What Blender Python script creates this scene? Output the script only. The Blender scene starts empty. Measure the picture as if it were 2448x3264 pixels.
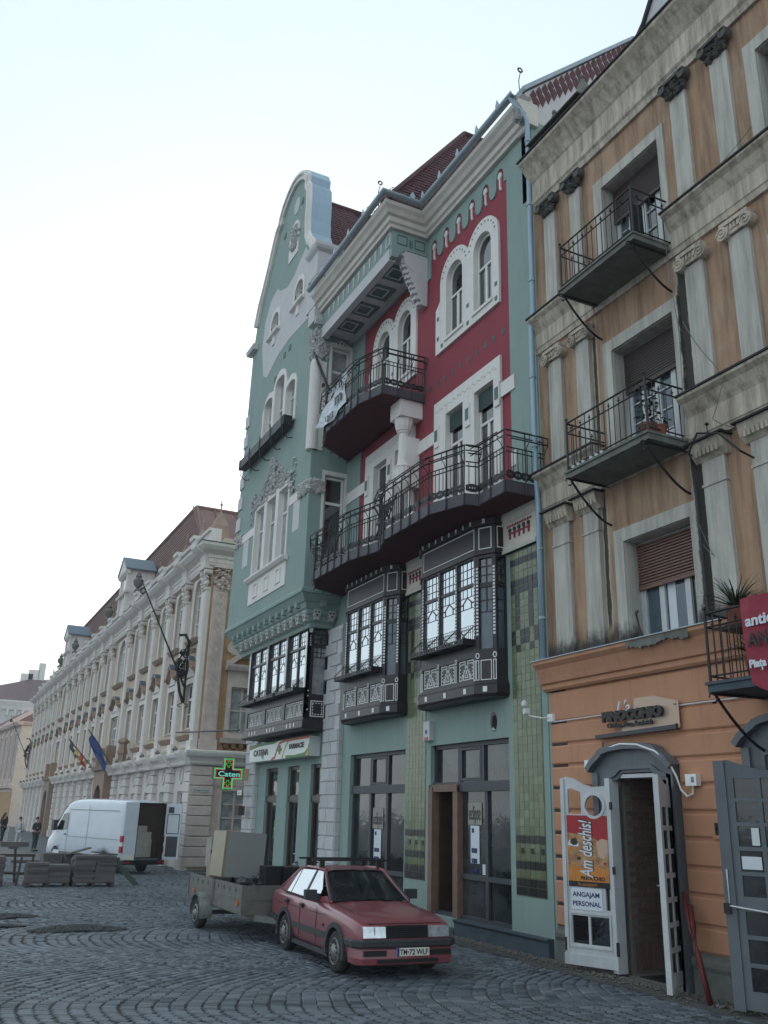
import bpy, bmesh, math, random
import numpy as np
from mathutils import Vector, Matrix
from mathutils.geometry import tessellate_polygon
random.seed(7)
PI = math.pi
S = bpy.context.scene
COL = S.collection
# ------------------------------------------------------------------ camera
cd = bpy.data.cameras.new('camera'); cam = bpy.data.objects.new('camera', cd); COL.objects.link(cam)
_m = [[0.89595146, 0.16518737, 0.41229129], [-0.44337966, 0.27792158, 0.85215848], [0.02618118, -0.94629421, 0.32224496]]
cam.matrix_world = Matrix([[_m[0][0], -_m[0][1], -_m[0][2], 0], [_m[1][0], -_m[1][1], -_m[1][2], 0],
                           [_m[2][0], -_m[2][1], -_m[2][2], 2.3], [0, 0, 0, 1]])
cd.sensor_fit = 'VERTICAL'; cd.sensor_height = 24; cd.lens = 2847.4/3264*24
cd.clip_start = 0.1; cd.clip_end = 3000
S.camera = cam
S.render.resolution_x = 768; S.render.resolution_y = 1024
# ------------------------------------------------------------------ sky, sun, exposure
SUN_AZ = math.radians(20)      # direction towards the sun, clockwise from +Y (behind the row of houses)
SUN_EL = math.radians(22)
w = bpy.data.worlds.new('World'); S.world = w; w.use_nodes = True
nt = w.node_tree; nt.nodes.clear()
sky = nt.nodes.new('ShaderNodeTexSky'); sky.sky_type = 'NISHITA'; sky.sun_disc = False
sky.sun_elevation = SUN_EL; sky.sun_rotation = SUN_AZ; sky.altitude = 100
sky.air_density = 1.0; sky.dust_density = 1.0; sky.ozone_density = 1.0
hs = nt.nodes.new('ShaderNodeHueSaturation'); hs.inputs['Saturation'].default_value = 0.45
bg = nt.nodes.new('ShaderNodeBackground'); bg.inputs['Strength'].default_value = 0.14
out = nt.nodes.new('ShaderNodeOutputWorld')
tint = nt.nodes.new('ShaderNodeMix'); tint.data_type = 'RGBA'; tint.inputs['Factor'].default_value = .85
tint.inputs[7].default_value = (2.05, 2.42, 2.62, 1)      # thin even cloud over the whole sky
tc = nt.nodes.new('ShaderNodeTexCoord'); cn = nt.nodes.new('ShaderNodeTexNoise'); cn.inputs['Scale'].default_value = 2.2; cn.inputs['Detail'].default_value = 7; cn.inputs['Roughness'].default_value = .6
mpc = nt.nodes.new('ShaderNodeMapping'); mpc.inputs['Scale'].default_value = (1, 1, 2.5); mr = nt.nodes.new('ShaderNodeMapRange'); mr.inputs[1].default_value = .3; mr.inputs[2].default_value = .7; mr.inputs[3].default_value = .955; mr.inputs[4].default_value = 1.045
vm_c = nt.nodes.new('ShaderNodeVectorMath'); vm_c.operation = 'SCALE'; vm_c.inputs[0].default_value = (1.88, 2.29, 2.52)
nt.links.new(tc.outputs['Generated'], mpc.inputs[0]); nt.links.new(mpc.outputs[0], cn.inputs['Vector']); nt.links.new(cn.outputs['Fac'], mr.inputs[0]); nt.links.new(mr.outputs[0], vm_c.inputs['Scale']); nt.links.new(vm_c.outputs[0], tint.inputs[7])
nt.links.new(sky.outputs[0], hs.inputs['Color']); nt.links.new(hs.outputs[0], tint.inputs[6]); nt.links.new(tint.outputs[2], bg.inputs[0]); nt.links.new(bg.outputs[0], out.inputs[0])
sl = bpy.data.lights.new('sun', 'SUN'); sl.energy = 2.0; sl.angle = math.radians(0.5); sl.color = (1, .93, .84)
sun = bpy.data.objects.new('sun', sl); COL.objects.link(sun)
sd = Vector((math.sin(SUN_AZ)*math.cos(SUN_EL), math.cos(SUN_AZ)*math.cos(SUN_EL), math.sin(SUN_EL)))
sun.rotation_euler = sd.to_track_quat('Z', 'Y').to_euler()
S.view_settings.view_transform = 'Standard'; S.view_settings.look = 'None'
S.view_settings.exposure = 1.5; S.view_settings.gamma = 1.0; S.view_settings.use_curve_mapping = False

# ------------------------------------------------------------------ materials
def mat(name, c, rough=.8, c2=None, scale=3.0, mix=.5, bump=0, bscale=60, metal=0, rand=0, streak=0, streakc=None, spec=.5, coat=0, emis=None, es=0):
    m = bpy.data.materials.new(name); m.use_nodes = True
    n = m.node_tree.nodes; l = m.node_tree.links; b = n['Principled BSDF']
    b.inputs['Roughness'].default_value = rough; b.inputs['Metallic'].default_value = metal
    b.inputs['Specular IOR Level'].default_value = spec
    if coat: b.inputs['Coat Weight'].default_value = coat; b.inputs['Coat Roughness'].default_value = .06
    c = tuple(c)+(1,)
    b.inputs['Base Color'].default_value = c
    if emis: b.inputs['Emission Color'].default_value = tuple(emis)+(1,); b.inputs['Emission Strength'].default_value = es
    geo = n.new('ShaderNodeNewGeometry'); last = None
    def mixn(fac, a, bb):
        x = n.new('ShaderNodeMix'); x.data_type = 'RGBA'
        l.new(fac, x.inputs['Factor'])
        for s, v in ((6, a), (7, bb)):
            if isinstance(v, tuple): x.inputs[s].default_value = v
            else: l.new(v, x.inputs[s])
        return x.outputs[2]
    cur = c
    if c2 is not None:
        t = n.new('ShaderNodeTexNoise'); t.inputs['Scale'].default_value = scale; t.inputs['Detail'].default_value = 6; t.inputs['Roughness'].default_value = .62
        l.new(geo.outputs['Position'], t.inputs['Vector'])
        r = n.new('ShaderNodeMapRange'); r.inputs[1].default_value = .5-mix/2*.6; r.inputs[2].default_value = .5+mix/2*.6
        l.new(t.outputs['Fac'], r.inputs[0]); cur = mixn(r.outputs[0], cur, tuple(c2)+(1,))
    if streak:
        mp = n.new('ShaderNodeMapping'); mp.inputs['Scale'].default_value = (2.6, 2.6, .22)
        t = n.new('ShaderNodeTexNoise'); t.inputs['Scale'].default_value = 2.2; t.inputs['Detail'].default_value = 8; t.inputs['Roughness'].default_value = .7
        l.new(geo.outputs['Position'], mp.inputs[0]); l.new(mp.outputs[0], t.inputs['Vector'])
        r = n.new('ShaderNodeMapRange'); r.inputs[1].default_value = .5 if streak < .6 else .42; r.inputs[2].default_value = .72 if streak < .6 else .66; r.inputs[4].default_value = streak
        l.new(t.outputs['Fac'], r.inputs[0]); cur = mixn(r.outputs[0], cur, tuple(streakc)+(1,))
    if rand:
        oi = n.new('ShaderNodeObjectInfo'); hv = n.new('ShaderNodeHueSaturation')
        r = n.new('ShaderNodeMapRange'); r.inputs[3].default_value = 1-rand; r.inputs[4].default_value = 1+rand
        l.new(oi.outputs['Random'], r.inputs[0]); l.new(r.outputs[0], hv.inputs['Value'])
        if isinstance(cur, tuple): hv.inputs['Color'].default_value = cur
        else: l.new(cur, hv.inputs['Color'])
        cur = hv.outputs[0]
    if not isinstance(cur, tuple): l.new(cur, b.inputs['Base Color'])
    if bump:
        t = n.new('ShaderNodeTexNoise'); t.inputs['Scale'].default_value = bscale; t.inputs['Detail'].default_value = 4
        l.new(geo.outputs['Position'], t.inputs['Vector'])
        bp = n.new('ShaderNodeBump'); bp.inputs['Strength'].default_value = bump; bp.inputs['Distance'].default_value = .01
        l.new(t.outputs['Fac'], bp.inputs['Height']); l.new(bp.outputs[0], b.inputs['Normal'])
    return m
M = {}
def D(k, *a, **kw): M[k] = mat(k, *a, **kw)
D('teal', (.29, .375, .345), .85, (.245, .325, .3), 1.1, .9, .3, 90, streak=.4, streakc=(.19, .25, .235))
D('teal_dark', (.12, .2, .19), .8, (.1, .17, .165), 2)
D('red', (.31, .05, .07), .85, (.26, .042, .058), 1.3, .9, .25, 90, streak=.35, streakc=(.2, .04, .05))
D('maroon', (.1, .022, .03), .85, (.075, .02, .026), 2)
D('white', (.84, .79, .75), .8, (.72, .68, .64), 2.0, .9, .3, 70, streak=.3, streakc=(.5, .47, .43))
D('pinkish', (.62, .6, .605), .85, (.56, .54, .545), 2, .8, .2, 80)
D('cream', (0.708, 0.647, 0.573), .8, (0.610, 0.561, 0.500), 2.5)
D('stone', (0.572, 0.559, 0.572), .85, (0.468, 0.461, 0.468), 5, .8, .5, 60, rand=.08)
D('relief', (0.611, 0.585, 0.572), .85, (0.416, 0.403, 0.390), 8, .8, .5, 60)
D('tile', (.125, .165, .1), .18, (.185, .195, .1), 1.1, .9, .15, 30, rand=.16, streak=.35, streakc=(.055, .08, .06))
D('tile_dark', (.012, .011, .013), .3, (.022, .018, .02), 3, rand=.3)
D('brown', (.02, .013, .016), .4, (.03, .02, .024), 4, .7)
D('brownpanel', (.045, .035, .043), .45, (.06, .047, .055), 3)
D('bead', (.85, .84, .82), .6)
D('iron', (.01, .01, .012), .5, (.018, .017, .02), 8)
D('ironpurple', (.06, .052, .066), .55, (.08, .07, .085), 3)
D('glass', (.012, .015, .018), .03, spec=1.0, bump=.03, bscale=1.2); M['glass'].node_tree.nodes['Principled BSDF'].inputs['IOR'].default_value = 1.7
D('mirrorglass', (.62, .66, .68), .04, metal=.9, bump=.03, bscale=.9)
D('glassblue', (.05, .075, .1), .05, (.1, .13, .16), 1.5, spec=.8)
D('curtain', (.42, .42, .42), .3, (.2, .21, .22), 3, spec=.6)
D('shopglass', (.008, .009, .011), .05, (.055, .058, .062), 1.3, .5, .5, 2.2, spec=.8)
D('rooftile', (.125, .045, .05), .8, (.085, .032, .038), 3, .8, .3, 40, rand=.15)
D('zinc', (.3, .36, .4), .4, (.36, .42, .46), 3, metal=.3)
D('bluemetal', (.3, .41, .5), .45, (.34, .45, .53), 2, .8, metal=.2, streak=.4, streakc=(.2, .27, .33))
D('shutterdark', (.02, .045, .045), .6)
D('pvc', (.68, .68, .68), .35)
D('oranged', (.56, .285, .17), .85, (.47, .225, .13), 1.4, .9, .35, 60, streak=.45, streakc=(.3, .16, .1))
D('orangeup', (.37, .19, .105), .9, (.5, .37, .26), 1.0, 1.1, .4, 60, streak=.85, streakc=(.19, .115, .075))
D('pilaster', (.6, .57, .52), .9, (.45, .42, .37), 1.2, 1.0, .4, 60, streak=.65, streakc=(.24, .22, .19))
D('cornice', (.7, .61, .51), .9, (.48, .4, .31), 1.8, 1.0, .4, 50, streak=.8, streakc=(.18, .15, .12))
D('cornicetop', (.035, .033, .032), .9)
D('capital', (.13, .12, .11), .9, (.07, .065, .06), 9, .9, .6, 50)
D('soot', (.035, .033, .03), .95, (.12, .115, .1), 2.5, .5, .5, 50)
D('slab', (.11, .11, .1), .9, (.2, .2, .18), 4, .7, .5, 50)
D('shuttera', (.085, .058, .055), .6, (.07, .048, .046), 4)
D('shutterb', (.2, .105, .075), .6, (.17, .09, .066), 4)
D('greypaint', (.105, .118, .135), .5, (.14, .15, .165), 4, .7, streak=.4, streakc=(.06, .065, .07))
D('doorwhite', (.6, .61, .62), .45, (.5, .51, .52), 3, streak=.2, streakc=(.3, .29, .27))
D('doorbrown', (.055, .03, .024), .4, (.035, .02, .017), 5)
D('plywood', (.22, .13, .095), .6, (.17, .1, .075), 6)
D('brick', (.16, .095, .078), .9, (.12, .075, .06), 8, .8, .4, 50, rand=.2)
D('mortar', (.16, .14, .125), .95)
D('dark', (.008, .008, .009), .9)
D('basalt', (.085, .1, .125), .62, (.06, .072, .092), 2.2, .8, .5, 40, rand=.3)
D('joint', (.02, .022, .026), .95, (.07, .066, .06), 1.2)
D('gravel', (.2, .18, .16), .95, (.12, .11, .1), 12, .9, rand=.2)
D('sand', (.085, .085, .08), .95, (.06, .06, .058), 6)
D('plinth', (.07, .095, .12), .8, (.05, .068, .085), 4)
D('palwall', (.62, .5, .38), .9, (.54, .44, .34), 1.2, .8, .2, 40, streak=.3, streakc=(.4, .32, .24))
D('palpil', (.78, .72, .68), .9, (.66, .61, .57), 1.5, .9, .2, 40, streak=.35, streakc=(.4, .37, .34))
D('palbase', (.72, .66, .62), .9, (.6, .55, .52), 1.5, .9, .2, 40, rand=.06, streak=.4, streakc=(.4, .36, .34))
D('palpink', (0.720, 0.600, 0.552), .9, (0.504, 0.408, 0.372), 2, .8, .2, 40)
D('palstone', (.36, .25, .19), .9, (.28, .2, .155), 3)
D('palochre', (0.500, 0.312, 0.163), .9, (0.413, 0.250, 0.138), 1.2, streak=.4, streakc=(.2, .12, .07))
D('palroof', (.2, .095, .08), .8, (.14, .07, .062), 5)
D('copperblue', (.08, .13, .17), .5)
D('carpaint', (.27, .06, .078), .34, (.22, .062, .076), 3, .8, coat=.6, streak=.2, streakc=(.16, .08, .08))
D('carpaint_dusty', (.25, .085, .1), .5, (.12, .045, .052), 8, .8, coat=.2)
D('plastic', (.03, .033, .038), .6, (.045, .047, .05), 10)
D('rubber', (.018, .018, .018), .85, (.045, .042, .04), 10)
D('rim', (.3, .3, .31), .45, (.16, .15, .14), 12, metal=.5)
D('lamp', (.8, .83, .86), .12, (.5, .53, .56), 10, metal=.5, spec=1)
D('plate', (.72, .7, .62), .4)
D('ink', (.012, .012, .012), .5)
D('euro', (.02, .05, .3), .5)
D('orangelens', (.6, .15, .04), .3)
D('redlens', (.4, .02, .02), .2)
D('trailergrey', (.2, .2, .185), .6, (.13, .125, .11), 5, .8, metal=.3, streak=.4, streakc=(.1, .075, .05))
D('galv', (.32, .34, .34), .45, (.2, .19, .17), 6, metal=.5)
D('fridge', (.28, .29, .29), .5, (.28, .28, .28), 3)
D('fridgedoor', (.36, .3, .22), .35, (.3, .27, .2), 5, metal=.3)
D('cardboard', (.36, .33, .3), .8, (.3, .27, .24), 3)
D('black', (.012, .012, .013), .5)
D('vanwhite', (.62, .66, .72), .22, (.58, .62, .68), 2, coat=.3)
D('vanin', (.045, .03, .022), .9)
D('vangrey', (.045, .05, .06), .5)
D('paver', (.15, .13, .125), .9, (.11, .098, .095), 6, .8, .4, 50, rand=.2)
D('wood', (.1, .075, .06), .85, (.065, .05, .04), 8)
D('greenboard', (.06, .09, .07), .7)
D('signwhite', (.66, .7, .68), .35)
D('signgreen', (.06, .2, .04), .5); D('signred', (.5, .08, .02), .5); D('signyellow', (.6, .38, .04), .5)
D('ledgreen', (.05, .3, .05), .5, emis=(.2, .9, .15), es=.13); D('ledred', (.3, .02, .02), .5, emis=(1, .05, .05), es=.12)
D('ledcyan', (.1, .4, .4), .5, emis=(.25, .8, .6), es=.18)
D('poster_red', (.42, .02, .025), .45, (.3, .015, .02), 5); D('poster_food', (.55, .32, .14), .45, (.28, .1, .05), 9, .6)
D('poster_orange', (.62, .24, .04), .45, (.5, .17, .03), 4)
D('paper', (.66, .69, .74), .6); D('navy', (.02, .03, .12), .6)
D('bannerred', (.33, .035, .06), .75, (.27, .03, .05), 3)
D('flagblue', (.01, .04, .16), .7); D('flagyellow', (.5, .38, .12), .7); D('flagred', (.45, .04, .03), .7)
D('acrylic', (.55, .38, .28), .25)
D('skin', (.35, .2, .15), .6); D('hair', (.02, .014, .012), .7); D('hairred', (.1, .03, .02), .7)
D('clothwhite', (.5, .5, .52), .9); D('clothdark', (.02, .022, .03), .9); D('clothgrey', (.05, .055, .06), .9)
D('leaf', (.025, .05, .02), .6, (.04, .07, .03), 20, rand=.3); D('terracotta', (.25, .08, .05), .8)
D('hose', (.16, .02, .02), .6, (.1, .015, .015), 9)
D('farwall', (0.700, 0.700, 0.672), .9, (0.616, 0.616, 0.588), 1); D('farpink', (0.650, 0.546, 0.494), .9, (0.572, 0.468, 0.429), 1)
D('farroof', (.13, .08, .085), .8, (.1, .06, .065), 1); D('whitetile', (.5, .49, .47), .8)

def stain(name, runs, base, dark=(.028, .026, .024, 1), pale=(.5, .47, .42, 1)):
    """soot runs beside a leaking pipe (y centre, z from, z to, width) and a sooty foot above the cornice"""
    m = M[name]; n = m.node_tree.nodes; l = m.node_tree.links; b = n['Principled BSDF']; src = b.inputs['Base Color'].links[0].from_socket
    g = n.new('ShaderNodeNewGeometry'); sp = n.new('ShaderNodeSeparateXYZ'); l.new(g.outputs['Position'], sp.inputs[0])
    mp = n.new('ShaderNodeMapping'); mp.inputs['Scale'].default_value = (1, 1, .45); t = n.new('ShaderNodeTexNoise'); t.inputs['Scale'].default_value = 5; t.inputs['Detail'].default_value = 8; t.inputs['Roughness'].default_value = .75
    l.new(g.outputs['Position'], mp.inputs[0]); l.new(mp.outputs[0], t.inputs['Vector'])
    def mth(op, x, y=None, z=None):
        q = n.new('ShaderNodeMath'); q.operation = op
        for i, v in enumerate((x, y, z)):
            if v is None: continue
            if isinstance(v, (int, float)): q.inputs[i].default_value = v
            else: l.new(v, q.inputs[i])
        return q.outputs[0]
    def rng(v, lo, hi, o0=1, o1=0):
        r = n.new('ShaderNodeMapRange'); r.interpolation_type = 'SMOOTHSTEP'; l.new(v, r.inputs[0]); r.inputs[1].default_value = lo; r.inputs[2].default_value = hi; r.inputs[3].default_value = o0; r.inputs[4].default_value = o1; return r.outputs[0]
    nz = mth('MULTIPLY_ADD', t.outputs['Fac'], 1.0, -.5); total = None; halo = None
    for yc, z0, z1, w in runs:
        d = mth('ABSOLUTE', mth('ADD', sp.outputs['Y'], -yc)); d = mth('MULTIPLY_ADD', nz, w*2.2, d)
        zz = mth('MULTIPLY', rng(sp.outputs['Z'], z0-.2, z0+.2, 0, 1), rng(sp.outputs['Z'], z1-.3, z1+.3, 1, 0))
        k = mth('MULTIPLY', rng(d, w*.7, w*1.1), zz); h = mth('MULTIPLY', rng(d, w*1.1, w*1.9), zz)
        total = k if total is None else mth('MAXIMUM', total, k); halo = h if halo is None else mth('MAXIMUM', halo, h)
    zf = mth('MULTIPLY_ADD', nz, .9, sp.outputs['Z']); ft = rng(zf, base+.12, base+.5); total = mth('MAXIMUM', total, ft) if total is not None else ft
    cur = src
    for fac, colr in ((mth('MULTIPLY', halo, .55) if halo is not None else None, pale), (mth('MULTIPLY', total, .93), dark)):
        if fac is None: continue
        x = n.new('ShaderNodeMix'); x.data_type = 'RGBA'; l.new(fac, x.inputs['Factor']); l.new(cur, x.inputs[6]); x.inputs[7].default_value = colr; cur = x.outputs[2]
    l.new(cur, b.inputs['Base Color'])
RUNS = [(9.87, 5.2, 8.1, .1), (9.86, 9.0, 11.8, .11), (12.2, 5.5, 8.1, .055), (12.22, 9.0, 11.7, .05)]
stain('orangeup', RUNS, 5.15); stain('pilaster', RUNS, 5.15)
# ------------------------------------------------------------------ mesh helpers
class Fr:
    """Frame: u along, v up, d outwards. R is the reading direction of someone who looks at the face."""
    def __init__(s, o, U, N, V=(0, 0, 1)):
        s.o = Vector(o); s.U = Vector(U).normalized(); s.V = Vector(V).normalized(); s.N = Vector(N).normalized()
        s.R = s.V.cross(s.N)
    def __call__(s, u, v, d=0): return tuple(s.o + s.U*u + s.V*v + s.N*d)
def front(x): return Fr((x, 0, 0), (0, 1, 0), (-1, 0, 0))
def side(y): return Fr((0, y, 0), (1, 0, 0), (0, -1, 0))
def face(p0, p1):
    U = Vector((p1[0]-p0[0], p1[1]-p0[1], 0)).normalized()
    return Fr((p0[0], p0[1], 0), U, (-U.y, U.x, 0))
class MB:
    def __init__(s): s.v = []; s.f = []; s.smooth = False
    def add(s, vs, fs):
        k = len(s.v); s.v += [tuple(p) for p in vs]; s.f += [tuple(i+k for i in f) for f in fs]; return s
    def box(s, F, u0, u1, v0, v1, d0, d1):
        vs = [F(u, v, d) for d in (d0, d1) for v in (v0, v1) for u in (u0, u1)]
        return s.add(vs, [(0, 2, 3, 1), (4, 5, 7, 6), (0, 1, 5, 4), (2, 6, 7, 3), (0, 4, 6, 2), (1, 3, 7, 5)])
    def bx(s, x0, x1, y0, y1, z0, z1): return s.box(WF, x0, x1, y0, y1, z0, z1)
    def obox(s, F, c, size, rot=0):      # box in frame rotated in the uv plane
        cu, cv, cdd = c; a, b, e = [q/2 for q in size]; cs, sn = math.cos(rot), math.sin(rot)
        vs = [F(cu+u*cs-v*sn, cv+u*sn+v*cs, cdd+d) for d in (-e, e) for v in (-b, b) for u in (-a, a)]
        return s.add(vs, [(0, 2, 3, 1), (4, 5, 7, 6), (0, 1, 5, 4), (2, 6, 7, 3), (0, 4, 6, 2), (1, 3, 7, 5)])
    def plate(s, F, outer, holes=(), d0=-.1, d1=0, back=False):
        loops = [list(outer)]+[list(h) for h in holes]
        flat = [p for L in loops for p in L]
        tris = tessellate_polygon([[Vector((p[0], p[1], 0)) for p in L] for L in loops])
        s.add([F(p[0], p[1], d1) for p in flat], tris)
        if back: s.add([F(p[0], p[1], d0) for p in flat], [t[::-1] for t in tris])
        for L in loops:
            n = len(L)
            s.add([F(p[0], p[1], d1) for p in L]+[F(p[0], p[1], d0) for p in L], [(i, (i+1) % n, (i+1) % n+n, i+n) for i in range(n)])
        return s
    def stroke(s, F, pts, w, d0, d1, closed=False):
        n = len(pts); P = [Vector(p) for p in pts]; A = []; B = []
        for i in range(n):
            if closed: a, b = P[i-1], P[(i+1) % n]
            else: a, b = P[max(i-1, 0)], P[min(i+1, n-1)]
            e1 = (P[i]-a); e2 = (b-P[i])
            if e1.length < 1e-6: e1 = e2
            if e2.length < 1e-6: e2 = e1
            e1 = e1.normalized(); e2 = e2.normalized(); t = (e1+e2)
            if t.length < 1e-3: t = e1
            t = t.normalized(); nn = Vector((-t.y, t.x)); k = w/2/max(.4, abs(nn.dot(Vector((-e1.y, e1.x)))))
            A.append(P[i]+nn*k); B.append(P[i]-nn*k)
        m = n if closed else n-1
        vs = [F(p.x, p.y, d) for d in (d1, d0) for L in (A, B) for p in L]
        fs = []
        for i in range(m):
            j = (i+1) % n
            fs += [(i, j, n+j, n+i), (i, 2*n+i, 2*n+j, j), (n+i, n+j, 3*n+j, 3*n+i)]
        if not closed: fs += [(0, n, 3*n, 2*n), (n-1, 3*n-1, 4*n-1, 2*n-1)]
        return s.add(vs, fs)
    def prof(s, F, pr, u0, u1):          # profile (v, d) swept along u, closed with caps
        n = len(pr); vs = [F(u, v, d) for u in (u0, u1) for v, d in pr]
        return s.add(vs, [(i, (i+1) % n, (i+1) % n+n, i+n) for i in range(n)]+[tuple(range(n)), tuple(range(2*n-1, n-1, -1))])
    def sweep(s, path, pr, closed=False):  # path xy (outside on the left of travel), profile (z, offset)
        P = [Vector(p) for p in path]; n = len(P); rings = []
        for i in range(n):
            a = P[i-1] if (closed or i > 0) else None; b = P[(i+1) % n] if (closed or i < n-1) else None
            e1 = (P[i]-a).normalized() if a is not None else None; e2 = (b-P[i]).normalized() if b is not None else None
            if e1 is None: e1 = e2
            if e2 is None: e2 = e1
            n1 = Vector((-e1.y, e1.x)); n2 = Vector((-e2.y, e2.x)); m = (n1+n2)
            m = m.normalized()/max(.35, m.normalized().dot(n1))
            rings.append([(P[i].x+m.x*o, P[i].y+m.y*o, z) for z, o in pr])
        k = len(pr); vs = [p for r in rings for p in r]; fs = []
        for i in range(n if closed else n-1):
            j = (i+1) % n
            for q in range(k): fs.append((i*k+q, i*k+(q+1) % k, j*k+(q+1) % k, j*k+q))
        if not closed: fs += [tuple(range(k)), tuple(range((n-1)*k, n*k))]
        return s.add(vs, fs)
    def tube(s, pts, r, n=6, r2=None):
        P = [Vector(p) for p in pts]; rings = []; L = len(P)
        for i, p in enumerate(P):
            t = (P[min(i+1, L-1)]-P[max(i-1, 0)])
            t = t.normalized() if t.length > 1e-7 else Vector((0, 0, 1))
            a = t.cross(Vector((0, 0, 1)) if abs(t.z) < .9 else Vector((1, 0, 0))).normalized(); b = t.cross(a)
            rr = r if r2 is None else r+(r2-r)*i/(L-1)
            rings.append([p+a*rr*math.cos(2*PI*k/n)+b*rr*math.sin(2*PI*k/n) for k in range(n)])
        vs = [q for R_ in rings for q in R_]
        fs = [(i*n+k, i*n+(k+1) % n, (i+1)*n+(k+1) % n, (i+1)*n+k) for i in range(L-1) for k in range(n)]
        fs += [tuple(range(n)), tuple(range((L-1)*n, L*n))]
        return s.add(vs, fs)
    def lathe(s, c, pr, n=16, axis='z'):  # profile (r, h)
        vs = []
        for r, h in pr:
            for k in range(n):
                a = 2*PI*k/n; x, y = r*math.cos(a), r*math.sin(a)
                vs.append({'z': (c[0]+x, c[1]+y, c[2]+h), 'x': (c[0]+h, c[1]+x, c[2]+y), 'y': (c[0]+x, c[1]+h, c[2]+y)}[axis])
        m = len(pr)
        fs = [(i*n+k, i*n+(k+1) % n, (i+1)*n+(k+1) % n, (i+1)*n+k) for i in range(m-1) for k in range(n)]
        fs += [tuple(range(n)), tuple(range((m-1)*n, m*n))]
        return s.add(vs, fs)
    def lump(s, c, r, sq=(1, 1, 1)):     # small irregular octahedral lump
        a = random.random()*6
        vs = [(c[0]+sq[0]*r*math.cos(a+k*PI/2.5), c[1]+sq[1]*r*math.sin(a+k*PI/2.5), c[2]+sq[2]*r*random.uniform(-.25, .25)) for k in range(5)]
        vs += [(c[0], c[1], c[2]+sq[2]*r), (c[0], c[1], c[2]-sq[2]*r)]
        return s.add(vs, [(k, (k+1) % 5, 5) for k in range(5)]+[((k+1) % 5, k, 6) for k in range(5)])
WF = Fr((0, 0, 0), (1, 0, 0), (0, 0, 1), (0, 1, 0))
def mesh(name, mb, m, smooth=False):
    me = bpy.data.meshes.new(name); me.from_pydata(mb.v, [], mb.f); me.materials.append(M[m] if isinstance(m, str) else m)
    bm = bmesh.new(); bm.from_mesh(me); bmesh.ops.recalc_face_normals(bm, faces=bm.faces); bm.to_mesh(me); bm.free()
    if smooth: me.shade_smooth() if hasattr(me, 'shade_smooth') else None
    return me
def wloc(o):
    v = Vector(o.location)
    while o.parent: o = o.parent; v += o.location
    return v
def obj(name, mb, m, parent=None, smooth=False, local=False, label=None, kind=None):
    """one mesh object; vertices are given in world space unless local"""
    me = mb if isinstance(mb, bpy.types.Mesh) else mesh(name, mb, m, smooth)
    o = bpy.data.objects.new(name, me); COL.objects.link(o)
    if parent is not None:
        o.parent = parent
        if not local: o.location = -wloc(parent)
    if label: o['label'] = label
    if kind: o['kind'] = kind
    return o
def put(name, me, parent, loc, rot=None, scale=None):   # copy-like placement of shared mesh data
    o = bpy.data.objects.new(name, me); COL.objects.link(o); o.parent = parent
    o.location = Vector(loc)-(wloc(parent) if parent else Vector((0, 0, 0)))
    if rot: o.rotation_euler = rot
    if scale: o.scale = scale
    return o
def thing(name, label, cat, loc, rotz=0, group=None):
    o = bpy.data.objects.new(name, None); COL.objects.link(o); o.location = loc; o.rotation_euler = (0, 0, rotz)
    o['label'] = label; o['category'] = cat
    if group: o['group'] = group
    return o
def tag(o, label, cat, group=None):
    o['label'] = label; o['category'] = cat
    if group: o['group'] = group
    return o
def top(name, mb, m, label, cat, group=None, smooth=False):   # a thing that is one mesh, origin at its base centre
    xs = [p[0] for p in mb.v]; ys = [p[1] for p in mb.v]; zs = [p[2] for p in mb.v]
    c = Vector(((min(xs)+max(xs))/2, (min(ys)+max(ys))/2, min(zs)))
    mb.v = [tuple(Vector(p)-c) for p in mb.v]
    o = obj(name, mb, m, None, smooth); o.location = c
    return tag(o, label, cat, group)
def arc(cx, cy, r, a0, a1, n=12, ry=None):
    ry = r if ry is None else ry
    return [(cx+r*math.cos(math.radians(a0+(a1-a0)*i/n)), cy+ry*math.sin(math.radians(a0+(a1-a0)*i/n))) for i in range(n+1)]
def rect(u0, u1, v0, v1): return [(u0, v0), (u1, v0), (u1, v1), (u0, v1)]
def barch(u0, u1, v0, vt, n=10, ry=.2): return [(u0, v0), (u1, v0)]+arc((u0+u1)/2, vt-ry, (u1-u0)/2, 0, 180, n, ry)
def archp(u0, u1, v0, vt, n=12):
    r = (u1-u0)/2; return [(u0, v0), (u1, v0)]+arc((u0+u1)/2, vt-r, r, 0, 180, n)
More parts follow.
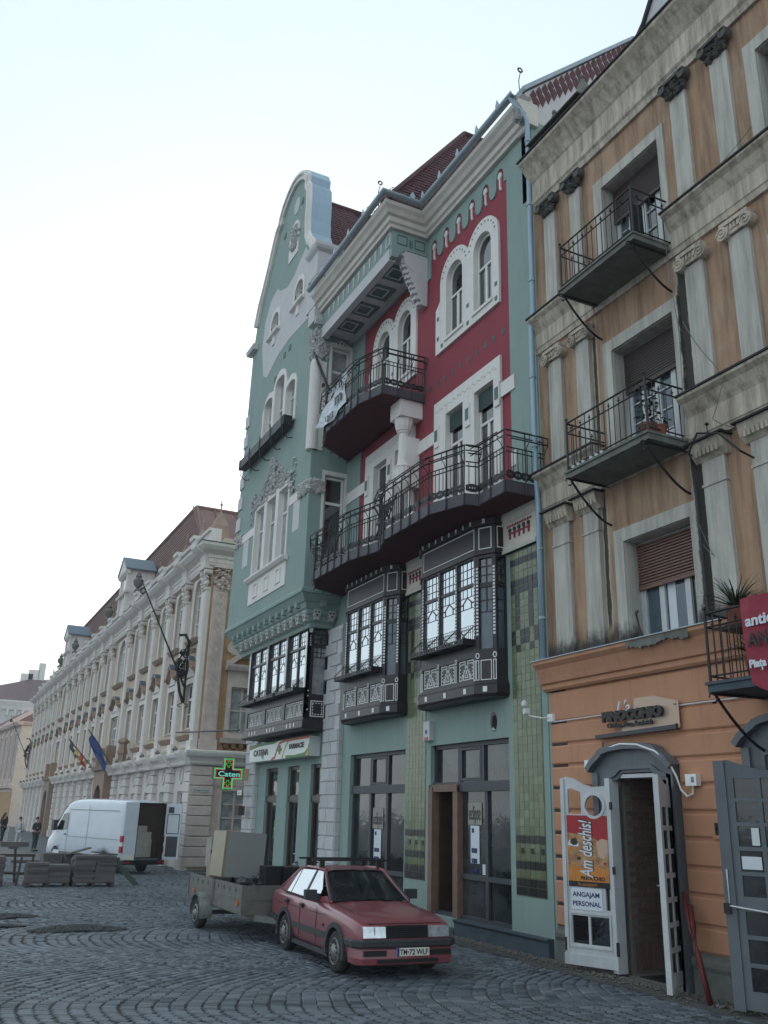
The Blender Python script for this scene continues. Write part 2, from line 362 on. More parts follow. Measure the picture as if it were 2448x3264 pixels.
def text(s, F, u, v, d, size, m, parent, name='lettering', width=None, ext=.004, shear=0, off=0, rot=0, local=False, spacing=1):
    """left edge of the text at (u, v); runs in the reading direction of the frame"""
    cu = bpy.data.curves.new('t', 'FONT'); cu.body = s; cu.size = size; cu.extrude = ext; cu.shear = shear; cu.offset = off; cu.resolution_u = 3; cu.space_character = spacing
    to = bpy.data.objects.new('t', cu); COL.objects.link(to)
    dg = bpy.context.evaluated_depsgraph_get(); dg.update()
    me = bpy.data.meshes.new_from_object(to.evaluated_get(dg)); bpy.data.objects.remove(to)
    n = len(me.vertices); co = np.zeros(n*3); me.vertices.foreach_get('co', co); co = co.reshape(-1, 3)
    if n == 0: return None
    co[:, 0] -= co[:, 0].min()
    if width: co[:, 0] *= width/max(1e-6, co[:, 0].max())
    c, sn = math.cos(rot), math.sin(rot)
    X = co[:, 0]*c-co[:, 1]*sn; Y = co[:, 0]*sn+co[:, 1]*c
    o0 = np.array(F(u, v, d)); W = o0+np.outer(X, np.array(F.R))+np.outer(Y, np.array(F.V))+np.outer(co[:, 2], np.array(F.N))
    me.vertices.foreach_set('co', W.ravel()); me.materials.clear(); me.materials.append(M[m]); me.update()
    return obj(name, me, m, parent, local=local)
def casement(F, u0, u1, v0, v1, d, parent, m='pvc', g='glass', cols=2, trans=None, fw=.07, name='window', grid=None, archtop=False, arch_r=None, rows=0, bar=.03):
    """window frame as a part, each light a sub-part"""
    mb = MB(); out = archp(u0, u1, v0, v1) if archtop else rect(u0, u1, v0, v1)
    inn = archp(u0+fw, u1-fw, v0+fw, v1-fw) if archtop else rect(u0+fw, u1-fw, v0+fw, v1-fw)
    mb.plate(F, out, [inn], d-.05, d)
    tv = trans if trans else v1-fw
    if trans: mb.box(F, u0+fw, u1-fw, trans-fw*.55, trans+fw*.55, d-.045, d+.012)
    cw = (u1-u0-2*fw)/cols
    for i in range(1, cols):
        x = u0+fw+i*cw; mb.box(F, x-fw*.75, x+fw*.75, v0+fw, tv-(fw*.55 if trans else 0), d-.046, d+.006)
    for i in range(cols):
        for r in range(1, rows+1):
            zz = v0+fw+(tv-v0-fw)*r/(rows+1); x = u0+fw+i*cw
            mb.box(F, x+.02, x+cw-.02, zz-bar/2, zz+bar/2, d-.04, d-.008)
    o = obj(name, mb, m, parent)
    for i in range(cols):
        x = u0+fw+i*cw; obj('pane', MB().box(F, x, x+cw, v0+fw*.5, tv, d-.04, d-.03), g, o)
    if trans: 
        if archtop: obj('pane', MB().plate(F, archp(u0+fw*.5, u1-fw*.5, tv, v1-fw*.5), (), d-.041, d-.031), g, o)
        else: obj('pane', MB().box(F, u0+fw*.5, u1-fw*.5, tv, v1-fw*.5, d-.041, d-.031), g, o)
    return o
# ================================================================== GROUND
def tonemat():
    m = bpy.data.materials.new('cobble'); m.use_nodes = True; n = m.node_tree.nodes; l = m.node_tree.links; b = n['Principled BSDF']
    a = n.new('ShaderNodeAttribute'); a.attribute_name = 'tone'
    g = n.new('ShaderNodeNewGeometry'); t = n.new('ShaderNodeTexNoise'); t.inputs['Scale'].default_value = 1.1; t.inputs['Detail'].default_value = 8; t.inputs['Roughness'].default_value = .7
    l.new(g.outputs['Position'], t.inputs['Vector'])
    ad = n.new('ShaderNodeMath'); ad.operation = 'MULTIPLY_ADD'; ad.inputs[1].default_value = .9; l.new(t.outputs['Fac'], ad.inputs[0]); l.new(a.outputs['Fac'], ad.inputs[2])
    r = n.new('ShaderNodeValToRGB'); r.color_ramp.elements[0].position = .3; r.color_ramp.elements[0].color = (.04, .05, .062, 1)
    r.color_ramp.elements[1].position = 1.15; r.color_ramp.elements[1].color = (.17, .195, .22, 1)
    l.new(ad.outputs[0], r.inputs[0]); l.new(r.outputs[0], b.inputs['Base Color']); b.inputs['Roughness'].default_value = .62
    t2 = n.new('ShaderNodeTexNoise'); t2.inputs['Scale'].default_value = 28; t2.inputs['Detail'].default_value = 5; l.new(g.outputs['Position'], t2.inputs['Vector'])
    bp = n.new('ShaderNodeBump'); bp.inputs['Strength'].default_value = .6; bp.inputs['Distance'].default_value = .01; l.new(t2.outputs['Fac'], bp.inputs['Height']); l.new(bp.outputs[0], b.inputs['Normal'])
    return m
M['cobble'] = tonemat()
def farmat():
    m = bpy.data.materials.new('far_cobble'); m.use_nodes = True; n = m.node_tree.nodes; l = m.node_tree.links; b = n['Principled BSDF']
    g = n.new('ShaderNodeNewGeometry'); v = n.new('ShaderNodeTexVoronoi'); v.inputs['Scale'].default_value = 6
    l.new(g.outputs['Position'], v.inputs['Vector'])
    t = n.new('ShaderNodeTexNoise'); t.inputs['Scale'].default_value = .6; t.inputs['Detail'].default_value = 8; l.new(g.outputs['Position'], t.inputs['Vector'])
    ad = n.new('ShaderNodeMath'); ad.operation = 'MULTIPLY_ADD'; ad.inputs[1].default_value = -.5; l.new(v.outputs['Distance'], ad.inputs[0]); l.new(t.outputs['Fac'], ad.inputs[2])
    r = n.new('ShaderNodeValToRGB'); r.color_ramp.elements[0].color = (.03, .04, .05, 1); r.color_ramp.elements[1].color = (.17, .19, .21, 1)
    l.new(ad.outputs[0], r.inputs[0]); l.new(r.outputs[0], b.inputs['Base Color']); b.inputs['Roughness'].default_value = .6
    return m
M['far_cobble'] = farmat()
GX0, GX1, GY0, GY1 = -2.6, 10.36, 6.0, 46.0
g = MB(); E_ = 1500
for x0, x1, y0, y1 in ((-E_, GX0, -E_, E_), (GX1, E_, -E_, E_), (GX0, GX1, -E_, GY0), (GX0, GX1, GY1, E_)):
    g.add([(x0, y0, 0), (x1, y0, 0), (x1, y1, 0), (x0, y1, 0)], [(0, 1, 2, 3)])
for x0, x1, y0, y1 in ((GX0, GX1, GY0, GY0), (GX0, GX1, GY1, GY1), (GX0, GX0, GY0, GY1), (GX1, GX1, GY0, GY1)): g.add([(x0, y0, 0), (x1, y1, 0), (x1, y1, -.06), (x0, y0, -.06)], [(0, 1, 2, 3)])
obj('ground', g, 'far_cobble', kind='structure')
square = obj('cobbled_square', MB().add([(GX0, GY0, -.022), (GX1, GY0, -.022), (GX1, GY1, -.022), (GX0, GY1, -.022)], [(0, 1, 2, 3)]), 'joint', kind='structure')
CI = np.array(cam.matrix_world.inverted())
def pix(x, y, z):
    v = CI @ np.array([x, y, z, 1.0])
    return (384+v[0]/-v[2]*2847.4/3264*1024, 512-v[1]/-v[2]*2847.4/3264*1024) if v[2] < 0 else (-99, -99)
stones = []
ca, sa = math.cos(math.radians(16)), math.sin(math.radians(16)); K = .2; PER = 6.5
rs = random.Random(3)
for j in range(-2, 7):
    vc = 12.95+(j)*PER
    for i in range(-130, 120):
        u0 = i*.2; dv = -PER/2+rs.uniform(0, .05); amp = rs.uniform(-.012, .012)
        while dv < PER/2-.03:
            sl_ = 2*K*dv; q = math.sqrt(1+sl_*sl_); step = rs.uniform(.085, .15)/q
            mv = dv+step/2; u = u0+K*mv*mv+.035*math.sin(mv*1.9+j*2.1+i*.07)+.02*math.sin(mv*4.3+i*.19+j)+amp; v = vc+mv
            x = u*ca+v*sa; y = -u*sa+v*ca
            if GX0+.1 < x < GX1-(.6 if y < 24.1 else .06) and GY0+.1 < y < GY1-.1:
                stones.append((x, y, math.atan(sl_), .2/q*.93-.004, step*q*.9))
            dv += step
def stone_verts(L, W, h, tilt):
    a, b = L/2, W/2; i = .009; vs = []
    for z, k in ((-.035, 0), (h-.011, 0), (h, i)):
        for sx, sy in ((-1, -1), (1, -1), (1, 1), (-1, 1)): vs.append(((a-k)*sx, (b-k)*sy, z+(tilt[0]*sx+tilt[1]*sy if z > -.03 else 0)))
    return vs
SF = [(8, 9, 10, 11)]+[(r*4+k, r*4+(k+1) % 4, (r+1)*4+(k+1) % 4, (r+1)*4+k) for r in (0, 1) for k in range(4)]
vis = []
for k, s_ in enumerate(stones):
    px, py = pix(s_[0], s_[1], 0)
    if -4 < px < 772 and py < 1026 and s_[1] < 20: vis.append((s_[0]**2+s_[1]**2, k))
vis.sort(); near = {k for _, k in vis[:298]}
unit = []
for q in range(10):
    mb = MB(); mb.add(stone_verts(1, 1, 0, (0, 0)), SF)
    mb.v = [(p[0]*(1 if abs(p[2]) > 1e-6 else .93/.982), p[1]*(1 if abs(p[2]) > 1e-6 else .88/.982), p[2]) for p in mb.v]
    me = mesh('cobblestone', mb, 'cobble'); at = me.attributes.new('tone', 'FLOAT', 'FACE')
    at.data.foreach_set('value', [rs.uniform(0, .45)]*len(me.polygons)); unit.append(me)
vv = []; ff = []; tt = []
for k, (x, y, a, L, W) in enumerate(stones):
    L *= rs.uniform(.93, 1.02); W *= rs.uniform(.93, 1.03); a += rs.gauss(0, .035)
    wear = .004*math.sin(x*1.3+y*.7)+.004*math.sin(x*.5-y*1.1)
    h = rs.uniform(-.005, .003)+wear-.004; ang = a-math.radians(16)
    tl = (rs.gauss(0, .0022), rs.gauss(0, .0022)); tone = min(.7, max(-.1, rs.gauss(.18, .15)))+(.35 if rs.random() < .03 else 0)
    if k in near:
        o = put('cobblestone', unit[k % 10], square, (x, y, h), (tl[0]*6, tl[1]*6, ang), (L, W, 1)); continue
    c, s = math.cos(ang), math.sin(ang); b0 = len(vv)
    for p in stone_verts(L, W, h, tl): vv.append((x+p[0]*c-p[1]*s, y+p[0]*s+p[1]*c, p[2]))
    ff += [tuple(b0+i for i in f) for f in SF]; tt += [tone]*9
me = bpy.data.meshes.new('cobblestones'); me.from_pydata(vv, [], ff); me.materials.append(M['cobble'])
at = me.attributes.new('tone', 'FLOAT', 'FACE'); at.data.foreach_set('value', tt)
o = bpy.data.objects.new('cobblestones', me); COL.objects.link(o); o.parent = square; o['kind'] = 'stuff'
g = MB()
for _ in range(5200):
    y = rs.uniform(6.2, 24); x = 10.34-abs(rs.gauss(0, .2)); r = rs.uniform(.008, .028)*(1 if rs.random() < .93 else 1.6)
    if x > 9.55: g.lump((x, y, r*.3+.01), r, (1, 1, .7))
obj('gravel', g, 'gravel', kind='stuff')
obj('earth_strip', MB().plate(Fr((0, 0, 0), (0, 1, 0), (0, 0, 1), (1, 0, 0)), [(6, 10.4)]+[(6+i*.6, 9.72+.07*math.sin(i*2.3)+.03*math.sin(i*5.1)) for i in range(31)]+[(24.2, 10.4)], (), -.03, .008), 'sand', kind='structure')
for cx, cy, rx, ry in ((3.25, 20.3, .85, .55), (2.1, 22.8, .55, .5), (1.6, 21.0, .6, .25), (4.6, 9.6, .1, .1)):
    g = MB()
    for _ in range(1100):
        a = rs.uniform(0, 2*PI); q = math.sqrt(rs.random())*(1+.25*math.sin(3*a+cx)); r = rs.uniform(.012, .035)
        g.lump((cx+q*rx*math.cos(a), cy+q*ry*math.sin(a), .012+.05*max(0, 1-q)), r, (1, 1, .6))
    obj('sand_pile', g, 'sand', kind='stuff')

# ================================================================== TEAL HOUSE
X0 = 10.4
FW = front(X0)
teal = thing('teal_house', 'teal and crimson house with a curved gable, winding iron balconies and dark bay windows', 'building', (10.4, 23, 0))
T = teal
SH = [(15.45, 18.66, .32, 3.87), (19.92, 23.16, .32, 3.86)]
PH = [(24.95, 26.05, .02, 3.72), (27.0, 28.0, .02, 3.72), (28.95, 30.1, .02, 3.72)]
w_ = MB()
w_.plate(FW, [(14.12, 0), (24.3, 0), (24.3, 8.6), (14.12, 8.6)], [rect(*h) for h in SH], -.45, 0)
w_.plate(FW, [(24.3, 0), (32.0, 0), (32.0, 8.3), (24.3, 8.3)], [rect(*h) for h in PH], -.14, 0)
w_.bx(10.86, 24, 14.14, 14.22, 0, 18.4)
w_.bx(10.96, 24, 31.7, 31.98, 0, 18.6)
w_.bx(23.9, 24.2, 14.22, 31.7, 0, 18.6)
w_.bx(10.415, 10.9, 14.05, 14.112, 0, 18.15)
obj('wall', w_, 'teal', T)
# upper wall with crimson field, scalloped at the top
def scallop():
    pts = [(23.3, 8.62), (15.12, 8.62)]; pts += [(15.12, 17.25)]
    for i in range(6):
        c = 15.42+i*.665
        if i == 0: pts += arc(15.2, 17.25, .08, 180, 20, 3)[1:]
        pts += [(c-.17, 17.3), (c-.17, 17.55)]+arc(c, 17.58, .17, 160, 20, 5)[::1]+[(c+.17, 17.5), (c+.17, 17.3)]
        if i < 5: pts += arc(c+.3325, 17.3, .13, 200, 340, 5)
    pts = sorted_fix(pts)
    pts += [(18.93, 17.25), (18.95, 16.7), (19.15, 16.7), (19.15, 16.95), (23.3, 16.95)]
    return pts
def sorted_fix(p): return p
RW = [(15.62, 18.42), (19.87, 22.67)]
red_out = []
red_out = [(23.25, 8.62), (15.12, 8.62), (15.12, 17.2)]
for i in range(6):
    c = 15.4+i*.665
    red_out += [(c-.17, 17.22), (c-.17, 17.5), (c-.12, 17.64), (c, 17.72), (c+.12, 17.64), (c+.17, 17.5), (c+.17, 17.22)]
    if i < 5: red_out += [(c+.24, 17.08), (c+.3325, 17.04), (c+.425, 17.08)]
red_out += [(18.93, 17.1), (18.93, 16.6), (19.2, 16.6), (19.2, 17.06), (23.25, 17.06)]
u_ = MB(); u_.plate(FW, [(24.3, 8.6), (14.12, 8.6), (14.12, 18.2), (24.3, 18.2)], [red_out[::-1]], -.12, 0)
obj('wall', u_, 'teal', T)
WA = [(15.8, 16.62, 14.22, 16.32), (17.17, 17.99, 14.22, 16.32)]
WC = [(15.8, 16.62, 8.8, 12.02), (17.17, 17.99, 8.8, 12.02)]
DY = 4.22
holes = []
for dy in (0, DY):
    holes += [archp(a+dy-.03, b+dy+.03, c-.03, e+.03) for a, b, c, e in WA]+[rect(a+dy-.03, b+dy+.03, c, e+.03) for a, b, c, e in WC]
r_ = MB(); r_.plate(FW, rect(15.0, 23.4, 8.55, 17.8), holes, -.2, -.035)
for i in range(10): r_.obox(FW, (15.45+i*.386, 13.14, -.03), (.001, .001, .001))
obj('crimson_panel', r_, 'red', T)
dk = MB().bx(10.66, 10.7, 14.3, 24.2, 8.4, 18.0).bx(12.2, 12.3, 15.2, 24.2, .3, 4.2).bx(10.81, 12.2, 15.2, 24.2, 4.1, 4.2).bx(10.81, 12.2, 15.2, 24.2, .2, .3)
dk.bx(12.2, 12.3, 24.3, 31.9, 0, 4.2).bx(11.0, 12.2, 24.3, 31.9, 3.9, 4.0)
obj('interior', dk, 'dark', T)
sq = mesh('painted_square', MB().box(WF, -.07, .07, 0, .02, -.08, .08), 'ironpurple')
sqm = mesh('painted_square', MB().box(FW, -.07, .07, -.08, .08, 0, .012), 'ironpurple')
sqm.transform(Matrix.Translation((-10.4, 0, 0)))
for i in range(10): put('painted_square', sqm, T, (10.442, 15.42+i*.39, 13.14))
# white surrounds
for dy in (0, DY):
    s_ = MB()
    out = [(18.55+dy, 13.95), (15.48+dy, 13.95), (15.48+dy, 15.98)]+arc(16.2+dy, 15.98, .72, 178, 22, 10)[::-1][::-1]
    out = [(15.48+dy, 13.95), (18.55+dy, 13.95), (18.55+dy, 15.3), (18.32+dy, 15.5)]+arc(17.58+dy, 15.98, .74, 0, 155, 12)+arc(16.21+dy, 15.98, .74, 25, 180, 12)
    s_.plate(FW, out, [archp(a+dy, b+dy, c, e, 16) for a, b, c, e in WA], -.2, .03)
    su = obj('window_surround', s_, 'white', T)
    h_ = MB()
    for cc in (17.58, 16.21):
        for k in range(11):
            a = math.radians(15+k*15); h_.obox(FW, (cc+dy+.62*math.cos(a), 15.98+.62*math.sin(a), .034), (.05, .035, .012), a)
    for uu, vv_ in ((15.6, 14.5), (15.6, 14.1), (16.9, 14.1), (16.9, 14.6), (18.2, 14.1), (18.42, 14.4), (18.42, 15.0)): h_.obox(FW, (uu+dy, vv_, .034), (.1, .11, .012))
    obj('painted_square', h_, 'teal_dark', su)
    for a, b, c, e in WA:
        casement(FW, a+dy+.01, b+dy-.01, c, e-.01, -.1, T, 'white', 'glass', 2, c+1.2, .06, archtop=True)
        s2 = MB(); s2.box(FW, a+dy-.06, b+dy+.06, c-.08, c, -.2, .07); obj('window_sill', s2, 'white', T)
    s_ = MB()
    out = [(15.55+dy, 8.8), (18.6+dy, 8.8), (18.6+dy, 12.53), (15.55+dy, 12.53)]
    s_ = MB().plate(FW, [(15.5+dy, 12.53), (15.5+dy, 8.78), (15.79+dy, 8.78), (15.79+dy, 12.03), (16.63+dy, 12.03), (16.63+dy, 8.78), (17.16+dy, 8.78), (17.16+dy, 12.03), (18.0+dy, 12.03), (18.0+dy, 8.78), (18.6+dy, 8.78), (18.6+dy, 12.53)], (), -.3, .03)
    for k in range(26): s_.obox(FW, (15.68+dy+k*.113, 12.26+(.05 if k % 2 else 0), .033), (.07, .04, .02))
    for uu in (16.9, 18.42, 15.6): s_.box(FW, uu+dy-.1, uu+dy+.1, 11.25, 11.85, .02, .07)
    su = obj('window_surround', s_, 'white', T)
    h_ = MB()
    for uu in (16.9, 18.42, 15.6): h_.box(FW, uu+dy-.07, uu+dy+.07, 11.42, 11.72, .06, .082)
    obj('green_inset', h_, 'teal_dark', su)
    for a, b, c, e in WC:
        casement(FW, a+dy+.01, b+dy-.01, c, e-.01, -.12, T, 'white', 'glass', 2, c+2.35, .06, name='balcony_door')
    if dy == 0:
        for a, b, c, e in WC:
            q = MB()
            for k in range(9): q.box(FW, a+.03, b-.03, e-.04-.05*(k+1), e-.04-.05*k-.008, -.11, -.08)
            obj('roller_shutter', q, 'shutterdark', T)
b_ = MB()
b_.box(FW, 14.95, 15.5, 11.43, 11.79, -.01, .026); b_.box(FW, 18.6, 19.72, 11.43, 11.79, -.03, .026); b_.box(FW, 22.82, 24.15, 11.43, 11.79, -.03, .026)
b_.box(FW, 14.95, 15.12, 9.6, 9.95, 0, .02)
obj('string_course', b_, 'white', T)
dr = MB()
for i in range(6):
    c = 15.4+i*.665
    dr.plate(FW, arc(c, 17.5, .085, 0, 350, 10, .1), (), -.03, .012); dr.box(FW, c-.025, c+.025, 17.12, 17.42, -.03, .012); dr.obox(FW, (c-.025, 17.1, -.01), (.05, .09, .04))
obj('painted_drop', dr, 'white', T)
# main cornice + gutter path (x, y) running from left to right seen from the square
cpr = [(17.93, 0), (17.93, .1), (18.02, .12), (18.06, .18), (18.2, .2), (18.24, .28), (18.34, .34), (18.42, .42), (18.52, .44), (18.56, .3), (18.56, -.15), (17.93, -.15)]
CP = [(10.4, 13.95), (10.4, 19.1), (9.25, 19.1), (9.25, 24.2)]
obj('cornice', MB().sweep(CP, cpr), 'cream', T)
def gut(path, z, r=.085):
    mb = MB(); pr = [(z+r*math.cos(a)*1.0-0, .0+r+r*math.sin(a)) for a in [PI/2+PI*k/8-PI/2 for k in range(0, 9)]]
    pr = [(z-r*math.sin(PI*k/8), .42+r-r*math.cos(PI*k/8)) for k in range(9)]
    pr2 = [(zz+.006, oo+(.006 if oo < .42+r else -.006)) for zz, oo in pr][::-1]
    return mb.sweep(path, pr+pr2)
gt = obj('gutter', gut(CP, 18.68, .1), 'zinc', T)
gh = MB()
for y in [14.6+.95*i for i in range(5)]: gh.plate(front(9.82), [(y-.05, 18.66), (y+.05, 18.66), (y+.07, 18.8), (y, 18.95), (y-.07, 18.8)], (), -.01, .01, True)
for y in [19.9+1.05*i for i in range(4)]: gh.plate(front(8.68), [(y-.05, 18.66), (y+.05, 18.66), (y+.07, 18.8), (y, 18.95), (y-.07, 18.8)], (), -.01, .01, True)
gh.plate(side(18.56), [(9.55, 18.66), (9.65, 18.66), (9.68, 18.82), (9.6, 18.95), (9.52, 18.82)], (), -.01, .01, True)
obj('gutter_bracket', gh, 'zinc', gt)
pp = [(9.86, 14.1, 18.62), (10.1, 14.02, 18.3), (10.26, 14.0, 18.0), (10.26, 14.0, 12.7), (10.2, 14.0, 12.5), (10.2, 14.0, 8.9), (10.24, 14.0, 8.2), (10.26, 14.02, 5.2)]
dp = obj('downpipe', MB().tube(pp, .06, 8), 'bluemetal', T, smooth=True)
cl = MB()
for z in (17.4, 15.6, 13.6, 11.2, 9.6, 7.4, 6.0): cl.tube([(10.255 if z > 12.7 or z < 8.2 else 10.2, 14.0, z), (10.255 if z > 12.7 or z < 8.2 else 10.2, 14.0, z+.05)], .075, 8)
obj('pipe_bracket', cl, 'zinc', dp)
# projecting eaves box with coffered soffit
bxm = MB(); bxm.plate(front(9.25), rect(19.1, 24.2, 17.38, 17.95), (), -.25, 0, True)
bxm.plate(side(19.09), rect(9.262, 10.4, 17.38, 17.95), (), -.25, 0, True)
bxm.plate(side(19.09), [(9.262, 17.38), (9.25, 17.05), (9.42, 17.05), (9.6, 17.3), (9.75, 17.38)], (), -.2, 0, True)
obj('eaves_box', bxm, 'teal', T)
sf = MB(); sf.bx(9.3, 10.45, 19.12, 24.2, 17.2, 17.34); sf.bx(9.25, 9.45, 19.25, 24.2, 17.0, 17.38); sf.bx(10.25, 10.42, 19.12, 24.2, 17.12, 17.22)
so = obj('soffit', sf, 'pinkish', T)
for k in range(4):
    y = 20.0+k*1.1
    FZ = Fr((0, 0, 17.2), (0, 1, 0), (0, 0, -1), (1, 0, 0))
    c = MB(); c.stroke(FZ, [(y-.33, 9.52), (y+.33, 9.52), (y+.33, 10.18), (y-.33, 10.18)], .1, 0, .02, True); c.stroke(FZ, [(y-.17, 9.7), (y+.17, 9.7), (y+.17, 10.0), (y-.17, 10.0)], .05, 0, .03, True)
    c.box(FZ, y-.28, y+.28, 9.57, 10.13, -.005, .006)
    obj('soffit_coffer', c, 'teal_dark', so)
    obj('coffer_centre', MB().stroke(FZ, [(y-.22, 9.64), (y+.22, 9.64), (y+.22, 10.06), (y-.22, 10.06)], .06, 0, .026, True), 'pinkish', so)
tt_ = MB(); F9 = front(9.25)
for k in range(11):
    y = 19.75+k*.38; tt_.plate(F9, [(y-.02, 17.45), (y+.02, 17.45), (y+.05, 17.75), (y+.08, 17.82), (y-.08, 17.82), (y-.05, 17.75)], (), 0, .025)
tt_.stroke(F9, [(19.2, 17.48), (19.42, 17.48), (19.42, 17.86), (19.2, 17.86)], .04, 0, .025, True)
obj('eaves_ornament', tt_, 'pinkish', T)
t2_ = MB(); FS = side(19.09)
for x in (9.42, 9.98): t2_.stroke(FS, [(x, 17.52), (x+.3, 17.52), (x+.3, 17.8), (x, 17.8)], .025, 0, .02, True)
for k in range(3): t2_.stroke(FS, [(9.8, 17.74-k*.09), (9.85, 17.68-k*.09), (9.9, 17.74-k*.09)], .03, 0, .02)
obj('eaves_ornament', t2_, 'teal_dark', T)
cb = MB(); steps = [(17.2, .72), (17.0, .7), (16.86, .62), (16.7, .56), (16.55, .5), (16.42, .42), (16.28, .36), (16.12, .28), (15.95, .18), (15.8, .1)]
for k in range(len(steps)-1):
    z1, d = steps[k]; z0 = steps[k+1][0]; cb.box(FW, 19.12, 19.42, z0+.02, z1, -.02, d); cb.box(FW, 19.12, 19.42, z0, z0+.02, -.02, d-.05)
    cb.box(FW, 19.2, 19.34, z0+.03, z1-.02, 0, d+.06)
cb.plate(side(19.12), [(10.4, 17.36), (9.66, 17.36), (9.66, 17.0), (9.95, 16.75), (10.1, 16.3), (10.3, 15.9), (10.4, 15.8)], (), -.28, .02)
obj('corbel', cb, 'pinkish', T)
# roofs
def slope(name, A, B, C_, Dd, ncourse, m='rooftile', par=None, off=.03):
    """tiled roof plane from eave A-B up to ridge Dd-C_, tiles as courses with a scalloped lower edge"""
    mb = MB(); A, B, C_, Dd = map(Vector, (A, B, C_, Dd)); nrm = (B-A).cross(Dd-A).normalized()
    if nrm.z < 0: nrm = -nrm
    mb.add([tuple(p-nrm*.03) for p in (A, B, C_, Dd)], [(0, 1, 2, 3)])
    for k in range(ncourse):
        t0, t1 = k/ncourse, min(1, (k+1.35)/ncourse); p0, p1 = A.lerp(Dd, t0), B.lerp(C_, t0); q0, q1 = A.lerp(Dd, t1), B.lerp(C_, t1)
        L = (p1-p0).length; nt_ = max(1, int(L/.2)); up = (q0-p0)*.0
        up = (A.lerp(Dd, min(1, (k+1)/ncourse))-p0)
        for i in range(nt_):
            a, b = p0.lerp(p1, (i+.04)/nt_), p0.lerp(p1, (i+.96)/nt_); c, d = q0.lerp(q1, (i+.96)/nt_), q0.lerp(q1, (i+.04)/nt_)
            mid = (a+b)/2-up*.12+nrm*off; j = nrm*rs.uniform(0, .008)
            vs = [a+nrm*off+j, mid+j, b+nrm*off+j, c+nrm*.004, d+nrm*.004, a-nrm*.01, mid-nrm*.04, b-nrm*.01]
            mb.add([tuple(p) for p in vs], [(0, 1, 2, 3, 4), (0, 5, 6, 1), (1, 6, 7, 2)])
    o = obj(name, mb, m, par); o['kind'] = 'stuff'; return o
rf = obj('roof', MB().add([(10.2, 14.4, 18.7), (10.2, 24, 18.7), (14.0, 24, 22.3), (14.0, 14.4, 22.3), (18, 14.4, 18.7), (18, 24, 18.7)], [(0, 1, 2, 3), (3, 2, 5, 4)]), 'rooftile', T)
slope('roof_tiles', (8.95, 19.15, 18.75), (17, 19.15, 18.75), (17, 21.35, 24.55), (13.0, 21.35, 24.55), 38, par=rf)
rf.data.polygons[0].use_smooth = False
r2 = obj('roof', MB().add([(8.9, 19.1, 18.7), (13.0, 21.35, 24.5), (8.9, 24.2, 18.7), (17, 21.35, 24.5), (17, 24.2, 18.7)], [(0, 1, 2), (1, 3, 4, 2)]), 'rooftile', T)
obj('ridge_tiles', MB().tube([Vector((8.95, 19.13, 18.78)).lerp(Vector((13.0, 21.35, 24.6)), i/28) for i in range(29)], .09, 6).tube([(13, 21.35, 24.6), (17, 21.35, 24.6)], .09, 6), 'rooftile', r2)
slope('roof_tiles', (9.8, 23.9, 18.9), (16, 23.9, 18.9), (16, 27.9, 25.3), (9.8, 27.9, 25.3), 40, par=r2)
obj('ridge_tiles', MB().tube([(9.8, 27.9, 25.36), (16, 27.9, 25.36)], .09, 6), 'rooftile', r2)
fw_ = MB(); FS14 = side(14.1)
fw_.plate(FS14, [(10.32, 17.9), (26, 17.9), (20, 17.9), (17.5, 18.9), (13.9, 22.35), (10.3, 18.98)], (), -.35, 0, True)
fw_.box(FS14, 10.4, 26, 16, 17.9, -.35, 0)
fire = obj('fire_wall', fw_, 'pinkish', T)
zz = MB(); n = 19
for k in range(n):
    for q in range(2):
        t = (k+.5)/n; x = 10.45+t*3.4; z = 19.08+t*3.3; a = .1
        zz.plate(FS14, [(x-a+q*.09, z-.2-q*.2), (x+q*.09, z-.4-q*.2), (x+a+q*.09, z-.14-q*.2), (x+q*.09, z-.0-q*.2)], (), 0, .015+.004*q)
obj('zigzag_tiles', zz, 'rooftile', fire)
obj('coping', MB().plate(FS14, [(10.25, 18.98), (13.9, 22.38), (14.3, 22.38), (14.3, 22.46), (13.87, 22.46), (10.2, 19.08)], (), -.4, .07, True), 'zinc', fire)
bl = MB()                                               # broken plaster under the gutter end
for _ in range(260): bl.lump((10.38-rs.random()*.35, 14.1+rs.uniform(-.06, .12), 18.0+rs.uniform(.05, .8)), rs.uniform(.03, .09))
obj('broken_plaster', bl, 'relief', T)
gr = MB()                                               # iron lattice on the box roof
for a, b in (((9.24, 19.12, 18.82), (10.52, 19.12, 18.82)), ((9.24, 19.12, 18.82), (8.98, 20.3, 18.82))):
    a, b = Vector(a), Vector(b); L = (b-a).length; n = int(L/.09)
    for k in range(n+1):
        p = a.lerp(b, k/n); gr.tube([p, p+Vector((0, 0, .55))], .008, 4)
    for h in (.08, .2, .32, .44, .55): gr.tube([a+Vector((0, 0, h)), b+Vector((0, 0, h))], .009, 4)
obj('roof_lattice', gr, 'iron', T)
for px, py, pz in ((9.0, 19.5, 18.85), (8.95, 21.0, 18.75), (10.35, 16.5, 18.7), (10.3, 14.3, 19.0), (10.9, 19.3, 18.9)):
    fi = MB().tube([(px, py, pz), (px-.03, py, pz+.5), (px+.02, py, pz+.75)], .012, 5)
    for k in range(8): fi.lump((px+.02+.06*math.cos(k*.785), py, pz+.85+.06*math.sin(k*.785)), .03)
    obj('finial', fi, 'iron', T)
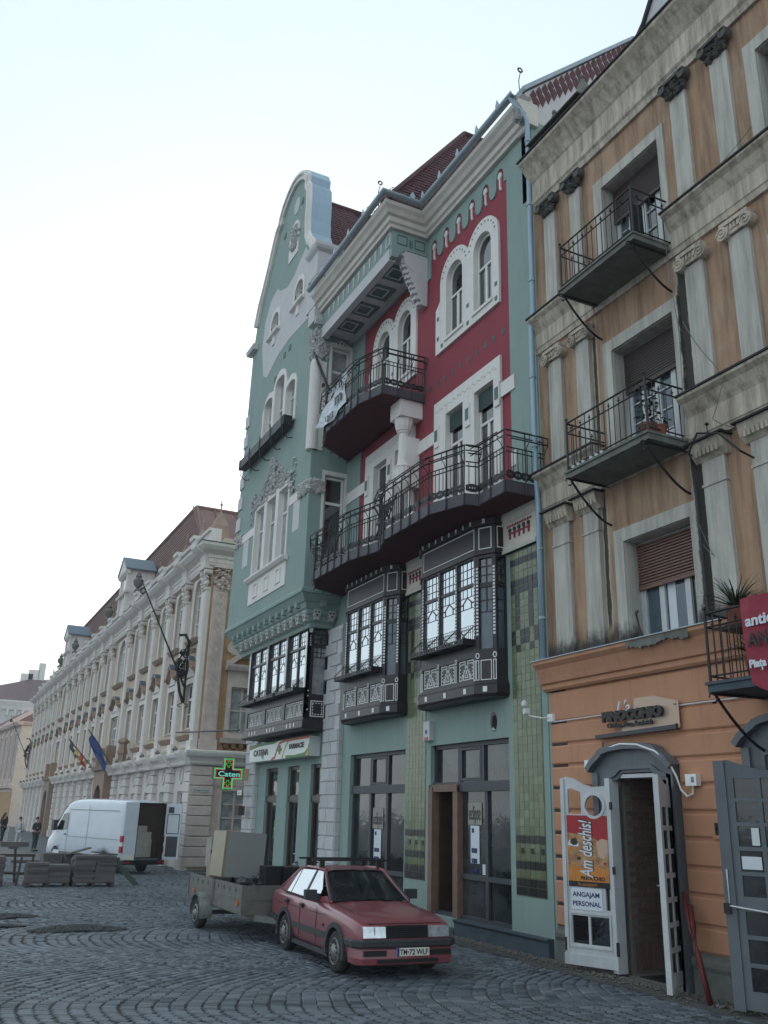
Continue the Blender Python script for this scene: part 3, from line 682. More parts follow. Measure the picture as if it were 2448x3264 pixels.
# cream capital blocks above the tiled pilasters, and the tiles
for y0, y1 in ((14.22, 15.42), (18.78, 19.92)):
    c = MB(); c.box(FW, y0, y1, 7.66, 8.52, -.02, .07); c.prof(FW, [(7.66, 0), (7.66, .1), (7.72, .12), (7.76, .09), (7.82, .07), (7.82, 0)], y0-.02, y1+.02)
    c.prof(FW, [(8.3, .06), (8.34, .1), (8.44, .13), (8.54, .13), (8.54, .0), (8.3, 0)], y0-.03, y1+.03)
    cc = obj('pilaster_block', c, 'cream', T)
    q = MB(); m_ = (y0+y1)/2
    for k in range(10): q.box(FW, m_-.42+k*.093-.03, m_-.42+k*.093+.03, 8.2, 8.25, .07, .082)
    for k in range(5): q.box(FW, m_-.38+k*.17, m_-.32+k*.17, 7.93, 8.1, .07, .085)
    q.box(FW, m_-.4, m_+.38, 8.03, 8.07, .07, .083)
    obj('painted_ornament', q, 'red', cc)
    q = MB()
    for k in range(5): q.plate(FW, arc(m_-.35+k*.17, 8.13, .05, 0, 330, 8), (), .07, .09)
    obj('painted_dots', q, 'iron', cc)
def tile_mesh(mname):
    mb = MB(); w, h = .5, .5
    vs = [(0, a*w, b*h) for a in (-1, 1) for b in (-1, 1)]+[(-1, a*(w-.03), b*(h-.03)) for a in (-1, 1) for b in (-1, 1)]
    mb.add(vs, [(4, 6, 7, 5), (0, 1, 5, 4), (2, 6, 7, 3), (0, 4, 6, 2), (1, 3, 7, 5)])
    return mesh('tile', mb, mname)
tml, tmd = tile_mesh('tile'), tile_mesh('tile_dark')
def tiled(y0, y1, z0, z1, nc, budget):
    pit = (y1-y0)/nc; nr = int(round((z1-z0)/.152)); ph = (z1-z0)/nr; rest = {'tile': MB(), 'tile_dark': MB()}; cnt = 0
    for r in range(nr):
        z = z0+(r+.5)*ph; hh = z-z0
        for c in range(nc):
            y = y0+(c+.5)*pit; dark = hh < .3 or (.45 < hh < .6) or (.92 < hh < 1.06)
            top_ = z1-z; cc = c if c < nc/2 else nc-1-c
            if .15 < top_ < .3 or (.55 < top_ < .7): dark = True
            if .7 < top_ < 1.5 and (c in (1, nc-2)) : dark = True
            if .7 < top_ < .9 and c in (0, nc-1, 2, nc-3): dark = True
            if 1.5 < top_ < 2.1 and ((c in (0, 2, nc-3, nc-1) and 1.65 < top_ < 1.9) or (c in (1, nc-2) and not 1.65 < top_ < 1.9)): dark = True
            w_t, h_t = pit*.97, ph*.965
            d = .016+rs.uniform(-.003, .003)
            if cnt < budget:
                o = put('tile', tmd if dark else tml, T, (10.4-.0, y, z), (0, 0, rs.gauss(0, .01)), (d, w_t, h_t)); o.rotation_euler = (0, rs.gauss(0, .012), rs.gauss(0, .012)); cnt += 1
            else:
                k = 'tile_dark' if dark else 'tile'; a, b = w_t/2, h_t/2
                rest[k].add([(10.4, y+sy*a, z+sz*b) for sy in (-1, 1) for sz in (-1, 1)]+[(10.4-d+rs.uniform(-.002, .002), y+sy*(a-.006), z+sz*(b-.006)) for sy in (-1, 1) for sz in (-1, 1)], [(4, 6, 7, 5), (0, 1, 5, 4), (2, 6, 7, 3), (0, 4, 6, 2), (1, 3, 7, 5)])
            if .75 < hh < .9 and c in (0, 2, 4):
                rest['tile_dark'].add([(10.4, y+sy*.05, z-.05+sz*.055) for sy in (-1, 1) for sz in (-1, 1)]+[(10.374, y+sy*.045, z-.05+sz*.05) for sy in (-1, 1) for sz in (-1, 1)], [(4, 6, 7, 5), (0, 1, 5, 4), (2, 6, 7, 3), (0, 4, 6, 2), (1, 3, 7, 5)])
    for k, mb in rest.items():
        if mb.v: obj('tiles', mb, k, T, kind='stuff')
obj('tile_bed', MB().box(FW, 14.3, 15.27, .96, 7.64, 0, .009), 'tile', T); obj('tile_bed', MB().box(FW, 18.88, 19.86, .96, 7.64, 0, .009), 'tile', T)
tiled(14.31, 15.26, .97, 7.64, 6, 264); tiled(18.89, 19.85, .97, 7.64, 6, 34)
# plinth ledge
pl = MB(); pl.prof(FW, [(0, -.1), (0, .12), (.26, .12), (.3, .16), (.33, .16), (.33, -.1)], 14.15, 17.4); pl.prof(FW, [(0, -.1), (0, .12), (.26, .12), (.3, .16), (.33, .16), (.33, -.1)], 18.75, 23.7)
pl.box(FW, 17.4, 18.75, -.01, .14, -.6, .14)
obj('plinth', pl, 'plinth', T)
# quoins
def quoins(y0, y1, z0, z1, h, d, alt=True):
    base = obj('quoin_pier', MB().box(FW, y0+.02, y1-.02, z0, z1, -.02, d-.03), 'pinkish', T)
    n = int((z1-z0)/h); cols = {}
    for r in range(n):
        za = z0+r*h; big = za < 4.3
        cuts = [y0, (y0+y1)/2+.07*(1 if r % 2 else -1), y1] if big else ([y0, y1-.3] if r % 2 else [y0+.35, y1+.12])
        for a, b in zip(cuts, cuts[1:]):
            key = (round(b-a, 3), h)
            if key not in cols:
                e = .018; hw = (b-a)/2-.008; hh = h/2-.008; mb = MB()
                mb.add([(0, s1*hw, s2*hh) for s1 in (-1, 1) for s2 in (-1, 1)]+[(-.045, s1*(hw-e), s2*(hh-e)) for s1 in (-1, 1) for s2 in (-1, 1)], [(4, 6, 7, 5), (0, 1, 5, 4), (2, 6, 7, 3), (0, 4, 6, 2), (1, 3, 7, 5)])
                cols[key] = mesh('quoin_block', mb, 'stone')
            put('quoin_block', cols[key], base, (10.4-d+.03, (a+b)/2, za+h/2))
        sb = ('s', h)
        if big:
            if sb not in cols:
                cols[sb] = mesh('quoin_block', MB().add([(s1*.5*d, 0, s2*(h/2-.008)) for s1 in (-1, 1) for s2 in (-1, 1)]+[(s1*(.5*d-.015), -.03, s2*(h/2-.025)) for s1 in (-1, 1) for s2 in (-1, 1)], [(4, 6, 7, 5), (0, 1, 5, 4), (2, 6, 7, 3), (0, 4, 6, 2), (1, 3, 7, 5)]), 'stone')
            put('quoin_block', cols[sb], base, (10.4-d/2+.01, y0+.02, za+h/2))
quoins(23.74, 24.84, .3, 7.6, .36, .16); quoins(30.9, 31.95, .3, 6.9, .36, .16)
# ---------------------------------------------------------------- shop fronts
def shop(y0, y1, z0, z1, door):
    m_ = MB(); F = FW; d1 = -.1; d0 = -.22; tr = 2.95
    m_.box(F, y0, y1, z1-.09, z1, d0, d1); m_.box(F, y0, y0+.09, z0, z1, d0, d1); m_.box(F, y1-.09, y1, z0, z1, d0, d1)
    m_.box(F, y0, y1, tr-.1, tr+.1, d0, d1+.04); m_.box(F, y0, y1, z0, z0+.08, d0, d1)
    a, b = y0+(y1-y0)*.36, y0+(y1-y0)*.66
    for x in (a, b): m_.box(F, x-.05, x+.05, tr, z1, d0+.01, d1-.01)
    m_.stroke(F, rect(a+.09, b-.09, tr+.15, z1-.13), .06, d0, d1-.005, True)
    if door: cs = [y0+.09, y0+1.0, 17.5]; m_.box(F, 16.43, 16.54, z0, tr, d0+.01, d1-.01); m_.box(F, y0+.09, 17.5, 1.1, 1.2, d0+.01, d1-.012)
    else:
        for x in (a, b): m_.box(F, x-.06, x+.06, z0, tr, d0+.01, d1-.01)
        m_.box(F, y0+.09, y1-.09, .95, 1.05, d0+.01, d1-.012)
    f = obj('shop_window', m_, 'vangrey', T)
    for u0, u1 in ((y0+.09, a-.05), (a+.05, b-.05), (b+.05, y1-.09)): obj('pane', MB().box(F, u0, u1, tr+.1, z1-.09, -.17, -.16), 'shopglass', f)
    if door:
        for u0, u1 in ((y0+.09, 16.43), (16.54, 17.5)):
            obj('pane', MB().box(F, u0, u1, 1.2, tr-.1, -.17, -.16), 'shopglass', f); obj('pane', MB().box(F, u0, u1, z0+.08, 1.1, -.17, -.16), 'shopglass', f)
    else:
        for u0, u1 in ((y0+.09, a-.06), (a+.06, b-.06), (b+.06, y1-.09)):
            obj('pane', MB().box(F, u0, u1, 1.05, tr-.1, -.17, -.16), 'shopglass', f); obj('pane', MB().box(F, u0, u1, z0+.08, .95, -.17, -.16), 'shopglass', f)
    return f
s2_ = shop(*SH[0], True); s1_ = shop(*SH[1], False)
df = MB(); df.box(FW, 17.5, 17.7, .14, 2.95, -.22, -.02); df.box(FW, 18.55, 18.73, .14, 2.95, -.22, .02); df.box(FW, 17.5, 18.73, 2.85, 3.0, -.22, 0)
obj('door_frame', df, 'plywood', T)
dl = MB(); dl.box(Fr((10.55, 18.5, 0), (1, -.12, 0), (-.12, -1, 0)), 0, .85, .16, 2.85, -.02, .02)
obj('door', dl, 'doorbrown', T)
ii = MB(); ii.box(FW, 17.72, 18.5, .95, 1.0, -1.3, -.5); ii.box(FW, 17.9, 17.94, .2, 2.2, -1.1, -1.06); ii.box(FW, 17.75, 18.4, 2.4, 2.43, -1.0, -.95)
obj('shop_fitting', ii, 'wood', T)
# posters on the shop glass
def poster(name, u0, u1, v0, v1, m, label, d=-.15, parent=None):
    o = top(name, MB().box(FW, u0, u1, v0, v1, d, d+.006), m, label, 'poster'); return o
def pflow(y0, y1, za, zb, zc, lab, h2):
    p1 = poster('poster', y0, y1, zb, zc, 'cardboard', 'grey poster with a large shop name in dark condensed letters '+lab)
    text('eclipse', FW, y1-.04, zb+.1, -.142, .42, 'ink', p1, width=y1-y0-.08, off=.001)
    p2 = poster('notice', y0+.1, y1-.1, za, zb-.02, 'paper', 'white notice with dark printed lines '+lab+', below the grey poster')
    for k, s_ in enumerate(('DESCHIDEM', 'IN CURAND', 'VA ASTEPTAM')): text(s_, FW, y1-.14, zb-.55-k*.2, -.142, .12, 'navy', p2, width=(y1-y0-.3)*(1 if k == 2 else .9), off=.006)
    o = obj('logo', MB().box(FW, y1-.24, y1-.15, zb-.16, zb-.07, -.144, -.14), 'navy', p2)
pflow(16.72, 17.26, 1.42, 2.18, 2.62, 'inside the right shop window', 0); pflow(21.35, 21.95, 1.3, 2.0, 2.5, 'inside the left shop window', 0)
poster('sticker', 16.58, 16.7, 1.22, 1.42, 'paper', 'small white and blue sticker low in the corner of the right shop window')
# pharmacy entrances: wooden doors set back between pillars
for k, (a, b, c, e) in enumerate(PH):
    m_ = MB(); F = FW; d = -.1
    m_.plate(F, rect(a, b, .02, e), [rect(a+.14, b-.14, .35 if k != 1 else .25, 2.62), rect(a+.14, b-.14, 2.86, e-.1)], d-.08, d)
    m_.box(F, a, b, 2.66, 2.82, d, d+.05); m_.box(F, a+.1, b-.1, .28, .33, d, d+.03)
    f = obj('door' if k == 1 else 'shop_window', m_, 'doorbrown', T)
    obj('pane', MB().box(F, a+.12, b-.12, .3, 2.64, d-.06, d-.05), 'shopglass', f); obj('pane', MB().box(F, a+.12, b-.12, 2.84, e-.08, d-.06, d-.05), 'shopglass', f)
    if k == 1:
        gr = MB()
        for q in range(5): gr.tube([F(27.22+.09*math.cos(t*.7)*(1 if q % 2 else -1)+.27, .7+q*.34+t*.05, d-.03) for t in range(8)], .012, 4)
        gr.box(F, 27.48, 27.52, .3, 2.62, d-.05, d-.01); obj('door_grille', gr, 'iron', f)
        obj('handle', MB().tube([F(27.12, 1.15, d), F(27.12, 1.15, d+.06), F(27.22, 1.15, d+.06)], .014, 5), 'bead', f)
fx = MB().box(FW, 26.9, 26.94, 1.9, 2.35, -.34, -.32)
for (u, v) in ((25.25, 1.8), (29.25, 1.8)):
    gs = top('pharmacy_sticker', MB().box(FW, u-.16, u+.16, v-.28, v+.28, -.14, -.13), 'signgreen', 'green sticker with white cross inside the %s pharmacy window' % ('right' if u < 27 else 'left'), 'sticker')
    obj('cross', MB().box(FW, u-.03, u+.03, v-.1, v+.14, -.13, -.126).box(FW, u-.1, u+.1, v-.01, v+.05, -.13, -.126), 'signwhite', gs)
# ---------------------------------------------------------------- bay windows
def bead_col(mb, F, u, v0, v1, d, w=.045, p=.075):
    n = int((v1-v0)/p)
    for k in range(n): mb.box(F, u-w/2, u+w/2, v0+k*p, v0+k*p+p*.62, d, d+.008)
def lattice(mb, F, a, b, z0, zt, z1, d, house=True):
    w = .017
    for k in range(1, 4): x = a+(b-a)*k/4; mb.box(F, x-w/2, x+w/2, zt, z1, d, d+.006)
    for k in (1, 2): z = zt+(z1-zt)*k/3; mb.box(F, a, b, z-w/2, z+w/2, d, d+.006)
    h = zt-z0-.1; top_ = zt-.06; r1 = top_-h*.16; r2 = top_-h*.38
    for k in range(1, 4): x = a+(b-a)*k/4; mb.box(F, x-w/2, x+w/2, r1, top_, d, d+.006)
    mb.box(F, a, b, r1-w/2, r1+w/2, d, d+.006); mb.box(F, a, b, r2-w/2, r2+w/2, d, d+.006)
    if house:
        m_ = (a+b)/2; q = (b-a)*.24; mb.stroke(F, [(m_-q, r2), (m_-q, r1-h*.1), (m_, r1), (m_+q, r1-h*.1), (m_+q, r2)], w*1.6, d, d+.008)
        mb.stroke(F, [(a, r1-h*.12), (m_-q, r1-h*.12)], w, d, d+.02); mb.stroke(F, [(b, r1-h*.12), (m_+q, r1-h*.12)], w, d, d+.02)
def panel_pattern(mb, F, a, b, z0, z1, d):
    m_ = (a+b)/2; e = d+.008; t = .018
    for s in (-1, 1):
        o_ = (b-a)/2; pts = [(m_+s*o_, z0), (m_+s*o_, z1), (m_+s*.05, z1), (m_+s*.05, z0+(z1-z0)*.5), (m_+s*.16, z0+(z1-z0)*.18), (m_+s*.18, z0)]
        mb.stroke(F, pts, t, d, e, True)
        for k in range(5): mb.obox(F, (m_+s*(o_-.045), z0+.08+k*(z1-z0)*.2, d+.004), (.022, .035, .008))
        for k in range(3): mb.obox(F, (m_+s*(.1+k*.06), z1-.055, d+.004), (.03, .028, .008))
        for k in range(4): mb.obox(F, (m_+s*(.1+.033*k), z0+(z1-z0)*(.52-.12*k), d+.004), (.022, .03, .008))
    mb.stroke(F, [(m_-.13, z0), (m_-.1, z0+.15), (m_, z0+.29), (m_+.1, z0+.15), (m_+.13, z0)], t, d, e, True)
    mb.stroke(F, [(m_-.06, z0+.05), (m_, z0+.19), (m_+.06, z0+.05)], t, d, e, True)
def guard(F, a, b, z, dep, par):
    g_ = MB(); g_.box(F, a, b, z-.06, z-.045, 0, dep)
    g_.plate(Fr(F(0, 0, dep), F.U, F.N), rect(a, b, z-.05, z+.045), [rect(x-.03, x+.03, z-.02, z+.02) for x in [a+(b-a)*(k+.5)/5 for k in range(5)]], -.015, 0, True)
    for x in (a, b): g_.box(F, x-.01, x+.01, z-.07, z+.06, 0, dep); g_.tube([F(x, z+.35, .02), F(x, z+.06, dep)], .012, 4)
    n = int((b-a)/.085)
    for k in range(n+1): x = a+(b-a)*k/n; g_.tube([F(x, z-.03, .05), F(x, z+.36, .05)], .006, 4)
    for h in (.06, .3, .36): g_.tube([F(a, z+h, .05), F(b, z+h, .05)], .006, 4)
    obj('window_guard', g_, 'iron', par)
def outline(mb, F, a, b, c, e, d, t=.02): mb.stroke(F, rect(a, b, c, e), t, d, d+.008, True)
for bi, sh in enumerate((0, 4.45)):
    P = [(10.4, 15.43+sh), (10.15, 15.46+sh), (9.93, 15.92+sh), (9.93, 18.3+sh), (10.15, 18.76+sh), (10.4, 18.79+sh)]
    z0, z1 = 4.67, 8.52
    bw = MB(); bw.sweep(P, [(z0-.02, -.12), (z0, .02), (z0+.06, .06), (z0+.24, .06), (z0+.27, .03), (z0+.32, .03), (z0+.32, -.12)])
    bw.sweep(P, [(8.34, 0), (8.36, .05), (8.5, .06), (8.52, -.1), (8.34, -.1)]); bw.sweep(P, [(7.68, 0), (7.7, .035), (7.76, .035), (7.78, 0), (7.78, -.05), (7.68, -.05)])
    bw.add([(x, y, z0) for x, y in P], [tuple(range(6))]); bw.add([(x, y, z1) for x, y in P], [tuple(range(6))])
    Ff = Fr((9.93, 0, 0), (0, 1, 0), (-1, 0, 0)); ya = 15.92+sh
    op = [(ya+.07+k*.78, ya+.77+k*.78) for k in range(3)]
    bw.plate(Ff, rect(ya, ya+2.38, z0, z1), [rect(a, b, 5.85, 7.66) for a, b in op]+[rect(a+.02, b-.02, 5.06, 5.5) for a, b in op], -.08, 0)
    bay = obj('bay_window', bw, 'brown', T, label='dark brown bay window with white inlays above the %s shop window' % ('right' if bi == 0 else 'middle'))
    obj('carved_panel', MB().box(Ff, ya+.05, ya+2.33, 5.0, 5.55, -.1, -.03), 'brown', bay)
    wh = MB(); lat = MB()
    for a, b in op:
        obj('pane', MB().box(Ff, a, b, 5.85, 7.1, -.065, -.055), 'mirrorglass', bay); obj('pane', MB().box(Ff, a, b, 7.1, 7.66, -.067, -.057), 'mirrorglass', bay)
        lattice(lat, Ff, a, b, 5.85, 7.1, 7.66, -.055); lat.box(Ff, a, b, 7.06, 7.13, -.06, -.02)
        panel_pattern(wh, Ff, a+.06, b-.06, 5.08, 5.47, -.03)
        guard(Ff, a-.03, b+.05, 5.82, .3, bay)
    for x in (op[0][1]+.04, op[1][1]+.04): bead_col(wh, Ff, x, 5.9, 7.6, 0); outline(wh, Ff, x-.025, x+.025, 5.06, 5.4, 0, .014); wh.stroke(Ff, arc(x, 5.5, .035, 0, 330, 9, .05), .018, 0, .008, True)
    outline(wh, Ff, ya+.04, ya+2.32, 7.85, 8.3, 0)
    for k in range(8): wh.obox(Ff, (ya+.1+k*.31, 8.44, .062), (.05, .1, .01))
    for k in range(3): wh.obox(Ff, (ya+.35+k*.84, z0+.15, .064), (.1, .11, .01))
    for fi, (p, q) in enumerate(((P[1], P[2]), (P[3], P[4]), (P[0], P[1]))):
        F = face(p, q); L = math.hypot(p[0]-q[0], p[1]-q[1])
        mb = MB(); mb.plate(F, rect(0, L, z0, z1), [rect(.09 if fi < 2 else .05, L-.09 if fi < 2 else L-.04, 5.66, 7.62)] , -.08, 0)
        obj('side_frame', mb, 'brown', bay)
        a, b = (.09, L-.09) if fi < 2 else (.05, L-.04)
        obj('pane', MB().box(F, a, b, 5.66, 7.0, -.06, -.05), 'glassblue', bay); obj('pane', MB().box(F, a, b, 7.0, 7.62, -.062, -.052), 'glass', bay)
        lat.box(F, a, b, 6.98, 7.08, -.06, -.02)
        for z in (6.45, 6.7, 7.25, 7.44): lat.box(F, a, b, z-.01, z+.01, -.06, -.035)
        if fi < 2:
            lat.box(F, L/2-.011, L/2+.011, 6.45, 7.62, -.06, -.034)
            for x in (.045, L-.045): bead_col(wh, F, x, 5.95, 7.5, 0, .05); outline(wh, F, x-.03, x+.03, 5.02, 5.42, 0, .015); wh.stroke(F, arc(x, 5.52, .04, 0, 330, 9, .055), .018, 0, .008, True)
            outline(wh, F, .13, L-.13, 5.02, 5.42, 0, .016); outline(wh, F, .1, L-.1, 7.83, 8.3, 0, .02)
            wh.obox(F, (L/2, z0+.15, .062), (.1, .11, .01)); wh.obox(F, (L/2, 8.44, .062), (.07, .1, .01))
        else: outline(wh, F, .05, L-.05, 7.83, 8.3, 0, .018)
    for x in (ya+.045, ya+2.38-.045): bead_col(wh, Ff, x, 5.95, 7.5, 0, .04); outline(wh, Ff, x-.03, x+.03, 5.02, 5.42, 0, .015)
    obj('white_inlay', wh, 'bead', bay); obj('glazing_bars', lat, 'brown', bay)
    sl_ = MB(); sl_.box(Ff, ya+.06, ya+2.3, 7.87, 8.28, 0, .004); obj('frieze_panel', sl_, 'brownpanel', bay)
# pharmacy bay
z0, z1 = 4.64, 7.72
P = [(10.4, 24.9), (9.63, 24.9), (9.63, 30.45), (10.4, 30.45)]
bw = MB(); bw.sweep(P, [(z0-.02, -.12), (z0, .04), (z0+.05, .07), (z0+.24, .07), (z0+.27, .03), (z0+.32, .03), (z0+.32, -.12)]); bw.add([(x, y, z0) for x, y in P], [(0, 1, 2, 3)]); bw.add([(x, y, z1) for x, y in P], [(0, 1, 2, 3)])
Ff = front(9.63); op = [(25.02, 26.58), (26.8, 28.4), (28.62, 30.25)]
bw.plate(Ff, rect(24.9, 30.45, z0, z1), [rect(a, b, 5.78, 7.6) for a, b in op]+[rect(a, b, 5.02, 5.5) for a, b in op], -.12, 0)
Fs = side(24.9); bw.plate(Fs, rect(9.63, 10.42, z0, z1), [rect(9.84, 10.24, 5.66, 7.05), rect(9.84, 10.24, 7.16, 7.62)], -.1, 0)
bay = obj('bay_window', bw, 'brown', T, label='wide dark bay window with three lattice windows above the pharmacy sign')
obj('carved_panel', MB().box(Ff, 24.95, 30.4, 5.0, 5.55, -.12, -.04), 'brown', bay)
wh = MB(); lat = MB()
for a, b in op:
    obj('pane', MB().box(Ff, a, b, 5.78, 7.1, -.1, -.09), 'mirrorglass', bay); obj('pane', MB().box(Ff, a, b, 7.1, 7.6, -.102, -.092), 'mirrorglass', bay)
    m_ = (a+b)/2
    lattice(lat, Ff, a, m_-.04, 5.78, 7.1, 7.6, -.09); lattice(lat, Ff, m_+.04, b, 5.78, 7.1, 7.6, -.09); lat.box(Ff, a, b, 7.06, 7.13, -.1, -.04); lat.box(Ff, m_-.035, m_+.035, 5.78, 7.6, -.1, -.05)
    panel_pattern(wh, Ff, a+.05, m_-.04, 5.06, 5.46, -.04); panel_pattern(wh, Ff, m_+.04, b-.05, 5.06, 5.46, -.04)
    guard(Ff, a, b, 5.78, .34, bay)
for x in (26.69, 28.51, 30.35, 24.96): wh.box(Ff, x-.05, x+.05, 5.85, 7.5, 0, .012)
for c in (25.8, 27.6, 29.4):
    for k in (-1, 0, 1): wh.obox(Ff, (c+k*.3, z0+.15, .072), (.08, .12, .01))
for x in (9.72, 10.33):
    for k in range(5): wh.obox(Fs, (x, 7.1+k*.07, .004), (.035-.003*k, .035, .01))
    wh.plate(Fs, [(x-.04, 7.48), (x+.04, 7.48), (x+.07, 7.62), (x-.07, 7.62)], (), 0, .01)
    for z in (5.6, 5.75, 5.2): wh.obox(Fs, (x, z, .004), (.035, .035, .01))
for k in range(6): wh.obox(Fs, (9.72+k*.12, 7.68, .004), (.035, .035, .01))
outline(wh, Fs, 9.83, 10.24, 5.02, 5.46, 0, .025)
for k in range(4): wh.obox(Fs, (9.9+k*.09, 5.08, .004), (.05, .02, .01)); wh.obox(Fs, (9.9+k*.09, 5.4, .004), (.05, .02, .01)); wh.obox(Fs, (9.89, 5.12+k*.08, .004), (.02, .05, .01)); wh.obox(Fs, (10.18, 5.12+k*.08, .004), (.02, .05, .01))
obj('pane', MB().box(Fs, 9.84, 10.24, 5.66, 7.05, -.08, -.07), 'curtain', bay); obj('pane', MB().box(Fs, 9.84, 10.24, 7.16, 7.62, -.08, -.07), 'glass', bay)
for z in (6.75, 6.9, 7.3, 7.45): lat.box(Fs, 9.84, 10.24, z-.01, z+.01, -.07, -.05)
for x in (9.97, 10.1): lat.box(Fs, x-.01, x+.01, 6.75, 7.62, -.07, -.05)
obj('white_inlay', wh, 'bead', bay); obj('glazing_bars', lat, 'brown', bay)
# ---------------------------------------------------------------- iron balconies
def tbalcony(P, z, tail, rail_from, label, valance=(0, 99)):
    sl_ = MB(); n = len(P); sl_.add([(x, y, z) for x, y in P]+[(x, y, z+.22) for x, y in P], [tuple(range(n)), tuple(range(n, 2*n))])
    b = obj('balcony', sl_, 'maroon', T, label=label)
    obj('balcony_fascia', MB().sweep(P, [(z-.01, -.02), (z-.01, .03), (z+.24, .03), (z+.24, -.02)]), 'ironpurple', b)
    rl = MB(); bars = []
    zb = z+.24; QP = P[rail_from:]
    L = 0; pts = []
    for (p, q) in zip(QP, QP[1:]):
        p, q = Vector((p[0], p[1], 0)), Vector((q[0], q[1], 0)); l = (q-p).length; e = (q-p)/l; nn = Vector((-e.y, e.x, 0)); k = max(1, round(l/.42))
        for i in range(k+(1 if q == Vector((QP[-1][0], QP[-1][1], 0)) else 0)): pts.append((p+e*l*i/k, nn, e, i))
        m = int(l/.105)
        for i in range(m): bars.append(p+e*l*(i+.5)/m+nn*.02)
        for h in (.1, .62, .72, .98, 1.1): rl.tube([p+nn*.02+Vector((0, 0, zb+h)), q+nn*.02+Vector((0, 0, zb+h))], .015 if h < 1.05 else .022, 4)
        for h, o_ in ((.84, .2), (1.0, .2)): rl.tube([p+nn*o_+Vector((0, 0, zb+h)), q+nn*o_+Vector((0, 0, zb+h))], .016, 4)
        F = face((p.x, p.y), (q.x, q.y)); ns = max(1, round(l/.2)); w = l/ns                     # scalloped pierced valance
        top_ = []; bot = []
        for i in range(ns):
            top_ += [(i*w+w*t, zb+.19+.035*math.sin(PI*t)) for t in (0, .25, .5, .75)]; bot += [(i*w+w*t, zb+.07-.035*math.sin(PI*t)+.03*0) for t in (0, .25, .5, .75)]
        top_.append((l, zb+.19)); bot.append((l, zb+.07))
        hol = [rect(i*w+w*t-.008, i*w+w*t+.008, zb+.1, zb+.155) for i in range(ns) for t in (.3, .5, .7)]
        rl.plate(F, bot+top_[::-1], hol, .02, .028, True)
    for p, nn, e, i in pts:
        rl.tube([p+nn*.045+Vector((0, 0, z-.02)), p+nn*.045+Vector((0, 0, zb+.1)), p+nn*.03+Vector((0, 0, zb+1.1))], .019, 4)
        rl.tube([p+nn*.045+Vector((0, 0, z-.02)), p+nn*.075+Vector((0, 0, z-.05)), p+nn*.09+Vector((0, 0, z-.01))], .012, 4)
        rl.tube([p+nn*.03+Vector((0, 0, zb+.62)), p+nn*.12+Vector((0, 0, zb+.78)), p+nn*.2+Vector((0, 0, zb+.84)), p+nn*.2+Vector((0, 0, zb+1.0))], .011, 4)
        rl.tube([p+nn*.03+Vector((0, 0, zb+.9)), p+nn*.2+Vector((0, 0, zb+.9))], .009, 4)
    r = obj('railing', rl, 'iron', b)
    bm_ = mesh('baluster', MB().tube([(0, 0, .2), (0, 0, .72)], .0105, 4), 'iron')
    for p in bars: put('baluster', bm_, r, (p.x, p.y, zb))
    return b
PL = [(10.4, 14.02), (9.5, 14.04), (9.5, 15.08), (9.22, 15.15), (8.9, 16.1), (8.9, 18.3), (9.2, 19.15), (9.15, 19.6), (8.92, 20.45), (8.9, 22.6), (9.3, 23.6), (10.4, 23.7)]
PL = [(10.4, 14.02), (9.5, 14.04), (9.5, 15.08), (9.22, 15.15), (8.9, 16.1), (8.9, 18.3), (9.2, 19.2), (8.92, 20.4), (8.9, 22.7), (9.3, 23.65), (10.4, 24.15)]
tbalcony(PL, 8.53, 0, 0, 'long winding iron balcony across the whole first floor')
PU = [(10.4, 19.25), (9.2, 19.28), (8.92, 20.2), (8.9, 22.4), (9.25, 23.4), (10.4, 24.15)]
tbalcony(PU, 12.9, 0, 0, 'short iron balcony on the second floor, carried by the white column')
# white column under the upper balcony
cx, cy = 10.02, 19.62
co = MB(); co.bx(cx-.27, 10.42, cy-.3, cy+.3, 12.42, 12.9); co.lathe((cx, cy, 0), [(.15, 12.05), (.2, 12.08), (.24, 12.2), (.26, 12.38), (.26, 12.42)], 12); co.lathe((cx, cy, 0), [(.2, 11.02), (.16, 11.2), (.14, 11.5), (.135, 12.0), (.17, 12.03), (.17, 12.07), (.13, 12.1)], 14)
co.lathe((cx, cy, 0), [(.04, 10.3), (.12, 10.38), (.18, 10.5), (.22, 10.62), (.24, 11.0), (.26, 11.04), (.2, 11.1)], 12); co.bx(cx, 10.42, cy-.16, cy+.16, 10.5, 11.9)
obj('column', co, 'white', T)
# folding wooden ladder-like shutter bars on the balcony
# ---------------------------------------------------------------- pharmacy tower with the curved gable
FT = front(9.15); FTS = side(24.24)
gl = [(24.25, 8.6), (24.25, 20.45), (24.95, 20.5), (24.97, 20.95), (25.12, 21.3), (25.45, 21.62), (25.66, 22.0), (25.72, 22.6), (25.72, 23.4), (25.8, 24.1), (26.0, 24.38), (25.96, 24.66), (26.2, 25.06), (26.6, 25.32), (27.1, 25.48), (27.6, 25.5), (28.1, 25.36), (28.6, 25.08), (28.92, 24.72), (28.98, 24.48), (29.3, 24.3), (29.6, 23.8), (30.0, 23.1), (30.45, 22.4), (30.9, 21.8), (31.25, 21.0), (31.45, 20.3), (31.5, 19.9), (31.75, 13), (32.0, 8.6)]
TW = [(26.05, 26.97, 10.02, 12.52), (27.25, 28.17, 10.02, 12.52), (28.45, 29.37, 10.02, 12.52)]
TU = [(26.05, 26.95, 14.85, 16.5), (27.2, 28.15, 14.85, 17.2), (28.4, 29.3, 14.85, 16.8)]
SM = [(25.95, 26.75, 19.5, 20.42), (28.45, 29.3, 19.55, 20.42)]
hol = [rect(a-.03, b+.03, c-.03, e+.03) for a, b, c, e in TW]+[barch(a-.03, b+.03, c-.03, e, 8) for a, b, c, e in TU]+[archp(a-.03, b+.03, c-.03, e+.03, 8) for a, b, c, e in SM]
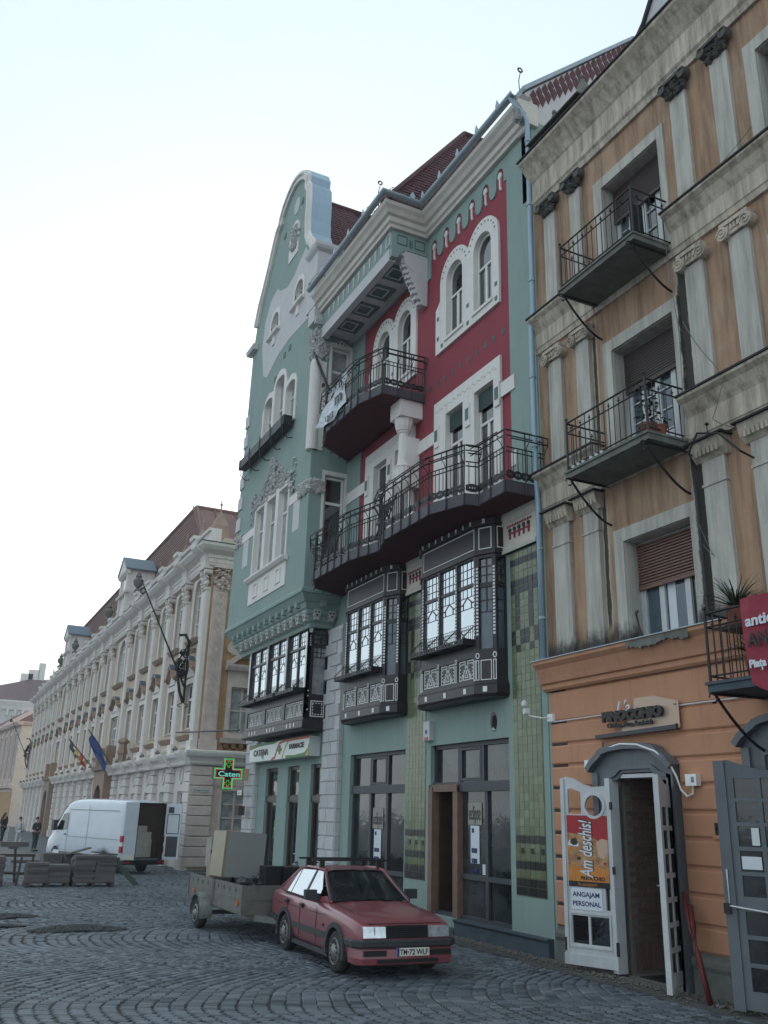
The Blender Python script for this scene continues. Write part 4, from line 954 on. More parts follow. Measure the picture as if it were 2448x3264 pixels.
tw = MB(); tw.plate(FT, gl, hol, -.55, 0, True)
tw.plate(FTS, rect(9.17, 10.42, 8.6, 19.3), [rect(9.61, 10.37, 8.78, 12.37), rect(9.65, 10.37, 14.87, 16.88)], -.3, 0)
tw.box(front(9.7), 24.3, 31.9, 8.6, 9.0, -.7, 0)
tower = obj('gable_tower', tw, 'teal', T)
obj('interior', MB().bx(9.9, 9.95, 24.6, 31.6, 8.8, 20.8), 'dark', tower)
bp_ = MB()
PT = [(10.42, 24.25), (9.15, 24.25), (9.15, 32.0), (10.4, 32.0)]
bp_.sweep(PT, [(8.7, -.02), (8.7, .03), (8.62, .07), (8.54, .07), (8.5, .02), (8.3, -.1), (8.28, -.14), (8.12, -.2), (8.1, -.24), (7.98, -.26), (7.92, -.34), (7.8, -.38), (7.72, -.46), (7.62, -.48), (7.62, -.7), (8.7, -.7)])
obj('tower_base', bp_, 'teal', tower)
dt = MB()
for k in range(12): y = 25.0+k*.58; dt.box(FT, y-.09, y+.09, 8.18, 8.42, -.3, -.06)
dt.box(side(24.25), 9.75, 9.95, 8.18, 8.42, -.3, -.06)
obj('dentil', dt, 'teal', tower)
hd = mesh('modillion', MB().box(front(0), -.11, .11, -.02, .2, -.3, .06).box(front(0), -.075, .075, -.12, -.02, -.3, .04), 'whitetile')
he = mesh('modillion_eye', MB().box(front(0), -.07, -.03, .08, .14, .06, .064).box(front(0), .03, .07, .08, .14, .06, .064).box(front(0), -.03, .03, -.01, .04, .06, .064), 'dark')
for k in range(12):
    y = 24.75+k*.56; o = put('modillion', hd, tower, (9.45, y, 7.88)); e = put('modillion_eye', he, tower, (9.45, y, 7.88))
for x in (9.72, 10.2):
    put('modillion', hd, tower, (x, 24.52, 7.92), (0, 0, PI/2)); put('modillion_eye', he, tower, (x, 24.52, 7.92), (0, 0, PI/2))
obj('gable_moulding', MB().stroke(FT, [(p[0]+(.09 if p[0] < 27.4 else -.09), p[1]-(.1 if p[1] > 25 else 0)) for p in gl[3:26]], .34, -.02, .1).stroke(FT, [(p[0]+(.05 if p[0] < 27.4 else -.05), p[1]-.05) for p in gl[3:26]], .1, .0, .16), 'white', tower)
cpm = MB(); cpm.stroke(FT, gl[2:26], .1, -.8, .06)
obj('metal_coping', cpm, 'bluemetal', tower)
# pier with cap at the right shoulder
pr_ = MB(); pr_.bx(8.98, 9.85, 24.2, 25.0, 19.4, 20.45); pr_.sweep([(9.85, 24.2), (8.98, 24.2), (8.98, 25.0), (9.85, 25.0)], [(20.3, 0), (20.4, .1), (20.5, .14), (20.62, .14), (20.62, -.4), (20.3, -.4)])
pr_.bx(8.98, 9.8, 24.2, 25.0, 20.5, 20.62)
for k in range(4): z = 17.6+k*.6; pr_.bx(8.97, 10.4 if k < 2 else 9.85, 24.18, 25.0 if k % 2 else 24.75, z, z+.56)
pr_.prof(FTS, [(17.5, 0), (17.5, .1), (17.62, .16), (17.75, .16), (17.8, 0)], 9.0, 10.4)
for k in range(3): pr_.box(FTS, 9.55+k*.28, 9.7+k*.28, 17.36, 17.5, 0, .1)
obj('pier', pr_, 'pinkish', tower)
lp = MB(); lp.prof(FT, [(19.85, -.05), (19.85, .2), (20.0, .24), (20.1, .2), (20.1, -.05)], 30.9, 31.75)
for k in range(6): z = 17.1-k*.85; lp.box(FT, 31.15+.02*k, 31.62+.03*k, z-.5, z, -.05, .05)
obj('shoulder_block', lp, 'pinkish', tower)
# corner half column, bearded relief, rock band
cc = MB(); cc.lathe((9.2, 24.34, 0), [(.2, 13.1), (.2, 16.1), (.16, 16.25), (.05, 16.3)], 16); cc.box(FTS, 9.2, 9.5, 13.1, 16.2, 0, .05)
obj('corner_column', cc, 'white', tower, smooth=False)
def relief(n, F, f, rmin, rmax, name='relief', m='relief'):
    mb = MB()
    for _ in range(n):
        u, v, d = f(); r = rs.uniform(rmin, rmax); p = F(u, v, d); mb.lump(p, r, (.8, 1, 1))
    return obj(name, mb, m, tower)
relief(170, FT, lambda: (rs.uniform(24.28, 24.8), rs.uniform(16.35, 17.45), rs.uniform(0, .07)), .03, .09, 'corner_relief')
relief(90, FTS, lambda: (rs.uniform(9.15, 9.52), rs.uniform(16.35, 17.45), rs.uniform(0, .06)), .05, .11, 'corner_relief')
relief(120, FT, lambda: (rs.uniform(24.25, 25.1), rs.uniform(11.7, 12.1), rs.uniform(0, .06)), .05, .1, 'rock_band')
relief(150, FTS, lambda: (rs.uniform(9.12, 9.62), rs.uniform(11.7, 12.1), rs.uniform(0, .06)), .05, .1, 'rock_band')
relief(60, FT, lambda: (rs.uniform(30.9, 31.75), rs.uniform(11.7, 12.1), rs.uniform(0, .05)), .05, .1, 'rock_band')
def ped():
    while True:
        u = rs.uniform(25.5, 30.0); t = 1-abs(u-27.75)/2.3; v = 12.6+rs.random()*(.35+1.05*max(0, t-.35)/.65)
        if t < .2: v = rs.uniform(12.1, 13.3)
        return u, v, rs.uniform(0, .07)
relief(520, FT, ped, .025, .08, 'figure_relief')
relief(60, FT, lambda: (rs.gauss(27.75, .16), rs.uniform(12.7, 14.0), rs.uniform(.02, .1)), .05, .1, 'figure_relief')
pt = MB()
for u0, u1 in ((24.98, 25.55), (30.1, 30.7)): pt.box(FT, u0, u1, 10.7, 11.72, -.02, .008)
pt.plate(FT, [(25.25, 18.3), (26.0, 18.35), (27.1, 18.42), (28.3, 18.3), (29.4, 17.9), (29.9, 18.2), (30.3, 19.6), (30.15, 20.7), (29.6, 21.35), (28.9, 21.5), (28.5, 21.2), (27.7, 20.9), (27.0, 21.0), (26.4, 21.35), (25.9, 21.55), (25.35, 20.9), (25.15, 20.4)], [archp(a, b, c, e, 8) for a, b, c, e in SM], -.02, .01)
pt.plate(FT, arc(27.2, 24.2, .3, 0, 345, 14, .36), (), -.02, .02)
obj('painted_field', pt, 'pinkish', tower)
wt = MB()
wt.box(FT, 24.95, 26.0, 11.7, 12.0, -.02, .02); wt.box(FT, 29.42, 31.0, 11.7, 12.0, -.02, .02)
wt.plate(FT, rect(25.95, 29.48, 9.95, 12.72), [rect(*h) for h in TW], -.25, .04)
wt.plate(FT, [(25.9, 9.1), (29.6, 9.1), (29.6, 9.95), (25.9, 9.95)], (), -.02, .03); wt.prof(FT, [(9.88, 0), (9.9, .12), (9.98, .2), (10.04, .2), (10.04, 0)], 25.8, 29.7)
for k in range(3): wt.stroke(FT, rect(26.35+k*1.15, 26.75+k*1.15, 9.3, 9.75), .06, .03, .06, True)
for (a, b, c, e) in SM:
    m_ = (a+b)/2; wt.plate(FT, archp(a-.16, b+.16, c, e+.2, 10), [archp(a, b, c+.001, e, 10)], -.2, .03); wt.prof(FT, [(c-.14, 0), (c-.1, .14), (c, .16), (c, 0)], a-.22, b+.22); wt.box(FT, m_-.13, m_+.13, c-.5, c-.12, 0, .05)
wo = [(25.9, 14.8), (29.45, 14.8), (29.45, 16.4), (29.2, 16.85), (28.85, 17.0), (28.45, 16.9)]+arc(27.68, 16.75, .68, 10, 170, 9)+[(26.9, 16.6), (26.5, 16.72), (26.1, 16.6), (25.9, 16.3)]
wt.plate(FT, wo, [barch(a, b, c+.001, e-.04, 8) for a, b, c, e in TU], -.25, .05)
wt.plate(FT, archp(26.75, 27.75, 21.9, 23.5, 10), (), -.02, .03)
obj('white_moulding', wt, 'white', tower)
relief(130, FT, lambda: (rs.gauss(27.2, .16), rs.uniform(22.2, 23.2), rs.uniform(.03, .1)), .04, .1, 'niche_figure')
ts = MB()
for u, v in ((26.95, 18.0), (27.5, 17.95), (28.35, 17.35), (26.6, 24.0), (28.4, 23.6)): ts.obox(FT, (u, v, .01), (.2, .2, .03))
obj('painted_square', ts, 'teal_dark', tower)
for a, b, c, e in TW: casement(FT, a, b, c, e, -.13, tower, 'white', 'curtain', 1, c+1.7, .06)
for a, b, c, e in TU: casement(FT, a, b, c, e, -.15, tower, 'white', 'curtain', 1, c+1.1, .05)
for a, b, c, e in SM:
    casement(FT, a, b, c, e, -.14, tower, 'white', 'glass', 2, None, .04, archtop=True, rows=3)
casement(FTS, 9.64, 10.34, 8.82, 12.32, -.12, tower, 'white', 'glass', 1, 11.45, .08, name='balcony_door'); casement(FTS, 9.68, 10.34, 14.9, 16.84, -.12, tower, 'white', 'curtain', 1, 16.0, .08)
fr = MB(); fr.plate(FTS, rect(9.56, 10.42, 8.75, 12.48), [rect(9.64, 10.34, 8.74, 12.34)], -.1, .03); fr.plate(FTS, [(9.58, 14.8), (10.42, 14.8), (10.42, 16.95), (10.2, 17.02), (10.0, 17.12), (9.8, 17.02), (9.58, 16.98)], [rect(9.68, 10.34, 14.9, 16.84)], -.1, .03)
fr.box(FTS, 10.36, 10.42, 11.43, 11.79, 0, .05)
obj('window_surround', fr, 'white', tower)
obj('painted_square', MB().obox(FTS, (10.0, 17.02, .03), (.08, .05, .01)).obox(FTS, (9.87, 17.0, .03), (.05, .05, .01)).obox(FTS, (10.12, 17.0, .03), (.05, .05, .01)), 'ink', tower)
fb = MB(); fb.box(FT, 25.95, 30.85, 14.56, 14.9, .1, .4)
for k in range(5):
    y = 26.1+k*1.15; fb.tube([FT(y, 14.2, 0), FT(y, 14.15, .15), FT(y, 14.3, .35), FT(y, 14.56, .38)], .02, 5); fb.tube([FT(y, 14.9, .42), FT(y, 15.0, .42), FT(y, 14.5, .42)], .015, 4)
obj('flower_box', fb, 'iron', tower)
# bits on the teal wall
ho = MB(); ho.plate(FW, arc(15.99, 4.22, .13, 0, 345, 12, .2), (), -.01, .006); obj('wall_hole', ho, 'doorbrown', T); obj('hole_depth', MB().plate(FW, arc(15.96, 4.2, .09, 0, 345, 10, .15), (), 0, .01), 'dark', T)
for _ in range(1):
    o = obj('hole_plaster', MB().lump(FW(15.98, 4.06, .02), .04).lump(FW(15.93, 4.04, .02), .03), 'pvc', T)
ab = top('alarm_box', MB().box(FW, 18.52, 18.82, 3.98, 4.42, .0, .12), 'pinkish', 'pale alarm siren box on the teal wall left of the door shop window', 'alarm box')
obj('lens', MB().box(FW, 18.58, 18.76, 3.99, 4.06, .12, .13), 'redlens', ab); obj('label', MB().plate(FW, arc(18.68, 4.18, .05, 0, 345, 10), (), .12, .126), 'euro', ab)
# camera on bracket at the corner
cm = top('security_camera', MB().tube([(10.36, 13.98, 4.14), (10.2, 14.02, 4.12), (10.05, 14.2, 4.16), (10.0, 14.24, 4.22)], .014, 6).bx(10.34, 10.4, 13.9, 14.06, 4.06, 4.2), 'bead', 'small white security camera on an arm where the teal and orange houses meet', 'camera')
obj('camera_body', MB().box(Fr((10.0, 14.25, 4.2), (.3, 1, 0), (-1, .3, 0)), -.07, .1, 0, .1, -.04, .04).lathe((9.95, 14.24, 4.33), [(.05, 0), (.06, .03), (.05, .1), (.02, .12)], 8), 'pvc', cm)
# ================================================================== ORANGE HOUSE
FO = front(X0)
O = thing('orange_house', 'weathered orange and grey house with pilasters, small balconies and a rusticated ground floor', 'building', (10.4, 8.5, 0))
YA, YB = 14.04, 2.6            # left and right ends
wins = [('shutterb', 5.15, 7.0), ('shuttera', 8.38, 10.78), ('shuttera', 12.15, 14.5)]
WX = [(10.1, 11.7), (6.15, 7.78), (2.9, 3.9)]
ow = MB()
ow.plate(FO, rect(YB, YA, 5.12, 17.3), [rect(a, b, z0+(.75 if a < 9 and z0 > 8 else 0), z1) for a, b in WX for _, z0, z1 in wins], -.42, 0)
obj('wall', ow, 'orangeup', O)
ob = MB(); ob.bx(10.85, 10.95, YB, YA, 5.0, 17.2); obj('interior', ob, 'dark', O)
bk = MB(); bk.bx(13.1, 24, YB, 14.0, 0, 17.25); bk.bx(10.43, 13.1, 13.6, 14.02, 0, 5.1); bk.bx(10.43, 24, YB, YB+.2, 0, 17.2); bk.bx(10.43, 13.1, YB, 14.02, 17.0, 17.25)
obj('wall', bk, 'orangeup', O)
# ground floor courses
base = obj('ground_floor_wall', MB().plate(FO, rect(YB, YA-.01, 0, 5.12), [[(11.0, .0), (12.42, .0), (12.42, 2.75), (12.3, 3.0), (11.9, 3.15), (11.5, 3.15), (11.1, 3.0), (11.0, 2.8)], [(7.6, 0), (9.0, 0), (9.0, 2.9), (8.7, 3.1), (8.3, 3.2), (7.9, 3.1), (7.6, 2.9)]], -.14, -.035), 'oranged', O)
gz = [.55, .92, 1.33, 1.7, 2.1, 2.48, 2.87, 3.26, 3.64, 4.04, 4.62]
def ports(z):
    return [(10.8, 12.82), (7.35, 9.5)] if z < 3.2 else ([(11.0, 12.6), (7.6, 9.3)] if z < 3.3 else [])
for z0, z1 in zip(gz, gz[1:]):
    xs = [YB]; 
    segs = []; cur = YB
    for a, b in sorted(ports(z0)): segs.append((cur, a)); cur = b
    segs.append((cur, YA))
    for a, b in segs:
        e = .03; c = MB(); c.prof(FO, [(z0+.025, -.04), (z0+.025, -.02), (z0+.05, .0), (z1-.05, .0), (z1-.025, -.02), (z1-.025, -.04)], a, b)
        obj('stucco_course', c, 'oranged', base)
c = MB()
for a, b in ((YB, 7.35), (9.5, 10.8), (12.82, YA)):
    c.prof(FO, [(0, -.04), (0, .03), (.34, .03), (.4, .06), (.46, .06), (.5, .04), (.52, .0), (.56, .0), (.56, -.04)], a, b)
obj('plinth', c, 'slab', O)
oc = MB(); oc.prof(FO, [(4.62, 0), (4.62, .04), (4.66, .08), (4.74, .08), (4.76, .13), (4.86, .16), (5.02, .22), (5.1, .3), (5.16, .3), (5.16, 0)], YB, YA+.12)
obj('cornice', oc, 'oranged', O)
obj('cornice_flashing', MB().prof(FO, [(5.163, 0), (5.163, .33), (5.18, .33), (5.24, 0)], YB, YA+.15), 'zinc', O)
# pilasters per storey
def pil(y0, y1, z0, z1, style):
    p = MB(); p.box(FO, y0, y1, z0, z1, -.01, .07)
    if style == 'doric': p.box(FO, y0-.02, y1+.02, z1-.42, z1-.38, 0, .09)
    po = obj('pilaster', p, 'pilaster', O)
    c = MB()
    if style == 'doric':
        c.prof(FO, [(z1, 0), (z1, .08), (z1+.1, .17), (z1+.2, .2), (z1+.3, .22), (z1+.3, 0)], y0-.1, y1+.1)
        for k in range(6): c.obox(FO, (y0-.02+(y1-y0+.04)*(k+.5)/6, z1+.12, .19), (.045, .11, .03))
        m_ = 'cornice'
        obj('capital_top', MB().box(FO, y0-.16, y1+.16, z1+.3, z1+.33, -.01, .28), 'cornicetop', po)
    elif style == 'ionic':
        c.box(FO, y0-.03, y1+.03, z1+.02, z1+.2, 0, .12); c.box(FO, y0-.08, y1+.08, z1+.2, z1+.27, 0, .17)
        for y in (y0-.03, y1+.03): 
            c.plate(FO, arc(y, z1+.08, .12, 0, 345, 12), (), 0, .17); c.stroke(FO, [(y+.11*(1-k/14)*math.cos(k*.8), z1+.08+.11*(1-k/14)*math.sin(k*.8)) for k in range(13)], .022, .17, .19)
        for k in range(5): c.obox(FO, (y0+.03+(y1-y0-.06)*(k+.5)/5, z1+.14, .13), (.04, .1, .03))
        m_ = 'cornice'
    else:
        for _ in range(70): c.lump(FO(rs.uniform(y0-.05, y1+.05), z1+rs.uniform(0, .3), rs.uniform(.06, .15)), rs.uniform(.03, .07))
        c.box(FO, y0-.12, y1+.12, z1+.3, z1+.36, 0, .2)
        for y in (y0-.06, y1+.06): c.plate(FO, arc(y, z1+.25, .09, 0, 330, 10), (), .05, .2)
        m_ = 'capital'
    obj('capital', c, m_, po)
prs = [(13.2, 13.62), (12.32, 12.72), (9.28, 9.7), (8.3, 8.72), (5.15, 5.55), (4.25, 4.65)]
for y0, y1 in prs:
    pil(y0+.02, y1-.02, 12.62, 15.0, 'corinth'); pil(y0, y1, 9.0, 11.38, 'ionic'); pil(y0-.03 if y0 > 13 else y0-.02, y1+.05 if y0 > 13 else y1+.02, 5.18, 7.78, 'doric')
# entablatures
def ent(y0, y1, z, h, dep):
    mb = MB(); mb.prof(FO, [(z-h, 0), (z-h, .06), (z-h+.1, .08), (z-h+.12, .1), (z-.34, .1), (z-.3, .12), (z-.24, .16), (z-.12, dep-.08), (z-.05, dep), (z, dep), (z, 0)], y0, y1)
    o = obj('cornice', mb, 'cornice', O); obj('cornice_top', MB().box(FO, y0-.02, y1+.02, z+.003, z+.035, -.01, dep+.03), 'cornicetop', o)
for z in (8.96, 12.57):
    ent(12.1, YA-.02, z, .82 if z < 10 else .78, .3); ent(YB, 9.92, z, .82 if z < 10 else .78, .3)
lnk = MB()
for z in (8.12, 11.8): lnk.prof(FO, [(z, 0), (z, .05), (z+.14, .07), (z+.18, .1), (z+.24, .1), (z+.24, 0)], 9.92, 12.1)
obj('string_course', lnk, 'cornice', O)
mb = MB(); mb.prof(FO, [(15.42, 0), (15.42, .06), (15.55, .08), (15.6, .12), (15.7, .12), (15.72, .1), (16.15, .1), (16.2, .14), (16.3, .2), (16.45, .3), (16.58, .42), (16.66, .42), (16.66, 0)], YB, YA-.04)
o = obj('main_cornice', mb, 'cornice', O); obj('cornice_top', MB().box(FO, YB, YA, 16.665, 16.7, -.3, .46), 'cornicetop', o)
# attic block with pyramids and the curved gable
ab_ = MB(); ab_.bx(10.3, 10.9, 12.2, 13.95, 16.7, 17.22); obj('attic_block', ab_, 'cornice', O); obj('cornice_top', MB().bx(10.2, 11.0, 12.1, 14.03, 17.225, 17.27), 'cornicetop', O)
for y, h in ((12.35, .72), (13.4, .6)):
    p = MB(); b = .22 if y < 13 else .2; p.add([(10.6-b, y-b, 17.27), (10.6+b, y-b, 17.27), (10.6+b, y+b, 17.27), (10.6-b, y+b, 17.27), (10.6-.03, y-.03, 17.27+h), (10.6+.03, y-.03, 17.27+h), (10.6+.03, y+.03, 17.27+h), (10.6-.03, y+.03, 17.27+h)], [(0, 1, 5, 4), (1, 2, 6, 5), (2, 3, 7, 6), (3, 0, 4, 7), (4, 5, 6, 7)])
    p.lathe((10.6, y, 17.27+h), [(.03, 0), (.06, .04), (.05, .09), (.01, .12)], 8); obj('pyramid_finial', p, 'slab', O)
gp = [(11.9, 16.7), (11.7, 17.0), (11.2, 17.2), (10.75, 17.42), (10.4, 17.72), (10.15, 18.1), (10.0, 18.6), (9.95, 19.2), (9.6, 20.2), (9.0, 21.0), (8, 21.4), (7, 21.6), (6, 21.4), (5, 21.0), (4.4, 20.2), (4.1, 19.2), (4.0, 18.4), (3.6, 17.6), (2.7, 17.0), (2.6, 16.7)]
obj('curved_gable', MB().plate(front(10.62), gp, (), -.35, 0, True), 'stone', O); obj('gable_coping', MB().stroke(front(10.62), gp, .08, -.38, .06), 'cornicetop', O)
for a, b in ((10.1, 10.9),):
    so3 = MB(); so3.plate(FO, [(a, 5.15), (b+.6, 5.15)]+[(b+.6-(b+.6-a)*i/44, 5.08-.05*rs.random()-.05*math.sin(i*.11)**2) for i in range(45)], (), .28, .303); obj('bare_patch', so3, 'slab', O)
# windows
for wi, (a, b) in enumerate(WX):
    for k, (sm, z0, z1) in enumerate(wins):
        if a < 9 and k: z0 += .75
        fr_ = MB(); dd = -.28
        o_ = [(b+.24, z1+.24), (b+.24, z0), (b, z0), (b, z1), (a, z1), (a, z0), (a-.16, z0), (a-.16, z1+.24)]
        fr_.plate(FO, o_, (), -.02, .045); 
        obj('window_surround', fr_, 'pilaster', O)
        rv = MB(); rv.box(FO, b-.012, b, z0, z1, -.3, -.001); rv.box(FO, a, b, z1-.012, z1, -.3, -.001); obj('window_reveal', rv, 'pilaster', O)
        sh_z = [6.18, 9.96, 13.75][k]
        s_ = MB(); n = int((z1-sh_z)/.052)
        for q in range(n): zq = sh_z+q*.052; s_.prof(FO, [(zq, dd+.02), (zq+.008, dd+.045), (zq+.036, dd+.045), (zq+.046, dd+.02)], a+.02, b-.02)
        s_.box(FO, a+.02, b-.02, sh_z-.05, sh_z, dd+.0, dd+.05); obj('roller_shutter', s_, sm, O)
        f = MB(); fw = .07; f.plate(FO, rect(a, b, z0, z1), [rect(a+.05, b-.05, z0+.02, z1-.05)], dd-.1, dd)
        wd = obj('window' if k == 0 else 'balcony_door', f, 'doorwhite', O)
        cs = [(a+.05, a+.5), (a+.5, b-.5), (b-.5, b-.05)] if k == 0 else [(a+.05, a+.42), (a+.42, (a+b)/2+.02), ((a+b)/2+.02, b-.42), (b-.42, b-.05)]
        fr2 = MB()
        for ci, (c0, c1) in enumerate(cs):
            fr2.plate(FO, rect(c0, c1, z0+.02, sh_z+.05), [rect(c0+.06, c1-.06, z0+.1, sh_z+.04)], dd-.08, dd-.01-.004*ci)
            if k:
                for q in range(1, 4): zz_ = z0+.1+(sh_z-z0)*q/4; fr2.box(FO, c0+.05, c1-.05, zz_-.012, zz_+.012, dd-.07, dd-.03)
                fr2.box(FO, c0+.05, c1-.05, z0+.03, z0+.45, dd-.07, dd-.02)
            obj('pane', MB().box(FO, c0+.05, c1-.05, z0+.08, sh_z+.04, dd-.07, dd-.06), 'glassblue' if (ci+k) % 3 else 'glass', wd)
        obj('sash', fr2, 'doorwhite', wd)
        if k == 0:
            for y0_, y1_ in ((a+.12, a+.24), (b-.78, b-.6)): obj('curtain', MB().box(FO, y0_, y1_, z0+.1, sh_z, dd-.062, dd-.055), 'paper', wd)
top('leaning_stick', MB().tube([FO(11.62, 5.2, -.2), FO(11.68, 5.75, -.12)], .015, 5).tube([FO(11.68, 5.7, -.12), FO(11.62, 5.76, -.12)], .02, 5), 'wood', 'thin wooden stick leaning in the corner of the lower window with brown shutter', 'stick')
# balconies
def obalcony(y0, y1, z, label, xf=9.5, m='slab', zr=.72, rmesh='iron'):
    s_ = MB(); s_.box(FO, y0, y1, z, z+.14, -.05, X0-xf); s_.box(FO, y0-.02, y1+.02, z+.1, z+.14, -.04, X0-xf+.03)
    b = obj('balcony', s_, m, O, label=label)
    r = MB(); d = X0-xf-.03; zt = z+.14
    P_ = [(y1-.03, 0), (y1-.03, d), (y0+.03, d), (y0+.03, 0)]
    for (u0, e0), (u1, e1) in zip(P_, P_[1:]):
        for h in (.08, .76, .95): r.tube([FO(u0, zt+h, e0), FO(u1, zt+h, e1)], .014 if h < .9 else .018, 5)
    for u, e in P_[1:3]: r.tube([FO(u, z, e), FO(u, zt+1.0, e)], .022, 6); r.lump(FO(u, zt+1.03, e), .035)
    rr = obj('railing', r, 'iron', b)
    bm_ = mesh('baluster', MB().tube([(0, 0, -.02), (0, 0, .96)], .0115, 4), 'iron')
    bq = mesh('baluster', MB().tube([(0, 0, -.02), (0, 0, .8)], .0115, 4).lump((0, 0, .82), .028).lump((0, 0, .86), .014, (1, 1, 2)).lump((-.02, -.02, .8), .014), 'iron')
    kk = 0
    for (u0, e0), (u1, e1) in zip(P_, P_[1:]):
        L = math.hypot(u1-u0, e1-e0); n = max(2, int(L/.13))
        for i in range(1, n): t = i/n; p = FO(u0+(u1-u0)*t, zt, e0+(e1-e0)*t); put('baluster', bq if kk % 2 else bm_, rr, p); kk += 1
    for u in (y0+.1, y1-.1):
        c = MB(); c.tube([FO(u, z-.01, 0), FO(u, z-.03, d+.05)], .022, 5)
        q = [FO(u, z-.75+.04, .0)]+[FO(u, z-.72+.68*(1-math.cos(t*PI/2/8))**.9*1.0, d*.95*math.sin(t*PI/2/8)) for t in range(1, 9)]
        q = [FO(u, z-.75+.7*(t/8)**1.6, d*(t/8)) for t in range(9)]
        c.tube(q, .022, 5); c.tube([FO(u, z-.08+.07*math.sin(a*.7), d+.05+.07*math.cos(a*.7)) for a in range(8)], .016, 5)
        obj('bracket', c, 'iron', b)
    return b
b1 = obalcony(9.98, 12.08, 11.92, 'upper left balcony with a dark panel tied to its railing')
b2 = obalcony(9.98, 12.12, 8.14, 'lower left balcony with pots behind its railing')
b3 = obalcony(5.6, 9.16, 4.02, 'lowest balcony with plants and a red banner', 9.45, 'plinth')
obj('tied_panel', MB().box(side(10.1), 9.55, 9.85, 12.1, 12.75, 0, .02), 'black', b1)
dp2 = [(10.28, 9.88, 8.0), (10.3, 9.86, 7.2), (10.3, 9.84, 5.2)]
obj('iron_pipe', MB().tube(dp2, .03, 6), 'iron', O)
wb = MB(); wb.tube([(10.3, 9.85, 7.95), (10.1, 9.75, 7.9), (10.0, 9.6, 7.95), (9.95, 9.4, 8.1), (9.98, 9.0, 7.95), (10.1, 8.75, 7.6), (10.38, 8.7, 7.5)], .018, 5); wb.tube([(9.96, 9.2, 8.0), (9.96, 9.2, 8.2)], .012, 4); wb.lump((9.96, 9.2, 8.18), .04)
wb.tube([(10.3, 9.95+.08*math.cos(a*.7), 8.1+.08*math.sin(a*.7)) for a in range(8)], .014, 5)
obj('iron_bracket', wb, 'iron', O)
cb_ = MB()
def sag(pts, n=10, r=.008): 
    out_ = []
    for p, q in zip(pts, pts[1:]):
        p, q = Vector(p), Vector(q); out_ += [tuple(p.lerp(q, i/n)-Vector((0, 0, .12*(q-p).length*math.sin(PI*i/n)*.5))) for i in range(n)]
    cb_.tube(out_+[pts[-1]], r, 4)
sag([(10.2, 9.95, 12.0), (10.2, 9.82, 10.2), (10.2, 9.9, 8.2)]); sag([(10.28, 9.8, 10.4), (10.25, 9.2, 9.3), (10.1, 8.9, 8.9), (10.1, 9.2, 8.3), (10.1, 8.8, 8.0)], 8)
sag([(10.2, 9.7, 12.62), (10.2, 7.9, 12.95)], 8, .006); sag([(10.28, 9.85, 6.8), (10.28, 9.6, 6.2), (10.3, 9.86, 6.5)], 6, .006)
obj('loose_cable', cb_, 'slab', O)
# ---------------------------------------------------------------- portals
def portal(y0, y1, ztop, oy0, oy1, name='door_casing'):
    pc = MB(); m_ = (y0+y1)/2; w = (y1-y0)/2
    outer = [(y0, 0), (y1, 0), (y1, ztop-.32), (y1-.1, ztop-.2), (y1-.3, ztop-.1)]+[(m_+w*.7*math.cos(PI*k/10), ztop-.1+.1*math.sin(PI*k/10)) for k in range(0, 11)]+[(y0+.3, ztop-.1), (y0+.1, ztop-.2), (y0, ztop-.32)]
    inner = [(oy0, 0.0001), (oy1, 0.0001), (oy1, ztop-.56), (oy1-.2, ztop-.52), (oy1-.32, ztop-.42), (oy0+.32, ztop-.42), (oy0+.2, ztop-.52), (oy0, ztop-.56)]
    outer2 = [(y1, 0)]+outer[2:]+[(y0, 0), (oy0, 0)]+[inner[7], inner[6], inner[5], inner[4], inner[3], inner[2]]+[(oy1, 0)]
    pc.plate(FO, outer2, (), -.14, .07)
    pc.stroke(FO, [(y1+.02, ztop-.36), (y1-.1, ztop-.24), (y1-.3, ztop-.13)]+[(m_+w*.7*math.cos(PI*k/10), ztop-.12+.12*math.sin(PI*k/10)) for k in range(0, 11)]+[(y0+.3, ztop-.13), (y0+.1, ztop-.24), (y0-.02, ztop-.36)], .1, .0, .2)
    pc.stroke(FO, [(oy1+.1, .0), (oy1+.1, ztop-.5), (oy1-.15, ztop-.44), (oy1-.3, ztop-.34), (oy0+.3, ztop-.34), (oy0+.15, ztop-.44), (oy0-.1, ztop-.5), (oy0-.1, 0)], .06, .0, .11)
    for y in (y0+.08, y1-.1): pc.box(FO, y-.07, y+.07, 0, ztop-.4, 0, .11)
    return obj(name, pc, 'greypaint', O)
pc1 = portal(10.84, 12.8, 3.5, 11.02, 12.36)
obj('door_jamb', MB().box(FO, 12.3, 12.42, .05, 3.0, -.05, .14).box(FO, 11.0, 12.4, 3.0, 3.06, -.3, .05), 'doorwhite', pc1)
portal(7.3, 9.5, 3.75, 7.6, 9.0)
obj('interior', MB().box(FO, 7.5, 9.2, .0, 3.4, -.9, -.85), 'dark', O)
# vestibule behind the left portal: brick side wall built brick by brick
FB = side(12.3)
vb = obj('vestibule', MB().box(FB, 10.56, 13.0, 0, 3.3, -.1, 0).bx(12.95, 13.05, 10.6, 12.3, 0, 3.3).bx(10.8, 13.0, 10.5, 10.62, 0, 3.3).bx(10.8, 13.0, 10.6, 12.3, 3.2, 3.3).bx(10.45, 13.0, 10.6, 12.3, -.01, .03), 'mortar', O)
bme = mesh('brick', MB().box(FB, -.117, .117, -.033, .033, 0, .012), 'brick'); bme.transform(Matrix.Translation((0, -12.3, 0)))
r0 = .56; k = 0
while r0 < 3.15:
    for i in range(8):
        x = 10.69+i*.25+(.125 if k % 2 else 0)
        if x < 12.75: put('brick', bme, vb, (x, 12.298, r0), (0, rs.gauss(0, .008), 0), (rs.uniform(.97, 1.01), rs.uniform(.6, 1.3), 1))
    r0 += .079; k += 1
